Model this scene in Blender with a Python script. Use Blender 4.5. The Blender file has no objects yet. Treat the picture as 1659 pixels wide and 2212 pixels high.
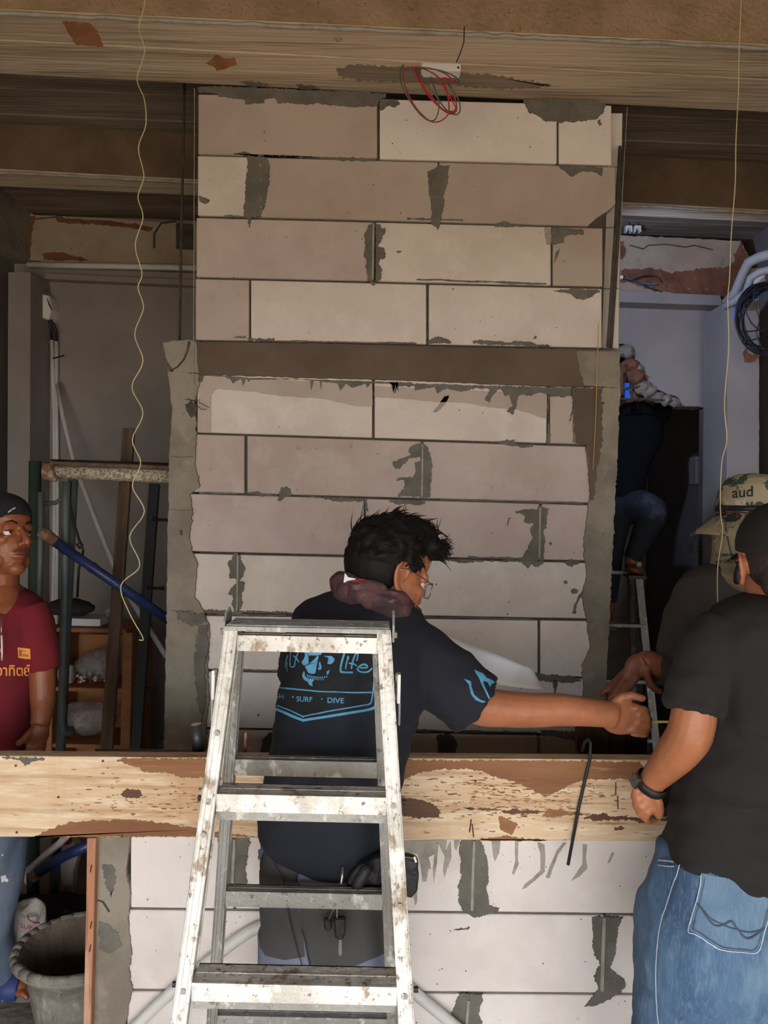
import bpy, bmesh, math, random
import numpy as np
from mathutils import Vector, Matrix, noise
from mathutils.bvhtree import BVHTree

random.seed(7)
SC = bpy.context.scene
COL = SC.collection

# ------------------------------------------------------------------ camera
FPX, CX, CY = 1661.0, 829.5, 1106.0          # focal length and centre for a 1659 x 2212 frame
CAMZ, ROLL = 1.55, 0.022
CAM = Vector((0, 0, CAMZ))
ER = Vector((math.cos(ROLL), 0, math.sin(ROLL)))
EU = Vector((-math.sin(ROLL), 0, math.cos(ROLL)))
cam_data = bpy.data.cameras.new('camera')
cam_data.sensor_fit = 'VERTICAL'
cam_data.sensor_height = 24.0
cam_data.lens = 24.0 * FPX / 2212.0
cam_data.clip_start = 0.02
cam = bpy.data.objects.new('camera', cam_data)
COL.objects.link(cam)
cam.matrix_world = Matrix(((ER.x, EU.x, 0, 0), (0, 0, -1, 0), (ER.z, EU.z, 0, CAMZ), (0, 0, 0, 1)))
SC.camera = cam

# ------------------------------------------------------------------ light
world = bpy.data.worlds.new('daylight')
SC.world = world
world.use_nodes = True
bg = world.node_tree.nodes['Background']
bg.inputs[0].default_value = (0.93, 0.96, 1.0, 1)
bg.inputs[1].default_value = 8
sun_data = bpy.data.lights.new('sun', 'SUN')
sun_data.energy = 4.3
sun_data.color = (1.0, 0.93, 0.83)
sun_data.angle = math.radians(0.6)
sun = bpy.data.objects.new('sun', sun_data)
COL.objects.link(sun)
sun.rotation_euler = (math.radians(26), 0, math.radians(-14))
sun.location = (0, -6, 9)
SC.view_settings.view_transform = 'Standard'
SC.view_settings.look = 'None'
SC.view_settings.gamma = 1.0
SC.view_settings.use_curve_mapping = False
SC.view_settings.exposure = 0.0

# ------------------------------------------------------------------ helpers
def W(px, py, d):
    u = (px - CX) / FPX * d
    v = (CY - py) / FPX * d
    return CAM + ER * u + EU * v + Vector((0, d, 0))

def onz(px, py, z):
    k = ((px - CX) / FPX) * ER.z + ((CY - py) / FPX) * EU.z
    return W(px, py, (z - CAMZ) / k)

def pxm(n, d):
    return n / FPX * d

def cr(ox, oy, s, pts):
    return [(ox + x / s, oy + y / s) for x, y in pts]

def lin(c):
    c = c / 255.0
    return c / 12.92 if c <= 0.04045 else ((c + 0.055) / 1.055) ** 2.4

def rgb(c):
    return (lin(c[0]), lin(c[1]), lin(c[2]), 1)

def mat(name, col, layers=(), rough=0.8, bump=None, metal=0.0, spec=None, rough2=None, alpha=None, trans=None):
    """layers: (colour, noise scale, low, high, (sx, sy, sz), amount[, kind]); bump: (scale, strength[, stretch])"""
    m = bpy.data.materials.new(name)
    m.use_nodes = True
    nt = m.node_tree
    N, L = nt.nodes, nt.links
    b = N['Principled BSDF']
    b.inputs['Roughness'].default_value = rough
    b.inputs['Metallic'].default_value = metal
    if spec is not None:
        b.inputs['Specular IOR Level'].default_value = spec
    geo = N.new('ShaderNodeNewGeometry')
    def mapped(stretch, off=0):
        mp = N.new('ShaderNodeMapping')
        mp.inputs['Scale'].default_value = stretch
        mp.inputs['Location'].default_value = (off, off * 1.7, off * 0.6)
        L.new(geo.outputs['Position'], mp.inputs['Vector'])
        return mp.outputs[0]
    prev = None
    for i, ly in enumerate(layers):
        c2, sc, lo, hi, st, amt = ly[:6]
        kind = ly[6] if len(ly) > 6 else 'noise'
        if kind == 'noise':
            t = N.new('ShaderNodeTexNoise')
            t.inputs['Scale'].default_value = sc
            t.inputs['Detail'].default_value = 7
            t.inputs['Roughness'].default_value = 0.62
            L.new(mapped(st, 3.1 * i), t.inputs['Vector'])
            out = t.outputs['Fac']
        else:
            t = N.new('ShaderNodeTexVoronoi')
            t.inputs['Scale'].default_value = sc
            L.new(mapped(st, 3.1 * i), t.inputs['Vector'])
            out = t.outputs['Distance']
        mr = N.new('ShaderNodeMapRange')
        mr.inputs['From Min'].default_value = lo
        mr.inputs['From Max'].default_value = hi
        mr.inputs['To Max'].default_value = amt
        L.new(out, mr.inputs['Value'])
        mx = N.new('ShaderNodeMix')
        mx.data_type = 'RGBA'
        L.new(mr.outputs[0], mx.inputs['Factor'])
        if prev is None:
            mx.inputs[6].default_value = rgb(col)
        else:
            L.new(prev, mx.inputs[6])
        mx.inputs[7].default_value = rgb(c2)
        prev = mx.outputs[2]
    if prev is None:
        b.inputs['Base Color'].default_value = rgb(col)
    else:
        L.new(prev, b.inputs['Base Color'])
    if bump:
        t = N.new('ShaderNodeTexNoise')
        t.inputs['Scale'].default_value = bump[0]
        t.inputs['Detail'].default_value = 6
        L.new(mapped(bump[2] if len(bump) > 2 else (1, 1, 1), 9), t.inputs['Vector'])
        bp = N.new('ShaderNodeBump')
        bp.inputs['Strength'].default_value = bump[1]
        bp.inputs['Distance'].default_value = 0.01
        L.new(t.outputs['Fac'], bp.inputs['Height'])
        L.new(bp.outputs[0], b.inputs['Normal'])
    if alpha is not None:
        b.inputs['Alpha'].default_value = alpha
    if trans is not None:
        b.inputs['Transmission Weight'].default_value = trans
    return m

WLOC = {}

class MB:
    def __init__(self):
        self.v, self.f = [], []
    def add(self, v, f):
        o = len(self.v)
        self.v += [Vector(p) for p in v]
        self.f += [tuple(i + o for i in q) for q in f]
        return self
    def obox(self, c, a, b, d):
        c, a, b, d = Vector(c), Vector(a), Vector(b), Vector(d)
        v = [c + a * i + b * j + d * k for k in (-1, 1) for j in (-1, 1) for i in (-1, 1)]
        return self.add(v, [(0, 2, 3, 1), (4, 5, 7, 6), (0, 1, 5, 4), (2, 6, 7, 3), (0, 4, 6, 2), (1, 3, 7, 5)])
    def box(self, x0, x1, y0, y1, z0, z1):
        return self.obox(((x0 + x1) / 2, (y0 + y1) / 2, (z0 + z1) / 2), ((x1 - x0) / 2, 0, 0), (0, (y1 - y0) / 2, 0), (0, 0, (z1 - z0) / 2))
    def prism(self, pts, vec):
        pts = [Vector(p) for p in pts]
        vec = Vector(vec)
        n = len(pts)
        v = pts + [p + vec for p in pts]
        f = [tuple(range(n)), tuple(range(2 * n - 1, n - 1, -1))]
        f += [(i, i + n, (i + 1) % n + n, (i + 1) % n) for i in range(n)]
        return self.add(v, f)
    def pprism(self, poly, d, thick):
        return self.prism([W(x, y, d) for x, y in poly], (0, thick, 0))
    def tube(self, pts, r, n=8, flat=1.0, up=None, caps=True, round_caps=False):
        pts = [Vector(p) for p in pts]
        k = len(pts)
        rs = list(r) if isinstance(r, (list, tuple)) else [r] * k
        if round_caps:
            t0 = (pts[0] - pts[1]).normalized()
            t1 = (pts[-1] - pts[-2]).normalized()
            a = [(0.95, 0.3), (0.7, 0.72), (0.35, 0.94)]
            pts = [pts[0] + t0 * rs[0] * h for h, w in a] + pts + [pts[-1] + t1 * rs[-1] * h for h, w in reversed(a)]
            rs = [rs[0] * w for h, w in a] + rs + [rs[-1] * w for h, w in reversed(a)]
            k = len(pts)
        tang = []
        for i in range(k):
            t = pts[min(i + 1, k - 1)] - pts[max(i - 1, 0)]
            tang.append(t.normalized() if t.length > 1e-9 else Vector((0, 0, 1)))
        u = Vector(up) if up else (Vector((0, 0, 1)) if abs(tang[0].z) < 0.9 else Vector((0, 1, 0)))
        vs = []
        for i in range(k):
            u = (u - tang[i] * u.dot(tang[i]))
            u = u.normalized() if u.length > 1e-6 else tang[i].orthogonal().normalized()
            w = tang[i].cross(u)
            for j in range(n):
                a = 2 * math.pi * j / n
                vs.append(pts[i] + (w * math.cos(a) + u * math.sin(a) * flat) * rs[i])
        fs = []
        for i in range(k - 1):
            for j in range(n):
                fs.append((i * n + j, i * n + (j + 1) % n, (i + 1) * n + (j + 1) % n, (i + 1) * n + j))
        if caps:
            fs.append(tuple(range(n - 1, -1, -1)))
            fs.append(tuple((k - 1) * n + j for j in range(n)))
        return self.add(vs, fs)
    def ptube(self, pts, r, **kw):
        return self.tube([W(*p) for p in pts], r, **kw)
    def loft(self, rings, caps=True):
        n = len(rings[0])
        vs = [p for r in rings for p in r]
        fs = []
        for i in range(len(rings) - 1):
            for j in range(n):
                fs.append((i * n + j, i * n + (j + 1) % n, (i + 1) * n + (j + 1) % n, (i + 1) * n + j))
        if caps:
            fs.append(tuple(range(n - 1, -1, -1)))
            fs.append(tuple((len(rings) - 1) * n + j for j in range(n)))
        return self.add(vs, fs)
    def ellipsoid(self, c, a, b, d, nu=16, nv=10):
        c, a, b, d = Vector(c), Vector(a), Vector(b), Vector(d)
        rings = []
        for i in range(1, nv):
            th = math.pi * i / nv
            rings.append([c - d * math.cos(th) + (a * math.cos(2 * math.pi * j / nu) + b * math.sin(2 * math.pi * j / nu)) * math.sin(th) for j in range(nu)])
        return self.loft(rings)
    def lathe(self, prof, c, n=24, ax=(1, 0, 0), ay=(0, 1, 0), az=(0, 0, 1)):
        c, ax, ay, az = Vector(c), Vector(ax), Vector(ay), Vector(az)
        return self.loft([[c + az * h + (ax * math.cos(2 * math.pi * j / n) + ay * math.sin(2 * math.pi * j / n)) * r for j in range(n)] for r, h in prof])
    def build(self, name, m, parent=None, bevel=0.0, smooth=False, recalc=True, weld=False):
        me = bpy.data.meshes.new(name)
        me.from_pydata([tuple(p) for p in self.v], [], self.f)
        if recalc or bevel or weld:
            bm = bmesh.new()
            bm.from_mesh(me)
            if weld:
                bmesh.ops.remove_doubles(bm, verts=bm.verts, dist=1e-5)
            bmesh.ops.recalc_face_normals(bm, faces=bm.faces)
            if bevel:
                bmesh.ops.bevel(bm, geom=list(bm.edges), offset=bevel, segments=1, affect='EDGES', profile=0.5)
            bm.to_mesh(me)
            bm.free()
        return link(name, me, m, parent, smooth)

def link(name, me, m, parent=None, smooth=False):
    me.name = name
    co = np.empty(len(me.vertices) * 3, dtype=np.float32)
    me.vertices.foreach_get('co', co)
    co = co.reshape(-1, 3)
    lo, hi = co.min(0), co.max(0)
    base = Vector(((lo[0] + hi[0]) / 2, (lo[1] + hi[1]) / 2, lo[2]))
    co -= np.array(base, dtype=np.float32)
    me.vertices.foreach_set('co', co.ravel())
    if smooth:
        me.polygons.foreach_set('use_smooth', [True] * len(me.polygons))
    if m is not None and not me.materials:
        me.materials.append(m)
    me.update()
    o = bpy.data.objects.new(name, me)
    COL.objects.link(o)
    o.location = base
    WLOC[o] = base.copy()
    if parent is not None:
        o.parent = parent
        o.matrix_parent_inverse = Matrix.Translation(-WLOC[parent])
    return o

def tag(o, label=None, cat=None, group=None, kind=None):
    if label: o['label'] = label
    if cat: o['category'] = cat
    if group: o['group'] = group
    if kind: o['kind'] = kind
    return o

def thing(name, label, cat, loc, group=None, kind=None):
    o = bpy.data.objects.new(name, None)
    o.empty_display_size = 0.05
    COL.objects.link(o)
    o.location = Vector(loc)
    WLOC[o] = Vector(loc)
    return tag(o, label, cat, group, kind)

def ragged(poly, amp=2.5, step=4.0, seed=0):
    out = []
    n = len(poly)
    for i in range(n):
        x0, y0 = poly[i]
        x1, y1 = poly[(i + 1) % n]
        L = math.hypot(x1 - x0, y1 - y0)
        k = max(1, int(L / step))
        nx, ny = ((y1 - y0) / L, -(x1 - x0) / L) if L else (0, 0)
        for j in range(k):
            t = j / k
            x, y = x0 + (x1 - x0) * t, y0 + (y1 - y0) * t
            a = amp * (noise.noise(Vector((x * 0.09, y * 0.09, seed))) + 0.8 * noise.noise(Vector((x * 0.31, y * 0.31, seed + 5))) + 0.6 * noise.noise(Vector((x * 0.83, y * 0.83, seed + 9))))
            out.append((x + nx * a, y + ny * a))
    return out

def smear(poly, d, thick, m, parent, name='mortar_smear', amp=2.5, step=4.0, seed=None):
    if seed is None:
        seed = poly[0][0] * 0.37 + poly[0][1]
    mb = MB().pprism(ragged(poly, amp, step, seed), d - thick, thick + 0.003)
    return mb.build(name, m, parent)

def remesh(mb, voxel, smooth=2, factor=0.5):
    me = bpy.data.meshes.new('tmp')
    me.from_pydata([tuple(p) for p in mb.v], [], mb.f)
    bm = bmesh.new(); bm.from_mesh(me)
    bmesh.ops.recalc_face_normals(bm, faces=bm.faces)
    bmesh.ops.triangulate(bm, faces=[f for f in bm.faces if len(f.verts) > 4])
    bm.to_mesh(me); bm.free()
    o = bpy.data.objects.new('tmp', me)
    COL.objects.link(o)
    r = o.modifiers.new('r', 'REMESH')
    r.mode = 'VOXEL'
    r.voxel_size = voxel
    if smooth:
        s = o.modifiers.new('s', 'SMOOTH')
        s.factor = factor
        s.iterations = smooth
    dg = bpy.context.evaluated_depsgraph_get()
    out = bpy.data.meshes.new_from_object(o.evaluated_get(dg))
    bpy.data.objects.remove(o)
    bpy.data.meshes.remove(me)
    return out

def mesh_arrays(me):
    co = np.empty(len(me.vertices) * 3, dtype=np.float32)
    me.vertices.foreach_get('co', co)
    no = np.empty(len(me.vertices) * 3, dtype=np.float32)
    me.vertices.foreach_get('normal', no)
    return co.reshape(-1, 3), no.reshape(-1, 3)

def displace(me, fn):
    co, no = mesh_arrays(me)
    d = np.array([fn(Vector(c), Vector(n)) for c, n in zip(co.tolist(), no.tolist())], dtype=np.float32)
    co = co + no * d[:, None]
    me.vertices.foreach_set('co', co.ravel())
    me.update()

def bvh_of(me):
    co, _ = mesh_arrays(me)
    return BVHTree.FromPolygons([Vector(c) for c in co.tolist()], [tuple(p.vertices) for p in me.polygons])

def decal(polys, bvh, off, m, parent, name, step=7.0, smooth=True, thick=0.0):
    """lay flat print or a cloth patch, outlined as seen in the photo, on the surface it belongs to"""
    bm = bmesh.new()
    for poly in polys:
        vs = [bm.verts.new((x, y, 0)) for x, y in poly]
        try:
            bm.faces.new(vs)
        except ValueError:
            pass
    bmesh.ops.triangulate(bm, faces=bm.faces)
    for _ in range(6):
        es = [e for e in bm.edges if e.calc_length() > step]
        if not es:
            break
        bmesh.ops.subdivide_edges(bm, edges=es, cuts=1)
        bmesh.ops.triangulate(bm, faces=[f for f in bm.faces if len(f.verts) > 3])
    bad = []
    for v in bm.verts:
        d = (W(v.co.x, v.co.y, 1.0) - CAM).normalized()
        hit, nrm, _, _ = bvh.ray_cast(CAM, d)
        if hit is None:
            bad.append(v)
            continue
        if nrm.dot(d) > 0:
            nrm = -nrm
        v.co = hit + nrm * off
    bmesh.ops.delete(bm, geom=bad, context='VERTS')
    if not bm.faces:
        bm.free()
        return None
    me = bpy.data.meshes.new(name)
    bm.to_mesh(me)
    bm.free()
    return link(name, me, m, parent, smooth)

def ribbon(pts, w):
    """a stroke of the pen as a list of quads (pixel outline)"""
    out = []
    ws = w if isinstance(w, (list, tuple)) else [w] * len(pts)
    L, R = [], []
    for i, (x, y) in enumerate(pts):
        x0, y0 = pts[max(i - 1, 0)]
        x1, y1 = pts[min(i + 1, len(pts) - 1)]
        l = math.hypot(x1 - x0, y1 - y0) or 1
        nx, ny = -(y1 - y0) / l * ws[i] / 2, (x1 - x0) / l * ws[i] / 2
        L.append((x + nx, y + ny)); R.append((x - nx, y - ny))
    for i in range(len(pts) - 1):
        out.append([L[i], L[i + 1], R[i + 1], R[i]])
    return out

def text_polys(txt, x, y, size, slope=0.0, squash=1.0, font=None, bold=0.0):
    """letters as flat polygons; x, y the left end of the baseline in pixels"""
    cu = bpy.data.curves.new('t', 'FONT')
    cu.body = txt
    cu.size = 1.0
    cu.resolution_u = 3
    cu.offset = bold
    o = bpy.data.objects.new('t', cu)
    COL.objects.link(o)
    dg = bpy.context.evaluated_depsgraph_get()
    me = bpy.data.meshes.new_from_object(o.evaluated_get(dg))
    out = []
    for p in me.polygons:
        q = []
        for i in p.vertices:
            c = me.vertices[i].co
            dx = c.x * size * squash
            q.append((x + dx, y - c.y * size + dx * slope))
        out.append(q)
    bpy.data.objects.remove(o)
    bpy.data.curves.remove(cu)
    bpy.data.meshes.remove(me)
    return out

# ------------------------------------------------------------------ materials of the place
M = {}
M['block'] = mat('aerated_block', (226, 216, 208), [((203, 190, 180), 3.0, .42, .7, (1, 1, 1), .7), ((176, 162, 150), 34, .66, .74, (1, 1, 1), .6), ((235, 227, 220), 9, .5, .7, (1, 1, 1), .5)], .92, (160, .18))
M['block_b'] = mat('aerated_block_greyer', (212, 200, 189), [((190, 176, 164), 3.0, .42, .7, (1, 1, 1), .7), ((168, 152, 140), 34, .66, .74, (1, 1, 1), .6), ((226, 216, 206), 9, .5, .7, (1, 1, 1), .5)], .92, (160, .2))
M['block_pink'] = mat('aerated_block_pinkish', (188, 172, 163), [((170, 150, 139), 2.6, .42, .66, (1, 1, 1), .8), ((146, 130, 119), 34, .66, .74, (1, 1, 1), .5), ((200, 186, 176), 9, .5, .7, (1, 1, 1), .5)], .92, (160, .2))
M['block_damp'] = mat('aerated_block_damp', (182, 167, 155), [((164, 147, 134), 3.0, .42, .7, (1, 1, 1), .8), ((146, 130, 118), 30, .66, .74, (1, 1, 1), .6)], .9, (160, .18))
M['joint'] = mat('thin_joint_mortar', (84, 78, 70), [((60, 55, 50), 30, .4, .6, (1, 1, 1), .8)], .95, (120, .4))
M['mortar'] = mat('grey_mortar', (112, 107, 97), [((92, 87, 78), 14, .4, .62, (1, 1, 1), .8), ((138, 133, 122), 60, .6, .75, (1, 1, 1), .5)], .9, (90, .5))
M['mortar_pale'] = mat('pale_mortar', (164, 158, 144), [((130, 124, 112), 20, .45, .65, (1, 1, 1), .7)], .9, (90, .4))
M['concrete'] = mat('cast_concrete', (146, 136, 121), [((112, 103, 90), 5, .4, .62, (1, 1, 1), .8), ((170, 160, 145), 18, .58, .75, (1, 1, 1), .5), ((84, 76, 66), 42, .68, .76, (1, 1, 1), .8)], .92, (45, .55))
M['concrete_wet'] = mat('fresh_damp_concrete', (100, 84, 70), [((84, 69, 56), 4, .4, .62, (1, 1, 1), .8), ((120, 104, 88), 24, .64, .76, (1, 1, 1), .4)], .8, (60, .2))
M['soffit'] = mat('board_marked_soffit', (204, 184, 158), [((172, 150, 124), 3, .42, .62, (.35, 3, 3), .8), ((92, 76, 62), 9, .56, .7, (.12, 4, 4), .75), ((190, 172, 148), 16, .6, .74, (.3, 3, 3), .5)], .95, (26, .6, (.15, 3, 3)))
M['soffit_grey'] = mat('board_marked_slab', (140, 124, 106), [((104, 90, 76), 3, .42, .62, (.35, 3, 3), .8), ((74, 62, 52), 9, .54, .7, (.12, 4, 4), .75)], .95, (26, .6, (.15, 3, 3)))
M['beam_plaster'] = mat('rough_brown_render', (168, 140, 110), [((140, 114, 86), 6, .4, .62, (1, 1, 1), .8), ((84, 62, 42), 60, .62, .72, (1, 1, 1), .9), ((196, 170, 136), 4, .64, .74, (1, 1, 1), .5)], .97, (70, .9))
M['beam_dark'] = mat('brown_render_beam', (112, 92, 72), [((88, 71, 54), 5, .4, .62, (1, 1, 1), .8), ((170, 148, 118), 40, .7, .76, (1, 1, 1), .6)], .97, (60, .6))
M['rustpatch'] = mat('rust_orange_patch', (168, 112, 72), [((140, 88, 54), 8, .42, .62, (1, 1, 1), .8), ((186, 160, 130), 30, .58, .7, (1, 1, 1), .7)], .95)
M['plaster'] = mat('old_plaster', (168, 150, 130), [((140, 120, 100), 3, .42, .64, (1, 1, 1), .8), ((110, 88, 68), 12, .64, .74, (1, 1, 1), .5)], .95, (40, .3))
M['brickred'] = mat('exposed_brick_earth', (128, 82, 58), [((96, 60, 42), 9, .42, .62, (1, 1, 1), .8), ((160, 140, 120), 25, .6, .7, (1, 1, 1), .5)], .97, (40, .8))
M['paint'] = mat('shaded_dirty_white_paint', (152, 142, 135), [((132, 121, 112), 2.0, .42, .66, (1, 1, 1), .7), ((118, 104, 92), 30, .7, .78, (1, 1, 1), .4)], .8, (80, .1))  # white lowered so the deep shade at the back sits in the colour
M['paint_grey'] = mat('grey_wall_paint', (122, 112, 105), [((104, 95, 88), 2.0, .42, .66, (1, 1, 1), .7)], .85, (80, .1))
M['floor'] = mat('dusty_concrete_floor', (150, 138, 122), [((104, 92, 80), 3, .4, .62, (1, 1, 1), .9), ((186, 176, 162), 10, .56, .72, (1, 1, 1), .6), ((66, 58, 50), 22, .64, .74, (1, 1, 1), .7)], .93, (30, .8))
M['pavement'] = mat('sunlit_pavement', (200, 184, 162), [((182, 166, 144), 1.5, .42, .62, (1, 1, 1), .7)], .95)
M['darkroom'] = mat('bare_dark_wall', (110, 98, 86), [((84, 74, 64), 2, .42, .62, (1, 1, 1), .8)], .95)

# ------------------------------------------------------------------ building shell
ZS, ZSLAB = 2.975, 3.20
D1, D2, D3 = 2.60, 1.95, 4.45
XL, XR = -2.17, 2.12

tag(MB().box(-2.6, 2.6, -1.6, 6.6, -0.12, 0.0).build('floor', M['floor']), 'dusty grey concrete floor strewn with cement', None, None, 'structure')
tag(MB().box(-9, 9, -12, -1.6, -0.14, -0.02).build('ground_outside', M['pavement']), 'pale pavement in front of the shop', None, None, 'structure')
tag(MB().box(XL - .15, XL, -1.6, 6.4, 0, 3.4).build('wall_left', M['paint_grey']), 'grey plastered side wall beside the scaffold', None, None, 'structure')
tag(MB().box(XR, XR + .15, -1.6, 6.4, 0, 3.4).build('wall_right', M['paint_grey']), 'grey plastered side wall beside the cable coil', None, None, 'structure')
tag(MB().box(XL - .15, XR + .15, -1.6, -1.4, 1.8, 3.5).build('wall_front_blocker', M['paint_grey']), 'unseen fascia added above the street opening to cut high daylight', None, None, 'structure')  # unseen, added to keep high daylight off the upper wall and the back
# slab above, with each board mark of its shuttering
ceil = tag(MB().box(-2.4, 2.4, -1.6, 6.4, ZSLAB + .02, ZSLAB + .2).build('ceiling', M['soffit_grey']), 'board-marked concrete slab between the beams', None, None, 'structure')

def strip_between(l0, l1, z, m, parent, name='board_mark', x0=-260, x1=1920, lift=0.0):
    """a board-wide strip of a soffit; l0, l1 give the edge heights in the picture at its two sides"""
    def at(l, x): return l[0] + (l[1] - l[0]) * x / 1659.0
    a, b = onz(x0, at(l0, x0), z), onz(x1, at(l0, x1), z)
    c, d = onz(x1, at(l1, x1), z), onz(x0, at(l1, x0), z)
    for p in (a, b, c, d):
        p.z = z + lift
    g = 0.0035
    t = (d - a).normalized() * g
    mb = MB().prism([a + t, b + t, c - t, d - t], (0, 0, 0.035))
    return mb.build(name, m, parent, bevel=0.002)

# beam over the block wall: rough render in front, board-marked soffit
def beam(name, l0, l1, z, ztop, mface, msoff, label, strips):
    def at(l, x): return l[0] + (l[1] - l[0]) * x / 1659.0
    a, b = onz(-200, at(l0, -200), z), onz(1860, at(l0, 1860), z)
    c, d = onz(1860, at(l1, 1860), z), onz(-200, at(l1, -200), z)
    for p in (a, b, c, d): p.z = z + 0.02
    o = MB().prism([a, b, c, d], (0, 0, ztop - z)).build(name, mface)
    tag(o, label, None, None, 'structure')
    for i, (s0, s1) in enumerate(strips):
        strip_between(s0, s1, z, msoff, o, x0=-200, x1=1860, lift=random.uniform(0, .006))
    return o
b1 = beam('trim_1', (32, 108), (163, 246), ZS, ZSLAB + .05, M['beam_plaster'], M['soffit'],
          'rough brown rendered concrete beam spanning over the block wall',
          [((32, 108), (86, 172)), ((86, 172), (128, 206)), ((128, 206), (163, 246))])
def zsmear(poly, z, m, parent, amp=3, name='stain'):
    pts = [onz(x, y, z) for x, y in ragged(poly, amp, 5, poly[0][0])]
    MB().prism([Vector((p.x, p.y, z - .0012)) for p in pts], (0, 0, .004)).build(name, m, parent)
zsmear([(134, 46), (190, 48), (212, 70), (222, 100), (164, 96), (148, 70)], ZS, M['rustpatch'], b1)
zsmear([(445, 136), (458, 128), (466, 118), (482, 126), (506, 124), (512, 140), (490, 146), (470, 150), (458, 142)], ZS, M['rustpatch'], b1)
zsmear([(725, 150), (760, 140), (830, 142), (900, 148), (1040, 160), (1130, 172), (1190, 186), (1080, 192), (980, 184), (860, 176), (740, 170)], ZS, M['soffit_grey'], b1, 5)
zsmear([(520, 176), (560, 178), (580, 184), (540, 188)], ZS, M['mortar'], b1)
zsmear([(640, 184), (680, 186), (690, 192), (650, 194)], ZS, M['mortar'], b1)
zsmear([(720, 82), (735, 80), (740, 86), (728, 92)], ZS, M['mortar_pale'], b1, 2)
# slab boards seen past that beam
ls = [(96, 176), (134, 214), (163, 240), (190, 262), (217, 284), (246, 316), (274, 348)]
for i in range(len(ls) - 1):
    strip_between(ls[i], ls[i + 1], ZSLAB, M['soffit_grey'], ceil, lift=random.uniform(0, .007))
b2 = beam('trim_2', (374, 462), (404, 482), 2.985, ZSLAB + .05, M['beam_dark'], M['soffit'],
          'narrow brown rendered beam in the middle of the ceiling', [((374, 462), (404, 482))])
ls = [(390, 466), (412, 490), (430, 504), (446, 518), (462, 530)]
for i in range(len(ls) - 1):
    strip_between(ls[i], ls[i + 1], ZSLAB, M['soffit_grey'], ceil, lift=random.uniform(0, .007))
# ridge of crumbly render left along the beams' edges
for bo, (l0, z) in ((b1, ((32, 108), ZS)), (b2, ((374, 462), 2.985))):
    mb = MB()
    pts, rs = [], []
    for i in range(70):
        x = -180 + i * 29
        p = onz(x, l0[0] + (l0[1] - l0[0]) * x / 1659, z)
        p.z += 0.004 + 0.006 * noise.noise(Vector((i * .9, z, 0)))
        p.y -= 0.002
        pts.append(p); rs.append(0.006 + 0.005 * abs(noise.noise(Vector((i * 1.3, 3, z)))))
    mb.tube(pts, rs, n=6).build('render_ridge', M['mortar_pale'], bo)

# back wall with its doorway
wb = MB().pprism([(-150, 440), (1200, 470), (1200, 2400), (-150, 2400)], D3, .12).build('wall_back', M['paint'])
tag(wb, 'dirty white back wall, shade darkened into its paint, behind the scaffold and shelf', None, None, 'structure')
lint = [(1200, 600), (1570, 640), (1564, 880), (1472, 877), (1466, 858), (1440, 850), (1415, 838), (1398, 822), (1390, 800), (1372, 778), (1364, 752), (1345, 742), (1200, 736)]
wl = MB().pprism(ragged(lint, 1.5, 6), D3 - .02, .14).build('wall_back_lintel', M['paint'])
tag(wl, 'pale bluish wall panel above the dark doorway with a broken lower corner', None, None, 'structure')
jm = MB().pprism([(1526, 880), (1568, 880), (1560, 1800), (1522, 1800)], D3 - .02, .1).build('door_1', M['paint_grey'])
tag(jm, 'dark grey door jamb beside the doorway', None, None, 'structure')
MB().pprism([(1518, 884), (1527, 884), (1522, 1800), (1513, 1800)], D3 - .05, .05).build('door_frame', M['darkroom'], jm)
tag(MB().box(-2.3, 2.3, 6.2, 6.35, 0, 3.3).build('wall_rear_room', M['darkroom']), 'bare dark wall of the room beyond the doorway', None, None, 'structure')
# broken concrete along the doorway's corner
brk = [(1352, 760, 20), (1362, 790, 20), (1374, 815, 22), (1386, 838, 18), (1402, 846, 16), (1420, 858, 15), (1438, 864, 14), (1456, 870, 13), (1376, 796, 14), (1395, 835, 14)]
for i, (x, y, r) in enumerate(brk):
    mb = MB()
    c = W(x, y, D3 - .06)
    rr = pxm(r, D3)
    mb.ellipsoid(c, (rr, 0, rr * .3), (0, rr * .9, 0), (-rr * .3, 0, rr * .8), 9, 7)
    mb.v = [c + (p - c) * (1 + .45 * noise.noise(p * 28)) for p in mb.v]
    mb.build('broken_concrete', M['brickred'] if i in (1, 2) else M['concrete'], wl)
mb = MB()
mb.ptube([(1330, 842, D3 - .1), (1372, 836, D3 - .1), (1396, 832, D3 - .08)], .006, n=6)
mb.build('bent_rebar', M['joint'], wl)
mb = MB()
mb.ptube([(1335, 862, D3 - .1), (1400, 862, D3 - .1), (1452, 866, D3 - .08)], .006, n=6)
mb.build('bent_rebar', M['joint'], wl)
mb = MB()
mb.ptube([(1364, 830, D3 - .1), (1366, 868, D3 - .1)], .005, n=6)
mb.build('bent_rebar', M['joint'], wl)
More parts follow.
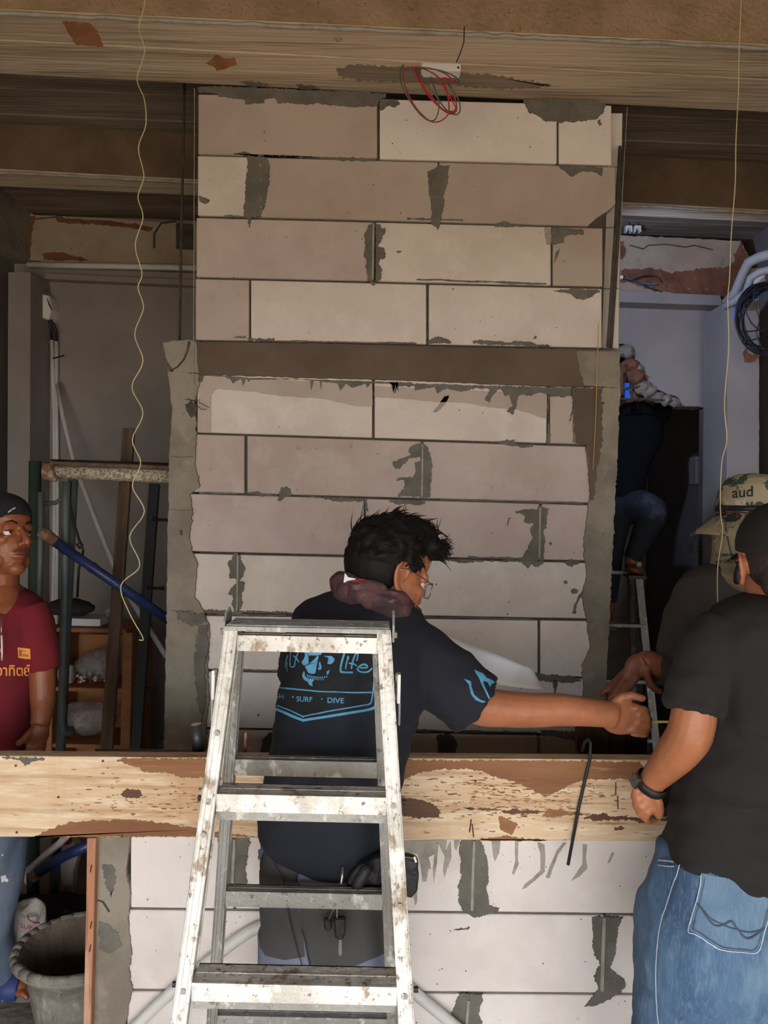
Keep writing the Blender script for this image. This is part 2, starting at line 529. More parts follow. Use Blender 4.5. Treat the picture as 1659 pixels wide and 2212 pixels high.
# cracked plaster beam against the back wall, both sides of the block wall
t3 = MB().pprism(ragged([(52, 462), (500, 488), (500, 582), (100, 566), (58, 560)], 2, 8), D3 - .1, .1).build('trim_3', M['plaster'])
tag(t3, 'cracked plaster beam along the top of the back wall near the scaffold', None, None, 'structure')
for poly in ([(58, 470), (75, 466), (66, 510), (64, 560), (56, 560)], [(120, 470), (240, 478), (330, 490), (325, 498), (230, 486), (125, 480)], [(90, 548), (130, 544), (180, 556), (190, 562), (95, 562)]):
    smear(poly, D3 - .1, .004, M['brickred'], t3, 'crumbled_patch', 3)
mb = MB().ptube([(333, 536, D3 - .105), (333, 505, D3 - .105), (348, 482, D3 - .105), (380, 478, D3 - .105)], .006, n=6)
mb.build('crack', M['joint'], t3)
mb = MB().ptube([(70, 474, D3 - .1), (130, 468, D3 - .1), (145, 476, D3 - .1), (240, 478, D3 - .1), (270, 488, D3 - .1), (310, 496, D3 - .1)], .004, n=5)
mb.build('crack', M['joint'], t3)
MB().pprism([(380, 482, ), (420, 484), (420, 540), (380, 538)], D3 - .102, .01).build('hole', M['joint'], t3)
t4 = MB().pprism(ragged([(1200, 500), (1330, 508), (1600, 520), (1620, 560), (1590, 660), (1200, 640)], 2, 8), D3 - .1, .1).build('trim_4', M['plaster'])
tag(t4, 'plaster beam with bare brick edge above the bluish panel', None, None, 'structure')
smear([(1335, 585), (1400, 578), (1450, 588), (1520, 580), (1580, 575), (1600, 520), (1618, 560), (1600, 650), (1560, 655), (1500, 640), (1420, 628), (1340, 606)], D3 - .1, .004, M['brickred'], t4, 'bare_brick_patch', 5, 5)
smear([(1325, 520), (1346, 522), (1352, 545), (1345, 560), (1325, 560)], D3 - .1, .004, M['brickred'], t4, 'bare_brick_patch', 3)
mb = MB().ptube([(1360, 530, D3 - .1), (1390, 538, D3 - .1), (1400, 530, D3 - .1), (1440, 528, D3 - .1), (1480, 534, D3 - .1), (1500, 530, D3 - .1), (1540, 540, D3 - .1)], .004, n=5)
mb.build('crack', M['joint'], t4)
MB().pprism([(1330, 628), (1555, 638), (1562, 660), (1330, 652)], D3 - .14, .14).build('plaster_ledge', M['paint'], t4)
# side beam top-left, pilaster, right pillar
t5 = MB().box(XL - .1, -2.04, 2.5, D3, 2.94, ZSLAB + .05).build('trim_5', M['concrete'])
tag(t5, 'grey concrete side beam under the ceiling at the scaffold side', None, None, 'structure')
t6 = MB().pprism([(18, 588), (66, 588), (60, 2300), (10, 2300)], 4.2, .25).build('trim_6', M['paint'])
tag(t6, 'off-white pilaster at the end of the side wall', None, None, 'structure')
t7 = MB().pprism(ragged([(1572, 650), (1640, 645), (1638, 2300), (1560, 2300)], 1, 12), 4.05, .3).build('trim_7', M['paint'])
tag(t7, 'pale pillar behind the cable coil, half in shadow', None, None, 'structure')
smear([(1605, 764), (1612, 752), (1618, 762), (1626, 766), (1634, 758), (1638, 772), (1626, 782), (1610, 782)], 4.05, .003, M['brickred'], t7, 'bare_brick_patch', 2, 3)
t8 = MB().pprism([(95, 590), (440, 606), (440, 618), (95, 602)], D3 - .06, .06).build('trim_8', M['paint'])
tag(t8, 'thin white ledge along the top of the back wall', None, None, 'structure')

# ------------------------------------------------------------------ block wall under the beam
def quadblock(x0, x1, t0, t1, b0, b1, d, depth, m, parent, name='block', j=1.2, cut=None):
    """one block: top edge t0..t1 and bottom edge b0..b1 in the picture at its two ends"""
    pts = cut if cut else [(x0 + j, t0 + j), (x1 - j, t1 + j), (x1 - j, b1 - j), (x0 + j, b0 - j)]
    dd = d + random.uniform(-.0015, .0015)
    return MB().pprism(pts, dd, depth).build(name, m, parent, bevel=0.0022)

core = MB().pprism([(432, 210), (1318, 236), (1300, 745), (1300, 1650), (1262, 2300), (440, 2300), (430, 1000)], D1 + .012, .07).build('wall_center', M['joint'])
tag(core, 'tall wall of pale aerated concrete blocks under the beam', None, None, 'structure')

def rowline(yl, yr):
    return lambda x: yl + (yr - yl) * (x - 425) / (1310 - 425.0)
R = {
 'A': (rowline(202, 226), rowline(333, 357), [(427, 816), (819, 1204), (1206, 1322)]),
 'B': (rowline(335, 359), rowline(466, 490), [(426, 547), (548, 947), (948, 1330)]),
 'C': (rowline(469, 492), rowline(599, 620), [(423, 807), (811, 1191), (1193, 1303)]),
 'D': (rowline(601, 623), rowline(735, 752), [(421, 539), (541, 922), (925, 1301)]),
 'F': (rowline(806, 834), rowline(935, 962), [(425, 805), (808, 1182), (1187, 1290)]),
 'G': (rowline(937, 965), rowline(1064, 1088), [(418, 529), (533, 911), (913, 1290)]),
 'H': (rowline(1066, 1091), rowline(1192, 1213), [(406, 787), (789, 1166), (1169, 1290)]),
 'I': (rowline(1195, 1216), rowline(1322, 1338), [(412, 513), (515, 893), (895, 1290)]),
 'J': (rowline(1329, 1341), rowline(1446, 1464), [(425, 782), (784, 1163), (1166, 1290)]),
 'K': (rowline(1449, 1467), rowline(1572, 1588), [(405, 510), (512, 889), (891, 1290)]),
 'L': (rowline(1575, 1591), rowline(1700, 1712), [(405, 782), (784, 1162), (1166, 1290)]),
}
DAMP = {('A', 0), ('B', 1), ('B', 2), ('F', 2), ('C', 2)}
for k, (top, bot, xs) in R.items():
    for i, (x0, x1) in enumerate(xs):
        cut = None
        if (k, i) == ('B', 2):
            cut = [(949, top(949) + 1), (1329, top(1329) + 1), (1330, 440), (1318, 452), (1290, 470), (1270, bot(1270) - 1), (949, bot(949) - 1)]
        quadblock(x0, x1, top(x0), top(x1), bot(x0), bot(x1), D1, .075, M['block_damp'] if (k, i) in DAMP else M['block_pink'] if k in 'GH' or (k, i) in {('C', 0), ('D', 0)} else M['block_b'] if (k, i) in {('I', 0), ('I', 1), ('I', 2), ('B', 0), ('D', 1), ('D', 2), ('C', 1), ('F', 0), ('F', 1)} else M['block'], core, cut=cut)
# damp that has crept into the row under the fresh band
smear([(430, 812), (804, 830), (804, 878), (770, 878), (700, 862), (600, 855), (560, 848), (470, 840), (457, 852), (456, 934), (428, 934)], D1, .0020, M['block_damp'], core, 'damp_edge', 1.5, 6, 3)
smear([(809, 834), (1181, 850), (1181, 905), (1120, 885), (1060, 880), (1000, 870), (940, 868), (880, 862), (809, 858)], D1, .0020, M['block_damp'], core, 'damp_edge', 1.5, 6, 4)
# return leaf at the far end, seen edge on
for y0, y1, xa, xb in ((244, 360, 1322, 1345), (362, 490, 1312, 1343), (492, 622, 1306, 1341), (624, 752, 1304, 1339)):
    MB().pprism([(xa - 30, y0), (xb, y0), (xb - 2, y1), (xa - 34, y1)], D1 + .085, .07).build('block', M['block'], core, bevel=.002)

# cast band and side columns
band = MB().pprism(ragged([(358, 738), (395, 734), (428, 738), (700, 742), (1000, 750), (1338, 756), (1340, 838), (1180, 834), (900, 822), (640, 815), (430, 808), (366, 800), (360, 770)], 1.5, 6, 3), D1 - .012, .11)
band = band.build('trim_9', M['concrete_wet'])
tag(band, 'dark damp cast concrete band across the block wall', None, None, 'structure')
smear([(352, 742), (372, 736), (412, 734), (424, 740), (428, 806), (376, 802), (360, 776)], D1 - .012, .004, M['concrete'], band, 'dry_patch', 1.5)
smear([(1246, 760), (1338, 758), (1340, 838), (1262, 832), (1252, 800)], D1 - .012, .003, M['concrete'], band, 'dry_patch', 2.5)
mb = MB().ptube([(409, 738, D1 - .016), (405, 758, D1 - .016), (398, 775, D1 - .016), (384, 792, D1 - .016), (366, 802, D1 - .016)], [.005, .004, .0035, .003, .002], n=6)
mb.build('crack', M['joint'], band)
lc = ragged([(362, 800), (428, 806), (430, 830), (420, 868), (424, 935), (420, 1000), (432, 1050), (410, 1068), (416, 1110), (408, 1160), (414, 1192), (426, 1215), (420, 1290), (440, 1322), (453, 1360), (448, 1440), (452, 1500), (444, 1580), (448, 2300), (345, 2300), (354, 1620), (360, 1300), (365, 1000), (372, 880)], 2.6, 5, 2)
colL = MB().pprism(lc, D1 - .012, .13).build('trim_10', M['concrete'])
tag(colL, 'rough cast concrete stiffener column on the scaffold side of the block wall', None, None, 'structure')
rc = ragged([(1240, 834), (1340, 838), (1334, 1000), (1328, 1100), (1318, 1300), (1308, 1500), (1302, 1620), (1296, 2300), (1240, 2300), (1246, 1600), (1250, 1560), (1262, 1500), (1258, 1440), (1276, 1400), (1266, 1330), (1258, 1290), (1268, 1240), (1260, 1180), (1272, 1090), (1276, 1060), (1266, 960), (1240, 955)], 2.6, 5, 4)
colR = MB().pprism(rc, D1 - .012, .13).build('trim_11', M['concrete'])
tag(colR, 'rough cast concrete stiffener column on the doorway side of the block wall', None, None, 'structure')
smear([(1236, 840), (1300, 838), (1302, 960), (1290, 1010), (1284, 1080), (1276, 1080), (1272, 1000), (1266, 962), (1244, 958)], D1 - .012, .003, M['concrete_wet'], colR, 'damp_patch', 3)
# holes and tie wires in the columns
smear([(400, 874), (412, 866), (424, 876), (424, 896), (412, 902), (402, 888)], D1 - .012, .003, M['joint'], colL, 'blow_hole', 3, 2.5)
smear([(1300, 868), (1305, 868), (1305, 874), (1300, 874)], D1 - .012, .003, M['joint'], colR, 'blow_hole', 1, 3)
smear([(388, 1144), (393, 1146), (394, 1156), (389, 1156)], D1 - .012, .003, M['joint'], colL, 'blow_hole', 1, 3)
for p in ([(398, 862), (424, 866), (452, 881)], [(420, 870), (435, 884), (447, 884)], [(406, 860), (412, 866), (432, 864)]):
    MB().tube([W(p[0][0], p[0][1], D1 - .01), W(p[1][0], p[1][1], D1 - .03), W(p[2][0], p[2][1], D1 - .02)], .0012, n=5).build('tie_wire', M['joint'], colL)
for y in (985, 1100, 1318):
    MB().ptube([(366, y, D1 - .0125), (392, y + 3, D1 - .0125), (418, y + 1, D1 - .0125)], .0009, n=5).build('board_line', M['joint'], colL)
for poly in ([(428, 1350), (446, 1350), (450, 1400), (440, 1440), (446, 1500), (436, 1560), (424, 1500), (420, 1420)], [(380, 1320), (440, 1326), (446, 1345), (410, 1352), (384, 1340)]):
    smear(poly, D1 - .012, .006, M['mortar'], colL, 'mortar_smear', 4, 4)

# mortar smeared over the joints, each daub as it lies
c8 = lambda p: cr(400, 160, 3.318, p)
c2 = lambda p: cr(830, 0, 2.0, p)
c6 = lambda p: cr(340, 700, 3.19, p)
c7 = lambda p: cr(840, 700, 3.19, p)
SM = [
 (c8([(90, 92), (250, 88), (600, 100), (820, 112), (1000, 118), (1240, 124), (1440, 140), (1440, 165), (1392, 180), (1380, 226), (1200, 236), (1040, 222), (960, 204), (880, 218), (810, 212), (740, 204), (660, 206), (640, 172), (566, 176), (566, 206), (430, 214), (430, 180), (240, 160), (236, 138), (100, 128)]), 'mortar', .004),
 (c8([(1395, 180), (1530, 182), (1540, 208), (1500, 232), (1440, 236), (1400, 262), (1392, 240)]), 'mortar', .003),
 (c8([(448, 582), (538, 594), (540, 1026), (470, 1030), (466, 1080), (458, 1100), (452, 1040), (424, 1020), (420, 940), (430, 860), (432, 740), (446, 680)]), 'mortar', .004),
 (c8([(540, 592), (584, 600), (604, 660), (604, 730), (586, 860), (560, 960), (542, 1010)]), 'mortar', .005),
 (c8([(340, 572), (410, 560), (460, 564), (480, 580), (1000, 596), (1380, 606), (1340, 625), (1100, 618), (940, 596), (700, 588), (440, 580)]), 'mortar', .003),
 (c8([(95, 876), (120, 872), (168, 900), (166, 914), (130, 922), (98, 906)]), 'mortar', .004),
 (c8([(280, 1010), (360, 1012), (420, 1022), (360, 1030), (290, 1026)]), 'mortar', .003),
 (c8([(1345, 1068), (1350, 1240), (1352, 1480), (1310, 1480), (1298, 1380), (1300, 1330), (1278, 1300), (1290, 1230), (1286, 1150), (1310, 1090)]), 'mortar', .004),
 (c8([(1366, 1078), (1400, 1080), (1414, 1110), (1440, 1100), (1436, 1130), (1412, 1160), (1405, 1200), (1384, 1220), (1390, 1240), (1420, 1245), (1440, 1290), (1430, 1318), (1396, 1322), (1392, 1360), (1410, 1400), (1404, 1470), (1384, 1484), (1366, 1484)]), 'mortar', .004),
 (c8([(1512, 1272), (1540, 1262), (1552, 1270), (1530, 1292)]), 'mortar', .003),
 (c8([(1320, 1486), (1370, 1488), (1356, 1512), (1340, 1512)]), 'mortar', .003),
 (c8([(340, 1885), (400, 1880), (430, 1874), (440, 1890), (540, 1898), (640, 1890), (640, 1910), (470, 1910), (440, 1896)]), 'mortar', .004),
 (c2([(600, 430), (700, 425), (860, 432), (960, 445), (950, 480), (925, 512), (870, 518), (800, 524), (752, 530), (748, 520), (700, 524), (660, 496), (630, 486), (612, 462)]), 'mortar', .004),
 (c2([(920, 520), (935, 516), (940, 538), (930, 544)]), 'mortar', .003),
 (c2([(188, 744), (236, 716), (280, 714), (274, 790), (256, 850), (262, 890), (250, 930), (240, 966), (232, 996), (222, 980), (200, 960), (206, 910), (196, 840), (190, 780)]), 'mortar', .004),
 (c2([(752, 716), (946, 722), (942, 762), (920, 744), (870, 738), (830, 750), (806, 766), (790, 744)]), 'mortar', .003),
 (c2([(694, 982), (720, 982), (722, 1056), (702, 1060), (696, 1030)]), 'mortar_pale', .003),
 (c2([(722, 982), (860, 988), (862, 1012), (800, 1012), (780, 1020), (776, 1044), (742, 1054), (724, 1060)]), 'mortar', .003),
 (c2([(734, 1138), (742, 1090), (760, 1072), (752, 1100)]), 'mortar', .002),
 (c2([(470, 972), (520, 956), (560, 966), (610, 974), (600, 980), (480, 980)]), 'mortar', .003),
 ([(1196, 628), (1240, 622), (1296, 628), (1280, 640), (1262, 648), (1246, 646), (1232, 634)], 'mortar', .003),
 (c7([(270, 120), (300, 96), (345, 82), (400, 100), (440, 126), (430, 132), (280, 132)]), 'mortar', .003),
 (c7([(575, 116), (640, 108), (730, 118), (840, 128), (870, 116), (980, 122), (1020, 140), (1120, 148), (1100, 156), (580, 136)]), 'mortar', .003),
 # drips under the band
 (c6([(270, 345), (360, 345), (600, 368), (900, 376), (1480, 395), (1660, 400), (1660, 470), (1640, 415), (1625, 470), (1610, 410), (1470, 408), (1448, 440), (1430, 410), (1400, 424), (1340, 440), (1300, 410), (1262, 460), (1240, 410), (1132, 396), (1128, 460), (1118, 394), (1080, 390), (1060, 460), (1050, 388), (960, 380), (640, 384), (628, 400), (612, 376), (590, 430), (576, 376), (520, 410), (500, 380), (460, 362), (320, 356), (310, 396), (280, 410)]), 'mortar', .003),
 (c7([(0, 400), (300, 412), (700, 425), (1270, 440), (1280, 494), (1200, 500), (1110, 500), (1095, 490), (1060, 476), (960, 490), (900, 486), (880, 560), (856, 622), (810, 600), (850, 560), (830, 490), (800, 496), (770, 440), (720, 480), (690, 540), (660, 520), (700, 450), (600, 440), (500, 470), (400, 440), (330, 480), (320, 430), (180, 460), (176, 430), (60, 426), (40, 480), (20, 420)]), 'mortar', .003),
 (c7([(300, 606), (340, 560), (380, 500), (420, 492), (390, 550), (350, 590), (330, 608)]), 'mortar_pale', .002),
 (c7([(1095, 495), (1110, 500), (1100, 580), (1098, 640), (1110, 740), (1112, 826), (1092, 826)]), 'mortar', .003),
 (c7([(1275, 510), (1285, 580), (1255, 650), (1240, 690), (1268, 560)]), 'mortar', .003),
 (c7([(752, 806), (800, 800), (812, 788), (830, 796), (870, 800), (860, 816), (920, 830), (1000, 840), (960, 852), (880, 846), (790, 824), (700, 816)]), 'mortar', .003),
 # rows G to L
 (c7([(214, 818), (240, 822), (270, 850), (300, 940), (298, 1010), (290, 1100), (286, 1196), (60, 1184), (90, 1140), (110, 1110), (104, 1078), (56, 1080), (60, 1060), (170, 1054), (184, 1010), (176, 960), (216, 940), (214, 920), (170, 916), (130, 930), (110, 960), (40, 994), (28, 960), (50, 940), (110, 916), (150, 900), (132, 870), (150, 846), (186, 830)]), 'mortar', .004),
 (c7([(0, 1206), (150, 1212), (256, 1216), (250, 1236), (200, 1250), (150, 1240), (60, 1244), (0, 1226)]), 'mortar', .003),
 (c7([(870, 1296), (930, 1276), (1020, 1276), (1030, 1250), (1060, 1258), (1104, 1270), (1090, 1320), (1090, 1400), (1066, 1420), (1074, 1500), (1066, 1634), (912, 1622), (940, 1570), (980, 1500), (990, 1470), (970, 1430), (996, 1376), (930, 1370), (938, 1320), (900, 1306)]), 'mortar', .004),
 (c7([(812, 1388), (822, 1340), (846, 1332), (828, 1350), (822, 1390)]), 'mortar', .002),
 (c7([(305, 1606), (440, 1620), (660, 1628), (900, 1628), (1070, 1636), (1040, 1670), (1000, 1672), (980, 1660), (960, 1684), (930, 1660), (910, 1640), (660, 1636), (520, 1648), (440, 1636), (320, 1616)]), 'mortar', .003),
 (c7([(1215, 1640), (1240, 1618), (1290, 1624), (1330, 1640), (1300, 1652), (1260, 1672), (1230, 1664)]), 'mortar', .003),
 (c7([(1200, 1772), (1222, 1764), (1234, 1780), (1212, 1794)]), 'mortar', .002),
 (c7([(1250, 1836), (1280, 1818), (1306, 1836), (1300, 1860), (1262, 1862)]), 'mortar', .003),
 (c7([(1330, 1840), (1340, 1850), (1300, 1920), (1290, 1990), (1266, 1996), (1280, 1930), (1310, 1880)]), 'mortar', .004),
 (c6([(850, 1132), (880, 1122), (916, 1134), (920, 1180), (880, 1196), (850, 1216), (826, 1216), (840, 1170)]), 'mortar', .004),
 (c6([(620, 1158), (700, 1152), (740, 1168), (830, 1180), (720, 1186), (640, 1170)]), 'mortar', .003),
 (c6([(1050, 1186), (1220, 1196), (1420, 1204), (1440, 1200), (1452, 1290), (1430, 1280), (1420, 1222), (1250, 1226), (1160, 1208)]), 'mortar', .003),
 (c6([(540, 1580), (560, 1584), (556, 1760), (500, 1750), (490, 1640), (520, 1600)]), 'mortar', .004),
 (c6([(566, 1584), (580, 1640), (604, 1690), (590, 1740), (562, 1764)]), 'mortar', .004),
 (c6([(480, 1862), (510, 1816), (552, 1780), (556, 1960), (530, 1976), (512, 1930), (520, 1860), (496, 1872)]), 'mortar', .004),
 (c6([(562, 1770), (594, 1776), (600, 1820), (576, 1860), (588, 1920), (570, 1966), (556, 1960)]), 'mortar', .004),
 (c6([(260, 1962), (400, 1968), (500, 1976), (930, 1984), (930, 1994), (560, 1992), (480, 2000), (300, 1986)]), 'mortar', .003),
 (c6([(960, 832), (980, 846), (974, 880), (956, 870)]), 'mortar_pale', .002),
 (c6([(1320, 816), (1344, 812), (1350, 840), (1330, 866), (1318, 846)]), 'mortar_pale', .002),
 (c6([(1622, 948), (1660, 946), (1690, 970), (1670, 1000), (1640, 994)]), 'mortar', .003),
 # lowest rows, beside the man
 ([(563, 1622), (566, 1600), (580, 1585), (600, 1580), (600, 1632), (564, 1632)], 'mortar', .004),
 ([(944, 1590), (966, 1585), (982, 1592), (988, 1612), (982, 1632), (946, 1632), (945, 1610)], 'mortar', .004),
 ([(1150, 1452), (1180, 1458), (1240, 1462), (1256, 1470), (1236, 1476), (1160, 1470)], 'mortar', .003),
 ([(1195, 1470), (1206, 1470), (1200, 1498), (1208, 1520), (1196, 1516)], 'mortar', .003),
 ([(1168, 1576), (1260, 1582), (1256, 1600), (1200, 1592), (1170, 1590)], 'mortar', .003),
]
for i, (poly, m, t) in enumerate(SM):
    smear(poly, D1, t, M[m], core, amp=2.6 if len(poly) < 34 and t > .0021 else .9, step=2.2, seed=i)
# fine specks and scuffs of mortar on the blocks, too small to pick apart
mb = MB()
rs = random.Random(5)
for i in range(150):
    x, y = rs.uniform(432, 1250), rs.uniform(240, 1560)
    if 732 < y < 850: continue
    n, r = rs.choice((5, 6, 7)), rs.uniform(.6, 1.9) * (1 if rs.random() < .9 else 2.2)
    a0, el = rs.uniform(0, 6.28), rs.uniform(.35, 1)
    poly = []
    for k in range(n):
        a = k / n * 6.283
        q = r * rs.uniform(.6, 1.3)
        ex, ey = math.cos(a) * q, math.sin(a) * q * el
        poly.append((x + ex * math.cos(a0) - ey * math.sin(a0), y + ex * math.sin(a0) + ey * math.cos(a0)))
    mb.pprism(poly, D1 - .0025, .004)
o = mb.build('mortar_specks', M['mortar'], core)
o['kind'] = 'stuff'
# mortar squeezed along bed joints, broken lines
for i, (x0, y0, x1, y1) in enumerate([(640, 339, 812, 345), (880, 472, 1000, 475), (430, 1064, 520, 1066), (950, 1078, 1260, 1087), (1010, 1203, 1160, 1208), (470, 1327, 620, 1329), (900, 1332, 1150, 1337), (900, 603, 1180, 613), (560, 736, 900, 741), (520, 1447, 600, 1449), (905, 1456, 1160, 1461), (900, 1578, 1160, 1583)]):
    top = [(x0 + (x1 - x0) * t / 12, y0 + (y1 - y0) * t / 12 - rs.uniform(.6, 2.6)) for t in range(13)]
    bt = [(x0 + (x1 - x0) * t / 12, y0 + (y1 - y0) * t / 12 + rs.uniform(.6, 3.0)) for t in range(12, -1, -1)]
    smear(top + bt, D1, .0025, M['mortar'], core, 'mortar_squeeze', 1.0, 4, i)
# vertical joint fillets that stand proud
for x, y0, y1 in ((806, 482, 604), (912, 960, 1076), (1166, 1096, 1204), (513, 1200, 1318), (1163, 1590, 1632)):
    MB().ptube([(x + 1, y0, D1 - .004), (x, (y0 + y1) / 2, D1 - .005), (x - 1, y1, D1 - .004)], .004, n=6).build('joint_fillet', M['mortar_pale'], core)

# rods standing against the wall's far edge
for i, (xa, ya, xb, yb) in enumerate(((1339, 316, 1313, 750), (1346, 320, 1320, 752))):
    o = MB().ptube([(xa, ya, D1 + .03), ((xa + xb) / 2 + 1, (ya + yb) / 2, D1 + .028), (xb, yb, D1 + .02)], .0055, n=8).build('steel_rod', M['joint'], smooth=True)
    tag(o, ('black steel rod standing against the end of the block wall, nearer the blocks', 'black steel rod standing against the end of the block wall, nearer the doorway')[i], 'rod', 'rods at the end of the block wall')
o = MB().ptube([(420, 190, D1 - .02), (419, 500, D1 - .02), (418, 830, D1 - .02)], .0012, n=5).build('plumb_line', M['mortar_pale'])
tag(o, 'thin plumb line hanging along the edge of the block wall near the scaffold', 'string')
o = MB().ptube([(1355, 232, D1 - .02), (1340, 500, D1 - .02), (1336, 745, D1 - .02)], .0012, n=5).build('plumb_line', M['mortar_pale'])
tag(o, 'thin plumb line beside the black rods on the block wall', 'string')
o = MB().ptube([(1293, 700, D1 - .03), (1287, 900, D1 - .03), (1281, 1015, D1 - .03)], .0014, n=5).build('plumb_line', mat('yellow_line', (196, 160, 84)))
tag(o, 'yellow plumb line in front of the damp column patch', 'string')
o = MB().ptube([(400, 60, D1 + .3), (396, 330, D1 + .3), (391, 520, D1 + .3), (388, 736, D1 + .3)], .005, n=6).build('hanging_cable', M['joint'], smooth=True)
tag(o, 'dark cable hanging behind the block wall on the scaffold side', 'cable')

# ------------------------------------------------------------------ low wall in front
low = MB().pprism([(285, 1700), (1800, 1706), (1800, 2720), (285, 2720)], D2 + .012, .07).build('wall_low', M['joint'])
tag(low, 'low wall of pale aerated concrete blocks under the timber board', None, None, 'structure')
def rl2(yl, yr): return lambda x: yl + (yr - yl) * (x - 280) / (1380 - 280.0)
rows = [(rl2(1790, 1800), rl2(1962, 1975), [(281, 506), (508, 1021), (1023, 1548), (1550, 1800)]),
        (rl2(1965, 1978), rl2(2138, 2147), [(277, 782), (784, 1307), (1309, 1800)]),
        (rl2(2141, 2150), rl2(2314, 2322), [(273, 484), (486, 1009), (1011, 1535), (1537, 1800)]),
        (rl2(2317, 2325), rl2(2490, 2496), [(270, 780), (782, 1305), (1307, 1800)])]
for top, bot, xs in rows:
    for x0, x1 in xs:
        quadblock(x0, x1, top(x0), top(x1), bot(x0), bot(x1), D2, .075, M['block'], low)
lcol = MB().pprism(ragged([(204, 1700), (280, 1700), (281, 1812), (272, 1880), (282, 1935), (276, 1990), (284, 2060), (278, 2100), (286, 2140), (276, 2180), (270, 2230), (262, 2720), (178, 2720), (186, 2212)], 2.5, 4, 9), D2 - .008, .12).build('trim_12', M['concrete'])
tag(lcol, 'rough cast concrete end of the low block wall', None, None, 'structure')
MB().ptube([(210, 1818, D2 - .009), (207, 1870, D2 - .01), (206, 1944, D2 - .01), (222, 1948, D2 - .01), (236, 1970, D2 - .01)], .0022, n=5).build('crack', M['joint'], lcol)
for poly in ([(220, 1870), (244, 1866), (250, 1900), (238, 1940), (226, 1900)], [(215, 1990), (250, 2010), (262, 2040), (240, 2060), (214, 2050)]):
    smear(poly, D2 - .008, .0015, M['mortar'], lcol, 'damp_patch', 4, 3)
e4 = lambda p: cr(860, 1600, 2.86, p)
e3 = lambda p: cr(360, 1740, 2.9625, p)
SM2 = [
 (e3([(330, 205), (530, 205), (540, 240), (515, 270), (520, 330), (500, 400), (512, 480), (505, 590), (320, 580), (340, 540), (330, 500), (330, 380)]), 'mortar', .004),
 (e4([(385, 610), (500, 610), (530, 650), (540, 700), (555, 770), (560, 870), (545, 910), (555, 960), (565, 1010), (600, 1030), (630, 1035), (610, 1055), (560, 1070), (500, 1090), (460, 1092), (430, 1070), (400, 1050), (378, 1010), (376, 900), (390, 840), (382, 700)]), 'mortar', .004),
 (e4([(1198, 1095), (1270, 1090), (1262, 1370), (1250, 1390), (1215, 1330), (1200, 1240), (1206, 1180)]), 'mortar', .004),
 (e4([(1282, 1085), (1394, 1092), (1370, 1130), (1356, 1180), (1350, 1270), (1330, 1360), (1310, 1410), (1360, 1450), (1400, 1480), (1412, 1510), (1380, 1555), (1320, 1590), (1260, 1620), (1200, 1642), (1150, 1645), (1180, 1610), (1220, 1560), (1240, 1540), (1210, 1460), (1240, 1400), (1275, 1400)]), 'mortar', .004),
 (e4([(380, 1566), (520, 1565), (520, 1620), (500, 1680), (520, 1751), (515, 1790), (340, 1790), (345, 1720), (330, 1690), (350, 1640)]), 'mortar', .004),
 (e3([(275, 1262), (470, 1262), (480, 1330), (495, 1398), (490, 1440), (270, 1440), (265, 1370), (280, 1320)]), 'mortar', .004),
 # drips of slurry running down from the board
 (e4([(30, 620), (300, 612), (300, 640), (290, 700), (325, 620), (330, 720), (300, 800), (285, 850), (278, 800), (290, 720), (250, 640), (240, 760), (222, 880), (216, 800), (226, 700), (190, 720), (205, 800), (190, 790), (175, 870), (150, 870), (140, 780), (120, 700), (40, 700)]), 'mortar_pale', .002),
 (e4([(345, 612), (382, 612), (360, 680), (348, 660)]), 'mortar_pale', .002),
 (e4([(576, 615), (634, 615), (626, 690), (598, 750), (588, 720)]), 'mortar_pale', .0015),
 (e4([(722, 620), (744, 620), (740, 720), (746, 760), (716, 830), (704, 822), (724, 750)]), 'mortar_pale', .002),
 (e4([(860, 625), (905, 640), (910, 720), (905, 810), (850, 860), (790, 910), (765, 920), (780, 890), (830, 850), (880, 800), (878, 700)]), 'mortar_pale', .0015),
 (e4([(1020, 630), (1040, 632), (990, 700), (960, 780), (936, 850), (912, 846), (940, 770), (980, 680)]), 'mortar_pale', .0015),
 (e4([(1140, 640), (1170, 640), (1160, 720), (1170, 790), (1120, 840), (1070, 866), (1100, 820), (1140, 760)]), 'mortar_pale', .0015),
 (e4([(1320, 690), (1336, 694), (1310, 750), (1292, 758)]), 'mortar_pale', .0015),
 (e4([(96, 960), (116, 850), (118, 1000), (104, 1020)]), 'mortar_pale', .002),
 (e4([(343, 1166), (430, 1158), (440, 1148), (436, 1164), (345, 1172)]), 'mortar', .002),
]
for i, (poly, m, t) in enumerate(SM2):
    smear(poly, D2, t, M[m], low, amp=3.0 if m == 'mortar' else .7, step=2.4, seed=i + 60)
for x, y0, y1 in ((1022, 1816, 1966), (1304, 1982, 2140), (505, 1812, 1936), (1010, 2160, 2230)):
    MB().ptube([(x + 2, y0, D2 - .004), (x - 1, (y0 + y1) / 2, D2 - .006), (x - 3, y1, D2 - .004)], .005, n=6).build('joint_fillet', M['mortar_pale'], low)
mb = MB()
for i in range(80):
    x, y = rs.uniform(290, 1400), rs.uniform(1820, 2212)
    n, r = rs.choice((5, 6, 7)), rs.uniform(.6, 1.6)
    mb.pprism([(x + math.cos(k / n * 6.28) * r * rs.uniform(.5, 1.4), y + math.sin(k / n * 6.28) * r * rs.uniform(.4, 1.2)) for k in range(n)], D2 - .0025, .004)
o = mb.build('mortar_specks', M['mortar'], low)
o['kind'] = 'stuff'

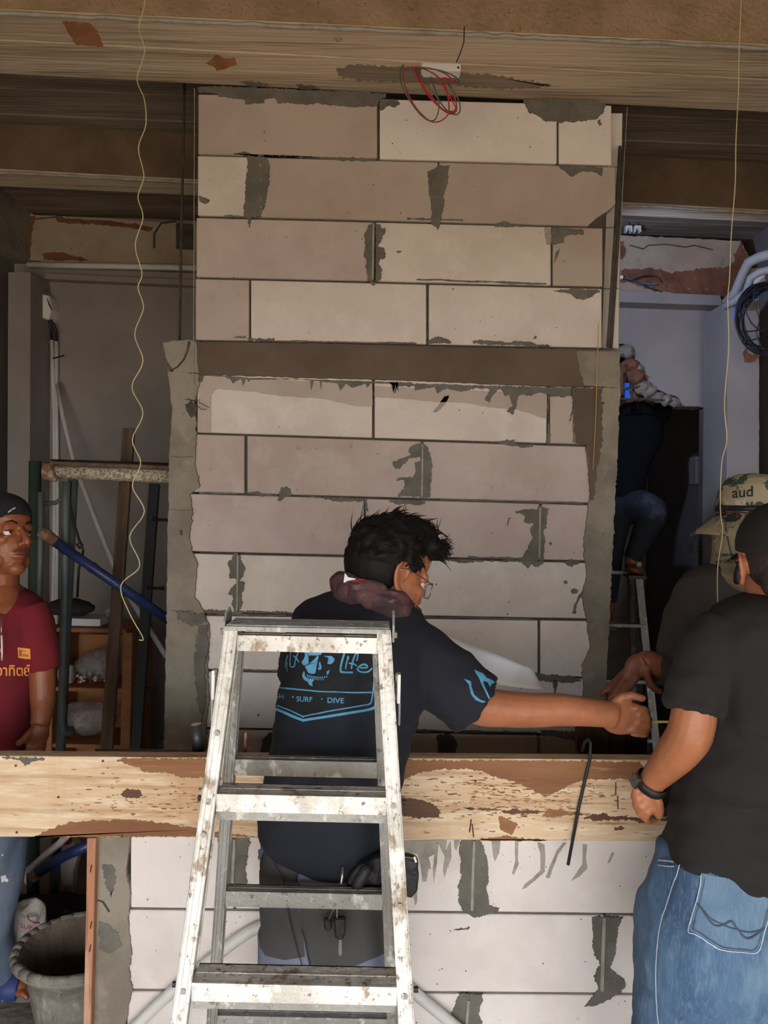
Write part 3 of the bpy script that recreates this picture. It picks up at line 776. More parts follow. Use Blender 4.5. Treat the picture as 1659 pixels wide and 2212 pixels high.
# ------------------------------------------------------------------ timber over the low wall
M['timber'] = mat('raw_weathered_timber', (224, 196, 160), [((204, 168, 130), 3, .40, .62, (.6, 1, 2), .9), ((168, 116, 78), 10, .58, .70, (.14, 1, 3), .75), ((236, 216, 186), 22, .54, .66, (.35, 1, 2), .7), ((128, 92, 66), 60, .64, .70, (.22, 1, 1.6), .8), ((190, 140, 96), 2.2, .56, .70, (3.5, 1, .5), .5), ((172, 128, 90), 34, .50, .60, (.05, 1, 1.4), .55), ((240, 222, 194), 46, .54, .62, (.12, 1, 1.2), .5)], .85, (60, .5, (.12, 1, 2.5)))
M['timber_stain'] = mat('brown_stained_timber', (150, 104, 70), [((122, 80, 52), 5, .42, .64, (.4, 1, 3), .8), ((186, 146, 108), 40, .6, .72, (.25, 1, 3), .7)], .8, (60, .4, (.1, 1, 3)))
M['timber_dark'] = mat('dark_wet_timber', (104, 72, 50), [((80, 54, 38), 8, .42, .64, (.3, 1, 3), .8)], .7, (60, .4, (.1, 1, 3)))
M['timber_red'] = mat('reddish_formwork_timber', (178, 124, 94), [((206, 168, 138), 10, .5, .66, (3, 1, .3), .9), ((140, 90, 66), 22, .56, .7, (3, 1, .3), .7)], .85, (60, .4, (3, 1, .1)))
DB = 1.885
board = MB().pprism([(-120, 1634), (0, 1633), (440, 1637), (900, 1638), (1460, 1642), (1740, 1646), (1740, 1822), (1440, 1818), (900, 1814), (420, 1809), (0, 1808), (-120, 1808)], DB, .045).build('formwork_board', M['timber'], bevel=.002)
tag(board, 'wide raw timber board nailed across the top of the low block wall', 'board')
e1 = lambda p: cr(0, 1600, 3.456, p)
ST = [
 (e1([(870, 150), (960, 180), (1050, 215), (1090, 240), (1180, 235), (1290, 250), (1340, 275), (1500, 278), (1620, 250), (1700, 236), (1700, 134), (900, 130)]), 'timber_stain'),
 (e1([(250, 718), (330, 680), (430, 640), (520, 610), (700, 598), (900, 590), (1000, 585), (1070, 595), (1240, 620), (1460, 650), (1700, 690), (1900, 718)]), 'timber_stain'),
 (e1([(898, 400), (930, 370), (990, 355), (1050, 370), (1068, 410), (1030, 430), (960, 434), (915, 420)]), 'timber_dark'),
 (e4([(5, 118), (400, 122), (900, 122), (1500, 132), (1530, 200), (1450, 240), (1300, 235), (1150, 240), (1050, 280), (960, 330), (900, 350), (850, 320), (780, 280), (700, 245), (600, 225), (520, 190), (420, 172), (250, 180), (130, 200), (60, 230), (5, 260)]), 'timber_stain'),
 (e4([(0, 362), (80, 355), (160, 370), (240, 410), (268, 450), (240, 476), (120, 478), (0, 462)]), 'timber_dark'),
 (e4([(400, 414), (500, 418), (640, 422), (600, 432), (450, 424)]), 'timber_dark'),
 (e4([(636, 436), (700, 430), (720, 418), (760, 430), (840, 424), (880, 440), (840, 450), (660, 450)]), 'timber_dark'),
 (e4([(890, 470), (920, 420), (1000, 428), (1060, 444), (1190, 452), (1060, 462), (960, 474)]), 'timber_stain'),
 (e4([(1146, 480), (1190, 456), (1290, 452), (1310, 466), (1420, 470), (1560, 484), (1700, 470), (1700, 492), (1540, 500), (1500, 512), (1460, 492), (1300, 488), (1230, 494)]), 'timber_dark'),
 (e4([(1338, 542), (1380, 528), (1406, 544), (1380, 556), (1340, 556)]), 'timber_dark'),
 (e4([(500, 606), (640, 592), (690, 588), (740, 602), (920, 612), (920, 620), (500, 616)]), 'timber_stain'),
 (e4([(620, 470), (680, 480), (740, 520), (700, 580), (640, 560)]), 'timber_stain'),
 (e1([(20, 132), (160, 150), (180, 186), (240, 160), (330, 140), (330, 128), (20, 122)]), 'mortar'),
]
for i, (poly, m) in enumerate(ST):
    smear(poly, DB, .0008, M[m], board, 'stain' if m != 'mortar' else 'mortar_smear', 3.2, 2.6, i + 20)
mb = MB()
for i in range(520):
    t = rs.random()
    x = rs.gauss(1080, 130) if t < .55 else rs.uniform(150, 440) if t < .75 else rs.uniform(880, 1440)
    y = rs.gauss(1722, 34)
    if not (1646 < y < 1800 and 0 < x < 1450): continue
    L, h = rs.uniform(1.5, 9), rs.uniform(.5, 1.5)
    k = rs.choice((5, 6, 7))
    mb.pprism([(x + math.cos(j / k * 6.283) * L * rs.uniform(.6, 1.3), y + math.sin(j / k * 6.283) * h * rs.uniform(.6, 1.4)) for j in range(k)], DB - .0006, .002)
o = mb.build('peeled_flecks', M['timber_stain'], board)
o['kind'] = 'stuff'
for x, y, a in ((1018, 1770, -4), (1020, 1780, 3), (1330, 1690, 0), (1334, 1720, 1)):
    MB().ptube([(x, y, DB - .001), (x + a, y + 28, DB - .001)], .0018, n=5).build('split', M['timber_dark'], board)
for x, y in ((36, 1798), (34, 1654), (126, 1722), (222, 1644), (432, 1704), (1027, 1687), (264, 1806)):
    MB().ptube([(x, y, DB - .003), (x, y, DB + .004)], .003, n=8).build('nail_head', M['joint'], board)
# cement bedding on the board and a second board lying on top
o = MB().prism([W(-120, 1634, DB + .03), W(1740, 1646, DB + .03), W(1740, 1638, DB + .16), W(-120, 1626, DB + .16)], (0, 0, -.05)).build('trim_13', M['concrete'])
tag(o, 'grey cement bedding on top of the low wall behind the timber board', None, None, 'structure')
o = MB().prism([W(205, 1632, DB + .06), W(560, 1634, DB + .06), W(560, 1624, DB + .16), W(205, 1622, DB + .16)], (0, 0, .006)).build('plank', M['timber_dark'], bevel=.001)
tag(o, 'weathered plank lying flat on the low wall beside the pipe stub', 'plank')
o = MB().pprism([(188, 1811), (207, 1811), (202, 2000), (196, 2212), (180, 2720), (160, 2720), (180, 2212), (186, 1950)], D2 - .03, .14).build('edge_board', M['timber_red'], bevel=.001)
tag(o, 'reddish upright formwork batten at the end of the low wall', 'board')
for x, y in ((196, 1868), (194, 2040), (196, 1990)):
    MB().ptube([(x + 2, y, D2 - .031), (x, y + 10, D2 - .034), (x - 1, y + 16, D2 - .031)], .0014, n=5).build('bent_nail', M['joint'], o)

# ------------------------------------------------------------------ materials of the things
M['alu'] = mat('paint_spattered_aluminium', (226, 223, 216), [((186, 180, 168), 7, .45, .62, (1, 1, .35), .8), ((146, 124, 98), 30, .55, .62, (1, 1, .7), .9), ((244, 240, 232), 22, .54, .62, (1, 1, 1), .9), ((104, 86, 66), 75, .60, .66, (1, 1, .8), .85)], .5, (90, .35), metal=.1)
M['alu_grey'] = mat('dull_aluminium', (158, 156, 150), [((128, 124, 116), 8, .45, .65, (1, 1, .3), .7), ((206, 202, 194), 40, .56, .64, (1, 1, .6), .8), ((104, 90, 74), 55, .60, .67, (1, 1, 1), .8)], .5, (90, .35), metal=.15)
M['steel'] = mat('painted_scaffold_tube', (104, 112, 110), [((80, 88, 86), 6, .42, .62, (1, 1, .4), .8), ((170, 166, 156), 30, .66, .74, (1, 1, .5), .7)], .55, metal=.2)
M['green_steel'] = mat('dark_green_tube', (56, 70, 62), [((42, 54, 48), 8, .42, .62, (1, 1, .4), .8), ((180, 178, 170), 26, .7, .75, (1, 1, 1), .8)], .5)
M['speckle'] = mat('lime_speckled_tube', (196, 182, 156), [((120, 104, 84), 120, .46, .56, (1, 1, 1), .9), ((226, 216, 196), 90, .56, .66, (1, 1, 1), .7)], .8, (80, .5))
M['rust'] = mat('rusty_coupler', (132, 92, 66), [((184, 166, 144), 22, .5, .62, (1, 1, 1), .8)], .85, (60, .5))
M['blue_steel'] = mat('scratched_blue_paint', (46, 60, 104), [((32, 42, 78), 12, .42, .6, (1, 1, 1), .8), ((150, 160, 180), 60, .66, .72, (1, 1, 1), .6)], .4)
M['oldwood'] = mat('old_grey_plank', (112, 90, 72), [((84, 64, 50), 8, .42, .62, (3, 1, .4), .9), ((136, 116, 98), 20, .58, .7, (4, 1, .3), .6)], .9, (40, .5, (3, 1, .2)))
M['blackwood'] = mat('blackened_plank', (66, 50, 42), [((46, 34, 30), 8, .42, .62, (3, 1, .4), .9)], .9, (40, .5, (3, 1, .2)))
M['black'] = mat('black_steel', (38, 38, 40), rough=.6)
M['cable'] = mat('black_cable', (30, 30, 34), rough=.5)
M['cable_blue'] = mat('blue_cable', (60, 110, 180), rough=.5)
M['wire_red'] = mat('red_wire', (190, 44, 52), rough=.45)
M['wire_green'] = mat('green_wire', (74, 104, 88), rough=.45)
M['pvc'] = mat('white_pvc', (214, 210, 204), [((190, 184, 176), 5, .45, .65, (1, 1, 1), .6)], .5)
M['conduit_grey'] = mat('dusty_grey_conduit', (160, 154, 150), [((132, 126, 122), 5, .45, .65, (1, 1, 1), .7)], .6)
M['string'] = mat('pale_twine', (204, 192, 146), rough=.8)
M['shelfwood'] = mat('brown_shelf_board', (168, 112, 66), [((142, 90, 50), 6, .42, .62, (1, 1, 4), .7)], .7)
M['white'] = mat('white_plastic', (222, 218, 214), rough=.5)
M['paper'] = mat('white_paper', (232, 230, 234), rough=.9)
M['tub'] = mat('cement_caked_rubber', (138, 130, 118), [((96, 90, 82), 7, .42, .62, (1, 1, 1), .8), ((176, 168, 154), 26, .56, .68, (2, 2, .4), .7), ((66, 62, 58), 40, .62, .7, (2, 2, .4), .7)], .95, (50, .7))
M['tub_in'] = mat('tub_inside', (116, 102, 86), [((84, 72, 60), 9, .42, .62, (2, 2, .4), .8)], .9, (50, .5))
M['clear'] = mat('clear_plastic_bag', (200, 196, 190), [((150, 146, 140), 20, .45, .6, (1, 1, 1), .8)], .25, (30, .8), alpha=.42)
M['darkcloth'] = mat('dark_cloth', (54, 50, 50), [((38, 35, 36), 8, .42, .62, (1, 1, 1), .8)], .95, (40, .4))
M['bag'] = mat('white_woven_bag', (214, 204, 196), [((186, 172, 160), 6, .45, .62, (1, 1, 1), .7)], .85, (60, .4))
M['red_print'] = mat('red_print', (190, 50, 42))
M['brown_dark'] = mat('dark_brown_wood', (92, 70, 54), [((60, 44, 34), 8, .45, .62, (6, 1, .5), .9), ((136, 118, 100), 30, .6, .7, (8, 1, .4), .6)], .9, (50, .5, (5, 1, .3)))

# ------------------------------------------------------------------ step ladder in front
ladder = thing('step_ladder', 'paint-spattered aluminium step ladder standing open in front of the man', 'ladder', (-.15, 1.36, 0))
ZT = 1.335
def fd(z): return 1.38 - .25 * (ZT - z)
def rd(z): return 1.45 + .165 * (ZT - z)
def railx(pt, dt, pb, db):
    a, b = W(pt[0], pt[1], dt), W(pb[0], pb[1], db)
    return lambda z: a.x + (b.x - a.x) * (z - a.z) / (b.z - a.z)
xlF = railx((499, 1362), 1.38, (396, 2130), fd(.775))
xrF = railx((829, 1362), 1.38, (874, 2130), fd(.775))
xlR = railx((512, 1380), 1.45, (474, 1960), rd(.75))
xrR = railx((816, 1380), 1.45, (838, 1960), rd(.75))
def rail(xf, dfn, z0, z1, w, dep, m, inner):
    """C-section rail with two ribs on its face"""
    mb = MB()
    a, b = Vector((xf(z1), dfn(z1), z1)), Vector((xf(z0), dfn(z0), z0))
    ax = (a - b) / 2
    c = (a + b) / 2
    sx, sy = Vector((1, 0, 0)), Vector((0, 1, 0))
    mb.obox(c + sy * .0015, sx * w, ax, sy * .0015)                                   # face
    mb.obox(c + sy * dep / 2 - sx * inner * (w - .0015), sx * .0015, ax, sy * dep / 2)      # outer web
    mb.obox(c + sy * dep / 2 + sx * inner * (w * .55), sx * .0012, ax, sy * dep / 2 * .8)   # inner web
    mb.obox(c + sy * (dep - .0015), sx * w * .8, ax, sy * .0015)
    for k in (-.82, -.3, .5, .9):
        mb.obox(c + sx * w * k - sy * .0012, sx * w * .05, ax, sy * .0016)
    return mb.build('rail', m, ladder)
lf = rail(xlF, fd, 0.012, ZT, .0128, .05, M['alu'], 1)
rf = rail(xrF, fd, 0.012, ZT, .0128, .05, M['alu'], -1)
lr = rail(xlR, rd, 0.012, ZT - .01, .011, .035, M['alu_grey'], 1)
rr_ = rail(xrR, rd, 0.012, ZT - .01, .011, .035, M['alu_grey'], -1)
for xf, dfn in ((xlF, fd), (xrF, fd), (xlR, rd), (xrR, rd)):
    MB().box(xf(0) - .018, xf(0) + .018, dfn(0) - .006, dfn(0) + .05, 0.0, .035).build('rubber_foot', M['black'], ladder, bevel=.003)
def step(xl, xr, d, z, dep, h, m, name='step'):
    mb = MB()
    mb.box(xl, xr, d, d + dep, z - .003, z)
    mb.box(xl, xr, d, d + .003, z - h, z)
    mb.box(xl, xr, d + dep - .003, d + dep, z - h, z)
    mb.box(xl, xr, d - .0015, d + .004, z - .004, z + .0005)
    mb.box(xl, xr, d + dep * .5, d + dep * .56, z, z + .0007)
    return mb.build(name, m, ladder)
for z in (1.062, .782, .502, .222):
    s = step(xlF(z) + .012, xrF(z) - .012, fd(z) + .002, z, .055, .03, M['alu'])
    MB().box(xlF(z) + .013, xrF(z) - .013, fd(z) + .012, fd(z) + .014, z - .048, z - .03).build('step_lip', M['alu_grey'], s)
    s2 = step(xlR(z) + .01, xrR(z) - .01, rd(z) + .002, z, .032, .031, M['alu_grey'], 'rear_step')
    for xf, s_ in ((xlF, 1), (xrF, -1)):
        MB().tube([Vector((xf(z), fd(z) - .004, z - .012)), Vector((xf(z), fd(z) + .002, z - .012))], .0055, n=10).build('rivet', M['alu_grey'], ladder)
        MB().tube([Vector((xf(z) - s_ * .0155, fd(z) + .02, z - .014)), Vector((xf(z) - s_ * .023, fd(z) + .02, z - .014))], .005, n=8).build('bolt', M['black'], ladder)
# head of the ladder: front rung, tread and hinge plates
step(xlF(ZT - .02) + .012, xrF(ZT - .02) - .012, fd(ZT) + .001, ZT - .012, .04, .028, M['alu'], 'top_rung')
top = MB().box(xlF(ZT) - .012, xrF(ZT) + .012, fd(ZT) - .002, fd(ZT) + .1, ZT - .004, ZT + .004)
for k in range(5):
    top.box(xlF(ZT) - .01, xrF(ZT) + .01, fd(ZT) + .006 + k * .02, fd(ZT) + .012 + k * .02, ZT + .004, ZT + .0065)
top.build('top_tread', M['alu_grey'], ladder)
for s_, xf in ((-1, xlF), (1, xrF)):
    x = xf(ZT) + s_ * .0155
    mb = MB().prism([(x, fd(ZT) + .02, ZT - .022), (x, fd(ZT) + .08, ZT - .022), (x, fd(ZT) + .085, ZT + .012), (x, fd(ZT) + .07, ZT + .03), (x, fd(ZT) + .055, ZT + .02), (x, fd(ZT) + .04, ZT + .026), (x, fd(ZT) + .022, ZT + .008)], (s_ * .004, 0, 0))
    pl = mb.build('hinge_plate', M['alu_grey'], ladder)
    MB().tube([Vector((x, fd(ZT) + .03, ZT - .01)), Vector((x + s_ * .009, fd(ZT) + .03, ZT - .01))], .006, n=8).build('pivot_bolt', M['alu_grey'], pl)
    # locking spreader between front and rear rails
    zz = 1.24
    xx = xf(zz) + s_ * .017
    MB().tube([Vector((xx, fd(zz) + .01, zz + .02)), Vector((xx, fd(zz) + .06, zz - .03)), Vector((xx, rd(zz) + .02, zz - .02))], .003, n=6, flat=2).build('spreader', M['alu_grey'], ladder)
    MB().obox((xx + s_ * .004, fd(zz) + .02, zz - .004), (.003, 0, 0), (0, .012, 0), (0, 0, .026)).build('latch', M['white'], ladder, bevel=.001)
    MB().obox((xx + s_ * .006, fd(zz) + .02, zz - .05), (.002, 0, 0), (0, .007, 0), (0, 0, .02)).build('latch_tongue', M['alu_grey'], ladder, bevel=.001)
for z, xf, k in ((1.16, xlF, 0), (1.0, xlF, 0), (.9, xrF, 0), (.71, xlF, 0), (.95, xrR, 1)):
    MB().tube([Vector((xf(z), (rd if k else fd)(z) - .003, z)), Vector((xf(z), (rd if k else fd)(z) + .003, z))], .005, n=10).build('rivet', M['alu_grey'], ladder)

# ------------------------------------------------------------------ scaffold behind the left man
def floor_pt(px, py): return onz(px, py, 0.0)
scaf = thing('scaffold_frame', 'grey-green steel scaffold frame with a lime-speckled top tube', 'scaffold', (-1.2, 3.0, 0))
dsc = 3.0
a = W(76, 996, dsc); b = floor_pt(58, 1962); b.y = dsc
MB().tube([a, Vector((b.x, dsc, 0.0))], .0235, n=14).build('post', M['green_steel'], scaf, smooth=True)
mb = MB().tube([a + Vector((.03, -.01, -.12)), a + Vector((.034, -.01, -.3)), a + Vector((.03, -.01, -.9)), a + Vector((.02, -.01, -1.2))], .013, n=10)
mb.build('inner_tube', M['steel'], scaf, smooth=True)
c = W(158, 1036, dsc)
MB().tube([c, Vector((c.x - .04, dsc, 0))], .019, n=12).build('post', M['steel'], scaf, smooth=True)
mb = MB().ptube([(143, 1040, dsc - .045), (142, 1090, dsc - .045), (140, 1300, dsc - .045), (134, 1560, dsc - .045), (138, 1584, dsc - .04), (150, 1586, dsc - .03), (152, 1570, dsc - .02)], .0165, n=10)
mb.build('loop_tube', M['steel'], scaf, smooth=True)
mb = MB().ptube([(98, 1088, dsc - .02), (120, 1086, dsc - .03), (134, 1078, dsc - .04), (142, 1062, dsc - .045)], .009, n=8)
mb.build('brace', M['steel'], scaf, smooth=True)
MB().ptube([(96, 1018, dsc - .02), (240, 1024, dsc - .02), (440, 1033, dsc - .02)], .0265, n=14).build('top_tube', M['speckle'], scaf, smooth=True)
mb = MB()
mb.ptube([(98, 1018, dsc - .02), (120, 1019, dsc - .02)], .036, n=12)
mb.ptube([(104, 1006, dsc - .06), (112, 1034, dsc - .06)], .014, n=8)
mb.ptube([(94, 1030, dsc - .05), (122, 1036, dsc - .05)], .010, n=8)
mb.build('coupler', M['rust'], scaf)
for x in (131, 150):
    MB().ptube([(x, 1021, dsc - .05), (x, 1021, dsc - .044)], .006, n=8).build('rivet', M['rust'], scaf)
bd = MB().prism([W(108, 1003, dsc - .04), W(250, 1010, dsc - .04), W(440, 1016, dsc - .04), W(440, 1008, dsc + .1), W(110, 998, dsc + .1)], (0, 0, .012)).build('plank', M['oldwood'], bevel=.002)
tag(bd, 'muddy plank lying along the top tube of the scaffold', 'plank')

# props, planks and conduits leaning around the scaffold
pr = thing('steel_prop', 'scratched blue steel prop slanting across the scaffold to the wall column', 'prop', W(230, 1240, 2.9))
MB().ptube([(118, 1170, 2.88), (220, 1240, 2.93), (372, 1344, 3.0)], .0185, n=12).build('tube', M['blue_steel'], pr, smooth=True)
MB().ptube([(88, 1146, 2.865), (120, 1171, 2.88)], .022, n=12).build('rusty_end', M['rust'], pr, smooth=True)
for x, y in ((140, 1186), (200, 1226), (300, 1295)):
    MB().ptube([(x - 5, y - 3.4, 2.885 + (x - 118) * .00045), (x + 5, y + 3.4, 2.89 + (x - 118) * .00045)], .0205, n=12).build('collar', M['blue_steel'], pr)
def lean(p0, p1, wpx, d0, d1, thick, name, m, label, cat):
    a, b = W(p0[0], p0[1], d0), W(p1[0], p1[1], d1)
    t = (a - b) / (a.z - b.z)
    foot = b - t * b.z                       # carry on down to the floor
    w = pxm(wpx, (d0 + d1) / 2) / 2
    mb = MB()
    c = (a + foot) / 2
    ax = (a - foot) / 2
    sx = Vector((1, 0, 0))
    sx = (sx - ax.normalized() * sx.dot(ax.normalized())).normalized()
    sy = ax.normalized().cross(sx)
    mb.obox(c, sx * w, sy * thick, ax)
    lo = min(v.z for v in mb.v)
    mb.v = [v + Vector((0, 0, -lo)) if v.z < .2 else v for v in mb.v]
    o = mb.build(name, m, bevel=.002)
    return tag(o, label, cat)
lean((279, 926), (230, 1625), 25, 3.42, 3.2, .012, 'leaning_plank', M['oldwood'], 'dark old plank leaning upright between shelf and wall column', 'plank')
ang = lean((334, 1045), (294, 1620), 22, 3.62, 3.5, .011, 'steel_upright', M['black'], 'black steel upright with stub brackets behind the wall column', 'steel upright')
for y, x in ((1122, 330), (1270, 320), (1484, 303)):
    mb = MB().ptube([(x, y, 3.56), (x + 26, y + 1, 3.54), (x + 34, y + 1, 3.54)], [.009, .006, .011], n=8)
    mb.build('stub_bracket', M['black'], ang)
def conduit(pts, r, label, m='pvc', cat='conduit', name='conduit', group=None, extra=None):
    o = MB().ptube(pts, r, n=10).build(name, M[m], smooth=True)
    return tag(o, label, cat, group)
conduit([(124, 830, 4.38), (136, 900, 4.3), (160, 1000, 4.2), (205, 1120, 4.0), (262, 1262, 3.85), (360, 1420, 3.7)], .0125, 'white plastic conduit slanting down across the back wall')
conduit([(112, 735, D3 - .02), (117, 900, D3 - .02), (118, 1100, D3 - .02), (108, 1640, D3 - .02)], .0115, 'white upright conduit on the back wall, nearer the pilaster', group='upright conduits')
conduit([(122, 738, D3 - .025), (122, 900, D3 - .025), (124, 1100, D3 - .025), (117, 1640, D3 - .025)], .0115, 'white upright conduit on the back wall, nearer the shelf', group='upright conduits')
conduit([(60, 572, D3 - .125), (250, 575, D3 - .125), (460, 580, D3 - .125)], .017, 'white horizontal pipe under the cracked plaster beam')
o = MB().pprism([(72, 698), (86, 698), (82, 1660), (66, 1660)], D3 - .03, .03).build('cable_trunking', M['pvc'], bevel=.002)
tag(o, 'flat white cable trunking running down beside the pilaster', 'trunking')
bx = thing('breaker_box', 'small tilted white breaker box high on the back wall', 'breaker box', W(92, 690, D3 - .03))
MB().prism([W(82, 634, D3 - .1), W(106, 638, D3 - .1), W(113, 668, D3 - .1), W(104, 690, D3 - .1), W(78, 684, D3 - .1), W(73, 668, D3 - .1)], (0, .1, 0)).build('case', M['white'], bx, bevel=.004)
for k in range(3):
    MB().ptube([(102 + k * 3, 645 + k * 6, D3 - .102), (106 + k * 3, 660 + k * 6, D3 - .102)], .0025, n=5).build('vent_slit', M['joint'], bx)
mb = MB().ptube([(88, 622, D3 - .04), (96, 618, D3 - .06), (100, 628, D3 - .05), (94, 634, D3 - .06)], .006, n=6)
mb.build('wire_knot', M['cable'], bx)
for i, p in enumerate(([(101, 680, D3 - .06), (108, 695, D3 - .07), (111, 715, D3 - .05), (112, 736, D3 - .02)], [(103, 682, D3 - .06), (113, 698, D3 - .07), (121, 716, D3 - .05), (122, 738, D3 - .025)])):
    MB().ptube(p, .009, n=8).build('flexible_tail', M['cable'], bx, smooth=True)
ad = thing('power_adapter', 'black power adapter hanging by its cord beside the pilaster', 'adapter', W(79, 790, D3 - .06))
MB().pprism([(70, 765), (86, 764), (87, 790), (71, 790)], D3 - .09, .045).build('case', M['cable'], ad, bevel=.003)
MB().pprism([(73, 769), (78, 769), (78, 786), (73, 786)], D3 - .0915, .004).build('sticker', M['white'], ad)
MB().ptube([(78, 764, D3 - .07), (77, 740, D3 - .07), (79, 700, D3 - .06), (78, 686, D3 - .05), (72, 694, D3 - .05), (73, 706, D3 - .05)], .004, n=6).build('cord', M['cable'], ad)
mb = MB().ptube([(114, 774, D3 - .045), (124, 772, D3 - .05), (138, 768, D3 - .06)], .004, n=6).build('cable_tie', M['cable'])
tag(mb, 'black cable tie sticking out around the two upright conduits', 'cable tie')
o = MB().ptube([(152, 1040, dsc - .03), (150, 1090, dsc - .04), (160, 1130, dsc - .05), (172, 1170, dsc - .05), (178, 1178, dsc - .05), (172, 1184, dsc - .05), (166, 1176, dsc - .05), (174, 1172, dsc - .06), (180, 1190, dsc - .05), (170, 1230, dsc - .04), (167, 1290, dsc - .04)], .005, n=6).build('hanging_wire', M['cable'], smooth=True)
tag(o, 'black wire knotted and hanging from the scaffold tube', 'wire')

# ------------------------------------------------------------------ shelf with its things
sh = thing('open_shelf', 'low brown wooden open shelf behind the scaffold', 'shelf', W(190, 1625, 3.75))
ds = 3.62
def shelf_box(x0, x1, y0, y1, dd0, dd1, name, m='shelfwood'):
    p = W(x0, y0, dd0); q = W(x1, y1, dd0)
    return MB().box(p.x, q.x, dd0, dd1, q.z, p.z).build(name, M[m], sh, bevel=.002)
shelf_box(100, 272, 1356, 1368, ds, ds + .32, 'top')
shelf_box(265, 275, 1366, 1860, ds, ds + .32, 'side_panel')
shelf_box(98, 106, 1366, 1860, ds, ds + .32, 'side_panel')
shelf_box(104, 266, 1484, 1496, ds + .01, ds + .3, 'shelf')
shelf_box(104, 266, 1606, 1618, ds + .01, ds + .3, 'shelf')
shelf_box(104, 266, 1735, 1747, ds + .01, ds + .3, 'shelf')
shelf_box(104, 268, 1368, 1858, ds + .3, ds + .315, 'back_panel')
zt = W(200, 1356, ds).z
p = W(168, 1356, ds)
o = MB().box(p.x - .1, p.x + .09, ds + .04, ds + .22, zt, zt + .035).build('paper_ream', M['paper'], bevel=.002)
tag(o, 'white ream of paper lying on top of the open shelf', 'paper')
def lump(c, r, m, name, label, cat, seed, amp=.35, squash=(1, 1, .7), res=(18, 12), smooth=True, freq=9):
    mb = MB().ellipsoid(c, (r * squash[0], 0, 0), (0, r * squash[1], 0), (0, 0, r * squash[2]), *res)
    c = Vector(c)
    mb.v = [c + (q - c) * (1 + amp * noise.noise(q * freq + Vector((seed, 0, 0))) + amp * .5 * noise.noise(q * freq * 3 + Vector((seed, 4, 0)))) for q in mb.v]
    o = mb.build(name, m, smooth=smooth)
    return tag(o, label, cat) if label else o
def sit(o, z):
    dz = z - min((v.co.z for v in o.data.vertices)) - o.location.z
    o.location.z += dz
    WLOC[o] = o.location.copy()
o = lump(W(150, 1330, ds + .12), .12, M['darkcloth'], 'dark_cloth', 'dark crumpled cloth heaped on the paper on the shelf', 'cloth', 1, squash=(1.1, .8, .34)); sit(o, zt + .035)
o = lump(W(243, 1340, ds + .16), .045, M['clear'], 'plastic_bag', 'small grey plastic bag on the end of the shelf top', 'bag', 2, squash=(.8, .8, 1)); sit(o, zt)
zm = W(200, 1484, ds).z
o = lump(W(205, 1450, ds + .12), .125, M['clear'], 'plastic_bag', 'clear plastic bag of red and white fittings on the middle shelf', 'bag', 3, squash=(.9, .8, .55)); sit(o, zm)
fit = thing('pipe_fittings', 'heap of small red and white fittings in the clear bag', 'fittings', W(200, 1480, ds + .1), None, 'stuff')
mbw, mbr = MB(), MB()
for i in range(46):
    q = W(rs.uniform(165, 245), 1484, ds + rs.uniform(.03, .18)); q.z = zm + rs.uniform(.006, .035)
    (mbr if rs.random() < .4 else mbw).ellipsoid(q, (.008, 0, .002), (0, .008, 0), (0, 0, .006), 7, 5)
mbw.build('white_fittings', M['white'], fit); mbr.build('red_fittings', M['red_print'], fit)
zb = W(200, 1606, ds).z
o = lump(W(195, 1560, ds + .13), .13, M['clear'], 'plastic_bag', 'grey see-through plastic bag on the lower shelf', 'bag', 5, squash=(.9, .8, .62)); sit(o, zb)
o = MB().ptube([(132, 1463, ds + .06), (152, 1461, ds + .06), (158, 1461, ds + .06)], [.042, .044, .040], n=14).build('tape_roll', M['bag'], smooth=True)
tag(o, 'white roll sticking out at the end of the shelf beside the man in red', 'roll')
sit(o, zm)
o = MB().ptube([(330, 1625, 3.55), (342, 1600, 3.55), (358, 1590, 3.6)], .004, n=6).build('floor_cable', M['cable'], smooth=True)
o.data.name = 'black_cable'; o.name = 'black_cable'
tag(o, 'black cable bulging up behind the wall column', 'cable')

# ------------------------------------------------------------------ strings and electrics at the ceiling
s1 = [(313, -150), (313, 0), (300, 60), (313, 110), (296, 170), (312, 215), (315, 270), (299, 320), (311, 380), (298, 425), (309, 470), (292, 530), (307, 590), (298, 622), (310, 665), (291, 722), (309, 780), (285, 836), (309, 892), (286, 950), (304, 1000), (286, 1050), (312, 1105), (280, 1160), (302, 1222), (261, 1265), (280, 1325), (309, 1378), (300, 1382)]
def smooth_px(pts, k=5):
    out = []
    for i in range(len(pts) - 1):
        p0, p1, p2, p3 = pts[max(i - 1, 0)], pts[i], pts[i + 1], pts[min(i + 2, len(pts) - 1)]
        for j in range(k):
            t = j / k
            out.append(tuple(.5 * ((2 * p1[q]) + (-p0[q] + p2[q]) * t + (2 * p0[q] - 5 * p1[q] + 4 * p2[q] - p3[q]) * t * t + (-p0[q] + 3 * p1[q] - 3 * p2[q] + p3[q]) * t ** 3) for q in range(len(p1))))
    out.append(pts[-1])
    return out
o = MB().tube([W(x, y, 2.06) for x, y in smooth_px(s1)] , .0014, n=5).build('twine', M['string'])
tag(o, 'wavy pale twine hanging from the ceiling over the scaffold', 'twine')
s2 = [(1603, -170), (1601, 0), (1597, 100), (1595, 200), (1590, 300), (1588, 400), (1580, 500), (1576, 600), (1572, 650), (1574, 750), (1565, 870), (1570, 950), (1559, 1000), (1556, 1100), (1561, 1150), (1550, 1230), (1551, 1330)]
o = MB().tube([W(x, y, 1.98) for x, y in smooth_px(s2)], .0014, n=5).build('twine', M['string'])
tag(o, 'straight pale twine hanging in front of the camouflage hat', 'twine')
for p in ([(305, 40), (290, 75), (266, 60), (282, 20), (302, 5)], ):
    pass
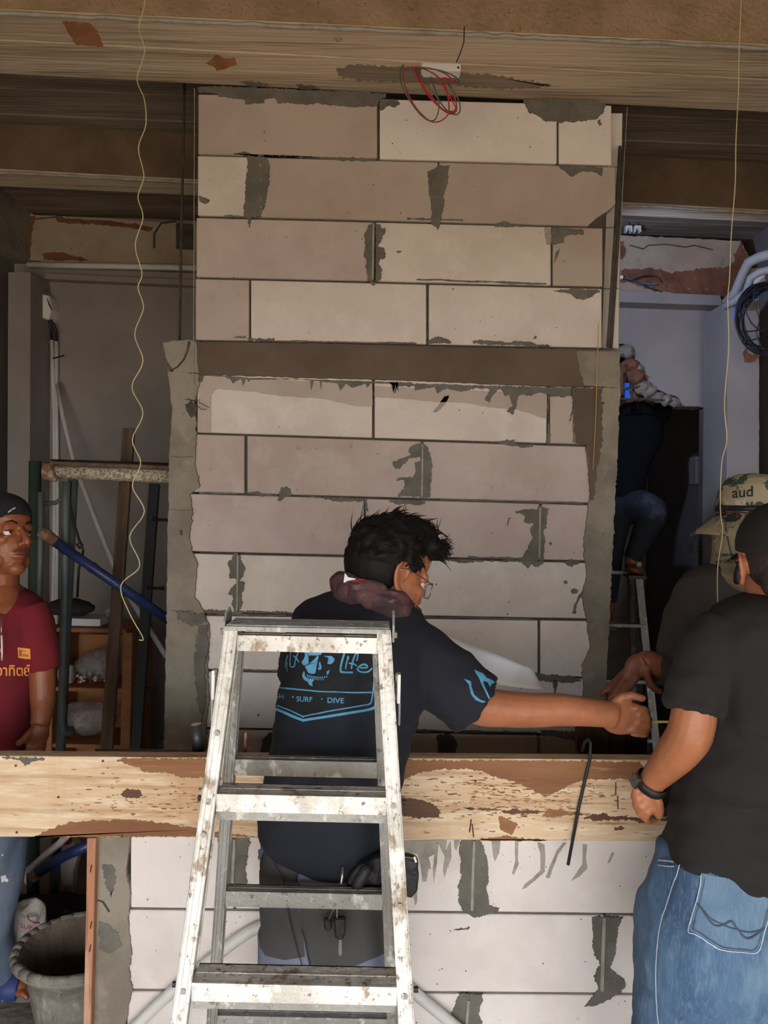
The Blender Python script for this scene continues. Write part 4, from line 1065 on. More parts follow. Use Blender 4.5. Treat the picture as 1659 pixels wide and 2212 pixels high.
jb = thing('junction_box', 'white junction box with loops of red and green wire under the beam', 'junction box', onz(955, 150, ZS - .04))
a, b, c_, d_ = onz(912, 136, ZS), onz(1000, 139, ZS), onz(1000, 165, ZS), onz(912, 162, ZS)
zb0 = ZS - .03
q = [W(912, 137, 2.38), W(1000, 140, 2.38)]
jd = onz(955, 137, ZS).y
MB().box(q[0].x, q[1].x, jd, jd + .045, ZS - .022, ZS + .004).build('case', M['white'], jb, bevel=.004)
MB().tube([Vector((q[1].x - .010, jd - .0015, ZS - .012)), Vector((q[1].x - .010, jd + .005, ZS - .012))], .004, n=8).build('screw', M['joint'], jb)
wires = [
 ('wire_red', [(872, 140), (872, 175), (885, 210), (905, 240), (930, 262), (950, 262), (966, 250), (970, 235), (966, 200), (955, 175), (930, 155), (900, 145)]),
 ('wire_green', [(870, 140), (864, 160), (870, 190), (884, 215), (905, 244), (925, 260), (940, 258), (948, 235), (946, 210), (935, 180), (930, 165)]),
 ('wire_red', [(892, 145), (905, 165), (920, 190), (938, 215), (955, 235), (975, 244), (986, 238), (984, 215), (975, 190), (962, 175), (955, 170)]),
 ('wire_green', [(898, 146), (920, 178), (945, 212), (965, 238), (985, 248), (994, 238), (990, 215), (975, 192), (960, 172)]),
 ('wire_red', [(896, 144), (930, 148), (960, 158), (980, 175), (980, 178), (960, 168), (955, 180), (972, 210), (985, 235), (978, 246), (960, 240), (930, 212), (908, 178), (898, 150)]),
 ('wire_green', [(905, 146), (950, 152), (980, 164), (993, 176), (986, 178), (980, 170)]),
 ('wire_red', [(890, 144), (900, 160), (918, 196), (940, 222), (960, 238), (980, 240), (986, 225), (975, 205)]),
]
for i, (m, pts) in enumerate(wires):
    dd = 2.33 - .008 * (i % 4)
    MB().tube([W(x, y, dd + .01 * math.sin(k * .5 + i)) for k, (x, y) in enumerate(smooth_px(pts, 4))], .0020, n=6).build('wire_loop', M[m], jb, smooth=True)
o = MB().ptube([(1003, 57, 2.19), (1002, 90, 2.22), (996, 110, 2.28), (986, 134, 2.335)], .0018, n=5).build('ceiling_wire', M['cable'])
tag(o, 'short black wire poking from the beam above the junction box', 'wire')
for i, x in enumerate((1352, 1371)):
    k = 4.28
    o = MB().pprism([(x, 487), (x + 14, 487), (x + 14, 500), (x + 11, 500), (x + 11, 494), (x + 7, 491), (x + 3, 494), (x + 3, 500), (x, 500)], k, .03).build('pipe_clip', M['white'])
    tag(o, ('white pipe clip under the slab, nearer the block wall', 'white pipe clip under the slab, farther from the block wall')[i], 'clip', 'pipe clips under the slab')
    top = W(x + 7, 487, k + .015)
    MB().tube([top - Vector((0, 0, .003)), Vector((top.x, top.y, ZSLAB + .01))], .003, n=6).build('screw', M['joint'], o)
ws = thing('wire_stub', 'white sleeve with loose red and blue wire ends on the plaster beam', 'wire', W(1345, 600, D3 - .16))
MB().ptube([(1325, 598, D3 - .16), (1345, 599, D3 - .16)], .011, n=8).build('sleeve', M['white'], ws)
for m, pts in (('cable', [(1345, 600), (1362, 606), (1390, 597), (1416, 598), (1425, 611)]), ('cable_blue', [(1345, 600), (1372, 607), (1390, 612), (1416, 614)]), ('cable', [(1345, 601), (1380, 610), (1400, 622), (1424, 628)])):
    MB().tube([W(x, y, D3 - .16) for x, y in smooth_px(pts)], .004, n=5).build('wire_end', M[m], ws)

# conduits and cable coil by the pillar
conduit([(1568, 655, 4.0), (1590, 630, 3.95), (1606, 590, 3.9), (1618, 566, 3.85), (1640, 556, 3.8), (1700, 538, 3.7), (1790, 512, 3.66)], .026, 'thick grey conduit bending up beside the pillar', m='conduit_grey')
conduit([(1566, 662, 3.96), (1590, 648, 3.9), (1612, 630, 3.86), (1622, 600, 3.82), (1640, 588, 3.8), (1700, 574, 3.7), (1790, 552, 3.66)], .02, 'white conduit bending up beside the cable coil', m='conduit_grey')
o = MB().pprism([(1620, 580), (1652, 576), (1655, 614), (1624, 618)], 3.92, .12).build('switch_box', M['white'], bevel=.004)
tag(o, 'white electrical box above the cable coil', 'electrical box')
coil = thing('cable_coil', 'big coil of black and blue cable hanging on the pillar', 'cable coil', W(1662, 770, 3.65))
rc_ = random.Random(11)
for i in range(20):
    blue = i % 6 == 2
    ox, oy = rc_.uniform(-5, 5), rc_.uniform(-7, 7)
    R0, R1 = rc_.uniform(60, 72), rc_.uniform(66, 78)
    tilt = rc_.uniform(-.2, .2)
    dd = 3.62 + rc_.uniform(0, .07)
    pts = []
    for k in range(33):
        t = 2 * math.pi * k / 32
        wob = 1 + .05 * math.sin(2 * t + i) + .03 * math.sin(3 * t + i * 2)
        x, y = R0 * wob * math.cos(t), R1 * wob * math.sin(t)
        pts.append(W(1664 + ox + x * math.cos(tilt) - y * math.sin(tilt), 690 + oy + x * math.sin(tilt) + y * math.cos(tilt), dd))
    MB().tube(pts, .0045, n=6).build('cable_turn', M['cable_blue' if blue else 'cable'], coil, smooth=True)
for pts in ([(1632, 622), (1628, 650), (1640, 690), (1634, 720), (1645, 750)], [(1606, 660), (1625, 700), (1659, 720), (1700, 716)], [(1600, 715), (1630, 715), (1680, 705)], [(1605, 740), (1640, 730), (1680, 715)]):
    MB().tube([W(x, y, 3.6) for x, y in smooth_px(pts)], .0035, n=6).build('loose_end', M['cable'], coil, smooth=True)

o = MB().pprism(ragged([(1350, 826), (1361, 828), (1358, 842), (1363, 858), (1351, 864)], 1.5, 3, 5), D3 - .085, .02).build('plastic_scrap', mat('bright_blue_plastic', (50, 110, 220), rough=.4))
tag(o, 'scrap of bright blue plastic caught in the broken lintel', 'plastic scrap')
# ------------------------------------------------------------------ bits on the timber board
o = thing('pipe_stub', 'short black pipe stub with a white cut end on the low wall', 'pipe', W(428, 1626, 2.01))
MB().ptube([(424, 1564, 2.01), (430, 1630, 2.01)], .0155, n=14).build('pipe', mat('smeared_black_pipe', (58, 58, 60), [((130, 128, 124), 40, .56, .68, (1, 1, .5), .8)], .4), o, smooth=True)
MB().ptube([(424, 1563.5, 2.01), (424.2, 1566, 2.01)], .0135, n=14).build('cut_end', M['white'], o)
o = MB().ptube([(531, 1581, 1.98), (530, 1634, 1.98)], .004, n=8).build('rebar_stub', M['rust'])
tag(o, 'rusty rebar end standing up from the low wall', 'rebar')
o = MB().ptube([(1258, 1622, 1.93), (1263, 1604, 1.91), (1272, 1597, 1.89), (1276, 1604, 1.878), (1274, 1640, 1.876), (1250, 1745, 1.874), (1227, 1868, 1.872)], .0042, n=8).build('bent_rod', M['black'], smooth=True)
tag(o, 'thin black steel rod hooked over the timber board', 'rod')
for i, (x0, x1, y0, y1) in enumerate(((1248, 1262, 1570, 1660), (1263, 1315, 1572, 1662), (1317, 1352, 1580, 1664), (1354, 1398, 1590, 1668))):
    o = MB().pprism(ragged([(x0, y0), (x1, y0 + 3), (x1 - 2, y1 + 130), (x0, y1 + 130)], 1.5, 6, i), 2.42 + .01 * i, .03).build('rotten_plank', M['brown_dark'])
    tag(o, ('narrow rotten plank stump against the wall column', 'wide rotten plank stump beside the wall column', 'rotten plank stump behind the outstretched hand', 'outermost rotten plank stump below the pointing hand')[i], 'plank', 'rotten plank stumps')
    z = W(x0, y1 + 130, 2.42).z
    MB().pprism([(x0 + 1, y1 + 128), (x1 - 3, y1 + 128), (x1 - 3, 2160), (x0 + 1, 2160)], 2.425 + .01 * i, .02).build('lower_end', M['brown_dark'], o)

# bent pipe in front of the low wall
pp = [(255, 2255), (330, 2180), (400, 2118), (470, 2062), (540, 2012), (600, 1994), (680, 1996), (760, 2030), (840, 2096), (900, 2148), (990, 2222), (1040, 2262)]
o = MB().tube([W(x, y, 1.925) for x, y in smooth_px(pp, 4)] , .0145, n=12).build('bent_pipe', M['pvc'], smooth=True)
tag(o, 'white plastic pipe bent in an arch against the low wall', 'pipe')
for s_, (x, y) in ((0, pp[0]), (1, pp[-1])):
    e = W(x, y, 1.925)
    MB().tube([e, e + Vector((-.04 if s_ == 0 else .04, 0, -.2)), Vector((e.x + (-.05 if s_ == 0 else .05), e.y, .0))], .0145, n=12).build('pipe_leg', M['pvc'], o, smooth=True)

# ------------------------------------------------------------------ floor corner beyond the low wall
tub = thing('mixing_tub', 'cement-caked round mixing tub on the floor behind the low wall', 'tub', (W(171, 2080, 2.25).x, 2.25, 0))
tc = WLOC[tub]
prof = [(.095, .004), (.102, .0), (.122, .10), (.142, .210), (.168, .235), (.185, .253), (.180, .269), (.166, .273), (.152, .261), (.140, .235), (.118, .12), (.098, .02)]
n0 = 8
wal = MB()
wal.loft([[tc + Vector((r * math.cos(2 * math.pi * j / 36), r * math.sin(2 * math.pi * j / 36), h)) for j in range(36)] for r, h in prof[:8]], caps=False)
wal.f.append(tuple(range(35, -1, -1)))
wal.build('wall', M['tub'], tub, smooth=True)
ins = MB()
ins.loft([[tc + Vector((r * math.cos(2 * math.pi * j / 36), r * math.sin(2 * math.pi * j / 36), h)) for j in range(36)] for r, h in prof[7:]], caps=False)
ins.f.append(tuple(len(ins.v) - 36 + j for j in range(36)))
ins.build('inside', M['tub_in'], tub, smooth=True, recalc=False)
mb = MB()
for i in range(28):
    a = i / 28 * 6.283
    mb.tube([tc + Vector((.172 * math.cos(a), .172 * math.sin(a), .261)), tc + Vector((.172 * math.cos(a + .25), .172 * math.sin(a + .25), .261))], .014 + .003 * noise.noise(Vector((a * 3, 0, 0))), n=8)
o2 = mb.build('rolled_rim', M['tub'], tub, smooth=True)
bagm = lump(W(60, 2028, 2.55), .085, M['bag'], 'cement_bag', 'crumpled white paper bag with red print beside the tub', 'bag', 7, amp=.5, squash=(.85, .6, 1.05), res=(26, 18), smooth=False); 
sit(bagm, .03)
bb = BVHTree.FromPolygons([v.co + bagm.location for v in bagm.data.vertices], [tuple(p.vertices) for p in bagm.data.polygons])
decal(text_polys('SLIP', 44, 2004, 15, .2, 1.0), bb, .002, M['red_print'], bagm, 'red_lettering', 4)
decal(ribbon([(60, 1976), (62, 1986), (72, 1992), (86, 1994)], 2.5), bb, .002, M['red_print'], bagm, 'red_line', 4)
o = lump(W(80, 2040, 2.52), .042, M['bag'], 'cotton_glove', 'limp white work glove lying under the paper bag', 'glove', 12, amp=.5, squash=(.9, .7, .9)); sit(o, 0)
bl = thing('blue_pole', 'blue painted pole lying on the rubbish under the timber board', 'pole', W(130, 1860, 2.9))
MB().ptube([(205, 1820, 2.75), (140, 1848, 2.8), (84, 1884, 2.85)], .019, n=12).build('tube', M['blue_steel'], bl, smooth=True)
MB().ptube([(84, 1884, 2.85), (72, 1894, 2.86)], .021, n=12).build('rusty_end', M['rust'], bl)
conduit([(62, 1880, 2.95), (95, 1850, 2.92), (128, 1822, 2.9), (160, 1790, 2.88)], .014, 'cream pipe end lying behind the blue pole', m='bag', cat='pipe')
o = MB().prism([W(120, 1815, 3.05), W(150, 1812, 3.05), W(170, 1840, 3.05), W(157, 1884, 3.05), W(153, 1951, 3.05), W(134, 1951, 3.05), W(130, 1884, 3.05)], (0, .06, 0)).build('plastic_container', M['bag'], bevel=.006)
tag(o, 'cream plastic container under the blue pole', 'container')
o = lump(W(72, 1834, 3.1), .045, M['bag'], 'plastic_cup', 'white cup shape beside the green scaffold post', 'cup', 15, amp=.15, squash=(.8, .6, 1.3)); sit(o, .0)
o.location.z = max(0.0, o.location.z); WLOC[o] = o.location.copy()
MB().tube([Vector((o.location.x, o.location.y, 0)), Vector((o.location.x, o.location.y, .2))], .01, n=6) if False else None
o = lump(W(145, 1817, 3.0), .018, M['red_print'], 'red_cap', 'small red cap on the rubbish near the blue pole', 'cap', 17, amp=.15)
# dark crumpled sheet that these lie on
g = MB()
nx_, ny_ = 36, 26
x0_, x1_, y0_, y1_ = -1.42, -.72, 2.62, 2.94
for j in range(ny_ + 1):
    for i in range(nx_ + 1):
        x = x0_ + (x1_ - x0_) * i / nx_; y = y0_ + (y1_ - y0_) * j / ny_
        e = min(i, nx_ - i, j, ny_ - j) / 4.0
        h = .012 + min(1, e) * (.05 + .10 * (y - y0_) + .05 * noise.noise(Vector((x * 4, y * 9, 0))) + .03 * noise.noise(Vector((x * 11, y * 17, 2))))
        g.v.append(Vector((x, y, max(.004, h))))
for j in range(ny_):
    for i in range(nx_):
        k = j * (nx_ + 1) + i
        g.f.append((k, k + 1, k + nx_ + 2, k + nx_ + 1))
o = g.build('dark_sheet', M['darkcloth'], smooth=True)
tag(o, 'dark crumpled sheet spread on the floor behind the low wall', 'sheet')

# ------------------------------------------------------------------ rear stepladder in the doorway
rl = thing('rear_ladder', 'narrow aluminium ladder in the dark doorway under the man', 'ladder', (W(1360, 1500, 4.65).x, 4.6, 0))
def bar(a, b, w, t, m, name):
    a, b = Vector(a), Vector(b)
    ax = (a - b) / 2
    sx = Vector((1, 0, 0)); sx = (sx - ax.normalized() * sx.dot(ax.normalized())).normalized()
    return MB().obox((a + b) / 2, sx * w, ax.normalized().cross(sx) * t, ax).build(name, m, rl, bevel=.002)
ta, tb = W(1372, 1180, 4.60), W(1405, 1500, 4.46)
fb = tb + (tb - ta) * (tb.z / (ta.z - tb.z)); fb.z = 0.0
bar(ta, fb, .022, .014, M['alu_grey'], 'rail')
off = Vector((-.30, 0, 0))
bar(ta + off, fb + off, .022, .014, M['alu_grey'], 'rail')
ra, rb2 = W(1362, 1200, 4.68), W(1368, 1500, 4.80)
fr = rb2 + (rb2 - ra) * (rb2.z / (ra.z - rb2.z)); fr.z = 0.0
bar(ra, fr, .016, .012, M['alu_grey'], 'rear_leg')
bar(ra + off, fr + off, .016, .012, M['alu_grey'], 'rear_leg')
for k, y in enumerate((1234, 1346, 1462, 1580)):
    t = (W(1380, y, 4.56).z - fb.z) / (ta.z - fb.z)
    pnt = fb + (ta - fb) * t
    MB().box(pnt.x - .30, pnt.x - .01, pnt.y - .02, pnt.y + .06, pnt.z - .02, pnt.z).build('step', M['alu_grey'], rl, bevel=.002)
# boxes on the doorway's far side
for i, (x0, x1, y0, y1) in enumerate(((1503, 1530, 986, 1046), (1500, 1526, 1172, 1196))):
    o = MB().pprism([(x0, y0), (x1, y0), (x1, y1), (x0, y1)], D3 + .1, .1).build('switch_box', M['paint_grey'], bevel=.003)
    tag(o, ('tall grey switch panel in the dark doorway', 'small grey box low in the dark doorway')[i], 'electrical box')
    MB().pprism([(x0 + 3, y0 + 8), (x1 - 3, y0 + 8), (x1 - 3, y0 + 10), (x0 + 3, y0 + 10)], D3 + .096, .006).build('lid_line', M['joint'], o)

# ------------------------------------------------------------------ bluish lamp added unseen behind the block wall, true source unknown
wl_ = thing('added_lamp', 'small added lamp hidden behind the block wall, lighting the doorway panel', 'lamp', (.62, 2.92, 2.52))
MB().box(.56, .68, 2.86, 2.90, 2.5, 2.6).build('housing', M['black'], wl_, bevel=.004)
MB().tube([(.62, 2.70, 2.55), (.62, 2.87, 2.55)], .012, n=8).build('bracket', M['black'], wl_)
ld = bpy.data.lights.new('added_light', 'SPOT')
ld.energy = 62
ld.color = (.45, .60, 1.0)
ld.spot_size = math.radians(62)
ld.spot_blend = .3
ld.shadow_soft_size = .04
lo = bpy.data.objects.new('added_light', ld)
COL.objects.link(lo)
lo.location = (.64, 2.96, 2.55)
lo.rotation_euler = (Vector((1.66, 4.40, 2.52)) - Vector((.64, 2.96, 2.55))).to_track_quat('-Z', 'Y').to_euler()

# ------------------------------------------------------------------ people: helpers
def pmat(name, col, layers, rough, bump, **kw):
    m = mat(name, col, layers, rough, bump, **kw)
    return m
M['skin'] = mat('warm_skin', (170, 108, 74), [((152, 90, 60), 14, .42, .62, (1, 1, 1), .6), ((184, 124, 90), 40, .55, .7, (1, 1, 1), .4)], .5, (220, .12))
M['skin_dark'] = mat('tanned_skin', (142, 81, 49), [((120, 66, 42), 14, .42, .62, (1, 1, 1), .6), ((160, 100, 68), 40, .55, .7, (1, 1, 1), .4)], .45, (220, .12))
M['skin_deep'] = mat('deep_tanned_skin', (140, 82, 54), [((120, 68, 46), 14, .42, .62, (1, 1, 1), .6)], .5, (220, .12))
M['hair'] = mat('black_hair', (17, 15, 14), [((30, 24, 21), 60, .5, .65, (1, 1, 1), .6)], .7, spec=.25)
M['navy'] = mat('navy_cotton', (28, 31, 41), [((22, 25, 33), 7, .42, .62, (1, 1, 1), .7)], .92, (400, .12))
M['blackshirt'] = mat('black_cotton', (31, 29, 28), [((24, 23, 22), 7, .42, .62, (1, 1, 1), .7)], .92, (400, .12))
M['maroon'] = mat('maroon_cotton', (112, 20, 32), [((92, 14, 26), 7, .42, .62, (1, 1, 1), .7)], .92, (400, .12))
M['greyshirt'] = mat('dark_grey_knit', (62, 57, 54), [((50, 46, 44), 7, .42, .62, (1, 1, 1), .7)], .95, (300, .2))
M['jeans_dusty'] = mat('dusty_grey_denim', (104, 114, 128), [((76, 90, 112), 5, .42, .62, (1.5, 1.5, .6), .9), ((150, 156, 160), 5, .58, .74, (1.5, 1.5, .7), .7)], .92, (300, .3, (3, 3, .4)))
M['jeans'] = mat('washed_denim', (80, 108, 138), [((56, 80, 112), 5, .42, .62, (1.5, 1.5, .6), .9), ((140, 164, 180), 4, .58, .74, (1.5, 1.5, .7), .7), ((120, 146, 168), 90, .5, .7, (3, 3, .3), .5)], .92, (300, .3, (3, 3, .4)))
M['stitch'] = mat('pale_denim_stitching', (178, 194, 204), rough=.9)
M['stitch_dark'] = mat('dark_denim_stitching', (66, 72, 92), rough=.9)
M['denim_pocket'] = mat('worn_denim_pocket', (100, 126, 150), [((78, 104, 134), 6, .42, .62, (1.4, 1, .8), .8), ((160, 172, 170), 4, .54, .70, (1.4, 1, .8), .8), ((132, 154, 170), 90, .5, .7, (3, 3, .3), .5)], .92, (300, .3, (3, 3, .4)))
M['bluegrey'] = mat('blue_grey_trousers', (112, 118, 136), [((96, 102, 120), 5, .42, .62, (1, 1, 1), .7)], .92, (300, .15))
M['charcoal'] = mat('charcoal_panel', (70, 68, 68), [((58, 56, 56), 5, .42, .62, (1, 1, 1), .7)], .95, (300, .15))
M['leather'] = mat('black_pouch_leather', (34, 32, 32), [((24, 22, 22), 20, .42, .62, (1, 1, 1), .7)], .6, (60, .4))
M['print_blue'] = mat('blue_shirt_print', (92, 158, 196), [((70, 130, 172), 30, .45, .62, (1, 1, 1), .8)], .85)
M['print_black'] = mat('black_shirt_print', (20, 22, 24), [((26, 36, 44), 14, .5, .66, (1, 1, 1), .9)], .9)
M['print_orange'] = mat('orange_shirt_print', (232, 150, 70), rough=.85)
M['black_ink'] = mat('black_ink', (36, 34, 32), rough=.9)
M['scarf'] = mat('red_plaid_scarf', (96, 66, 66), [((60, 44, 48), 16, .46, .56, (1, 1, 1), .9), ((206, 62, 52), 22, .58, .66, (1, 1, 1), .95), ((150, 116, 116), 30, .6, .7, (1, 1, 2), .7)], .9, (120, .3))
M['camo'] = mat('camouflage_cloth', (164, 150, 122), [((62, 78, 52), 7, .53, .537, (1, 1, 1), 1.0), ((88, 112, 116), 8, .56, .567, (1, 1, 1), 1.0), ((190, 170, 160), 9, .59, .597, (1, 1, 1), 1.0), ((44, 46, 40), 9, .62, .627, (1, 1, 1), 1.0)], .9, (250, .2))
M['eye'] = mat('eye_white', (226, 218, 208), rough=.25)
M['iris'] = mat('dark_iris', (30, 22, 18), rough=.15)
M['metal'] = mat('thin_metal', (150, 146, 138), rough=.35, metal=.8)
M['sandal'] = mat('blue_sandal', (44, 58, 104), [((150, 160, 180), 30, .64, .72, (1, 1, 1), .7)], .6)
M['sole'] = mat('grey_sole', (96, 92, 88), rough=.8)
M['yellow'] = mat('yellow_tape', (216, 190, 70), rough=.5)
M['phone'] = mat('dark_brown_case', (54, 42, 32), rough=.4)

def torso(mb, rows, n=32, e=2.5):
    rings = []
    for py, xl, xr, d, hd in rows:
        c = W((xl + xr) / 2, py, d)
        hw = pxm((xr - xl) / 2, d)
        ring = []
        for j in range(n):
            a = 2 * math.pi * j / n
            ca, sa = math.cos(a), math.sin(a)
            ring.append(c + Vector((1, 0, 0)) * hw * math.copysign(abs(ca) ** (2 / e), ca) + Vector((0, 1, 0)) * hd * math.copysign(abs(sa) ** (2 / e), sa))
        rings.append(ring)
    return mb.loft(rings)

def limb(mb, pts, n=16, flat=1.0, hollow=0.0, up=None, rc=False):
    P = [W(p[0], p[1], p[2]) for p in pts]
    r = [p[3] for p in pts]
    # densify for a smooth taper
    Q, S = [], []
    for i in range(len(P) - 1):
        p0, p1, p2, p3 = P[max(i - 1, 0)], P[i], P[i + 1], P[min(i + 2, len(P) - 1)]
        for j in range(4):
            t = j / 4
            Q.append(.5 * ((2 * p1) + (p2 - p0) * t + (2 * p0 - 5 * p1 + 4 * p2 - p3) * t * t + (3 * p1 - p0 - 3 * p2 + p3) * t ** 3))
            S.append(r[i] + (r[i + 1] - r[i]) * t)
    Q.append(P[-1]); S.append(r[-1])
    if hollow:
        t = (Q[-1] - Q[-2]).normalized()
        Q += [Q[-1] - t * hollow]
        S += [S[-1] * .86]
        # the tube turns back into itself, leaving an open cuff
        mbx = MB().tube(Q[:-1], S[:-1], n=n, flat=flat, up=up, caps=False)
        k = len(mbx.v)
        ring = mbx.v[-n:]
        cc = Q[-2]
        mbx.v += [cc + (v - cc) * .88 for v in ring]
        mbx.v += [Q[-1] + (v - cc) * .82 for v in ring]
        for b_ in (k - n, k):
            for j in range(n):
                mbx.f.append((b_ + j, b_ + (j + 1) % n, b_ + n + (j + 1) % n, b_ + n + j))
        mbx.f.append(tuple(range(n - 1, -1, -1)))
        mbx.f.append(tuple(k + n + j for j in range(n)))
        return mb.add(mbx.v, mbx.f)
    return mb.tube(Q, S, n=n, flat=flat, up=up, round_caps=rc)

def finger(mb, pts, r0=.0088, r1=.0068):
    k = len(pts)
    P = [W(*p) for p in pts]
    return mb.tube(P, [r0 + (r1 - r0) * i / (k - 1) for i in range(k)], n=10, round_caps=True)

class Frame:
    def __init__(self, c, fwd, up=(0, 0, 1), s=1.0):
        self.c = Vector(c)
        self.f = Vector(fwd).normalized()
        u = Vector(up)
        self.u = (u - self.f * u.dot(self.f)).normalized()
        self.l = self.u.cross(self.f)          # the person's left
        self.s = s
    def __call__(self, x, y, z):
        return self.c + (self.f * x + self.l * y + self.u * z) * self.s
    def v(self, x, y, z):
        return (self.f * x + self.l * y + self.u * z) * self.s

def head(mb, F, ears=(1, -1), lean=1.0, back=0.0, nose=1.0, earo=.72):
    E = lambda c, r, nu=20, nv=12: mb.ellipsoid(F(*c), F.v(r[0], 0, 0), F.v(0, r[1], 0), F.v(0, 0, r[2]), nu, nv)
    E((-.014 + back, 0, .036), (.098 - back, .076, .088))
    E((.030, 0, -.030), (.062, .061 * lean, .086))
    E((.022, 0, -.072), (.062, .056 * lean, .042))
    E((.068, 0, -.102), (.024, .027, .021))
    E((.052, 0, .048), (.044, .058, .04))
    E((.078, 0, .024), (.019, .050, .012))
    for s in (1, -1):
        E((.056, s * .042, -.016), (.026, .020, .020))
        E((.086 + .015 * nose, s * .0125, -.033), (.0105, .0085, .0078), 12, 8)
        E((.0775, s * .031, .0140), (.0150, .020, .0066), 14, 8)
        E((.0765, s * .031, -.0078), (.0140, .019, .0050), 14, 8)
        E((.036, s * .045, -.074), (.03, .013, .03))
    mb.tube([F(.086, 0, .024), F(.086 + .012 * nose, 0, .004), F(.086 + .025 * nose, 0, -.018), F(.086 + .028 * nose, 0, -.028)], [.0085, .009, .0108, .0106], n=12, round_caps=True)
    E((.086, 0, -.0575), (.0120, .025, .0058), 16, 8)
    E((.0845, 0, -.0690), (.0125, .021, .0070), 16, 8)
    E((.079, 0, -.062), (.012, .028, .016), 16, 8)
    for s in ears:
        ear = lambda x, z, o=0: F(x, s * (.0735 + o * earo), z)
        pts = [ear(.012, .004, .002), ear(.012, .022, .006), ear(.002, .033, .012), ear(-.014, .032, .018), ear(-.024, .020, .021), ear(-.025, .002, .019), ear(-.018, -.015, .013), ear(-.006, -.028, .008), ear(.004, -.026, .003)]
        mb.tube(pts, [.0034, .0038, .004, .004, .004, .004, .0044, .0058, .0044], n=8, round_caps=True)
        mb.ellipsoid(ear(-.007, .002, .003), F.v(.0175, s * -.004, 0), F.v(.002, s * .0045, 0), F.v(0, 0, .027), 14, 8)
        mb.tube([ear(-.014, .020, .013), ear(-.016, .004, .014), ear(-.008, -.012, .009)], .0032, n=8, round_caps=True)
    return mb

def eyes(F, parent, look=(0, 0)):
    for s in (1, -1):
        mb = MB().ellipsoid(F(.0745, s * .031, .0035), F.v(.0118, 0, 0), F.v(0, .0118, 0), F.v(0, 0, .0118), 16, 10)
        e = mb.build('eyeball', M['eye'], parent, smooth=True)
        d = Vector((1, look[0], look[1])).normalized()
        c = Vector((.0745, s * .031, .0035)) + d * .0094
        fd_ = F.v(d.x, d.y, d.z).normalized()
        si = fd_.orthogonal().normalized() * F.s
        mb = MB().ellipsoid(F(*c), si * .0062, fd_.cross(si) * .0062 / 1.0, fd_ * .0034, 14, 8)
        mb.build('iris', M['iris'], e, smooth=True)

def dome(F, c, r, cut=-.1, tilt=0.0, n=32, rows=9, thick=.0):
    """a cap: the upper part of an ellipsoid above a tilted plane, in the head's frame"""
    mb = MB()
    rings = []
    for i in range(rows + 1):
        ph = math.pi / 2 * (1 - i / rows)
        rings.append((ph, i))
    V = []
    t0 = math.asin(cut)
    for i in range(rows + 1):
        th = math.pi / 2 + (t0 - math.pi / 2) * (i / rows)
        ring = []
        for j in range(n):
            a = 2 * math.pi * j / n
            x, y, z = math.cos(a) * math.cos(th) * r[0], math.sin(a) * math.cos(th) * r[1], math.sin(th) * r[2]
            z += tilt * x * (i / rows)
            ring.append(F(c[0] + x, c[1] + y, c[2] + z))
        V.append(ring)
    # inner lining closes it
    V.append([F(c[0], c[1], c[2]) + (p - F(c[0], c[1], c[2])) * .93 for p in V[-1]])
    V = V[::-1]
    V[-1] = [p + F.v(0, 0, .0005) for p in V[-1]]
    return mb.loft(V)

def strands(me, keep, k, length, r, seed, drop=(0, 0, -1), wild=.5, outw=.5):
    """locks of hair growing out of a hair mass, as one mesh"""
    rr = random.Random(seed)
    co, no = mesh_arrays(me)
    idx = [i for i in range(len(co)) if keep(Vector(co[i].tolist()))]
    mb = MB()
    for _ in range(k):
        i = rr.choice(idx)
        p, nn = Vector(co[i].tolist()), Vector(no[i].tolist())
        g = Vector(drop)
        t = (g - nn * g.dot(nn))
        t = t.normalized() if t.length > 1e-4 else nn.orthogonal()
        sd = nn.cross(t)
        L = length * rr.uniform(.5, 1.3)
        cu = rr.uniform(-wild, wild)
        up = rr.uniform(.1, outw)
        pts = []
        for j in range(5):
            s = j / 4
            pts.append(p - nn * .003 + (t * s + sd * cu * s * s + nn * up * (s - .75 * s * s)) * L)
        mb.tube(pts, [r, r * 1.1, r * .9, r * .6, r * .12], n=4, caps=False)
    return mb

def folds(amp, s, stretch=(1, 1, 1), seed=0.0, ridge=True):
    st = Vector(stretch)
    def fn(c, n):
        q = Vector((c.x * st.x, c.y * st.y, c.z * st.z)) * s + Vector((seed, seed * 2, 0))
        a = noise.noise(q)
        if ridge:
            a = .5 - abs(a) * 1.6
        return amp * a + amp * .4 * noise.noise(q * 2.7)
    return fn

# ------------------------------------------------------------------ the man with the paper, reaching past the ladder
man = thing('person', 'man in a navy printed T-shirt reaching his arm towards the doorway', 'person', (W(700, 2212, 1.74).x, 1.74, 0))
FH = Frame(W(832, 1246, 1.74), (.86, .46, -.30), (.05, .1, 1), 1.0)
mb = MB()
head(mb, FH, (-1,), 1.10, .012, .35)
limb(mb, [(800, 1370, 1.745, .055), (804, 1310, 1.742, .058), (816, 1262, 1.74, .058), (826, 1230, 1.745, .055)])
torso(mb, [(1290, 740, 850, 1.75, .035), (1330, 665, 890, 1.74, .065), (1450, 640, 905, 1.725, .095), (1650, 620, 840, 1.725, .09), (1850, 600, 830, 1.735, .09), (1950, 600, 820, 1.74, .09)])
limb(mb, [(900, 1410, 1.72, .055), (960, 1468, 1.72, .05), (1030, 1520, 1.725, .0455), (1090, 1531, 1.735, .0405), (1150, 1534, 1.745, .039), (1210, 1533, 1.755, .037), (1260, 1537, 1.765, .0335), (1302, 1541, 1.775, .0315), (1325, 1545, 1.78, .033)])
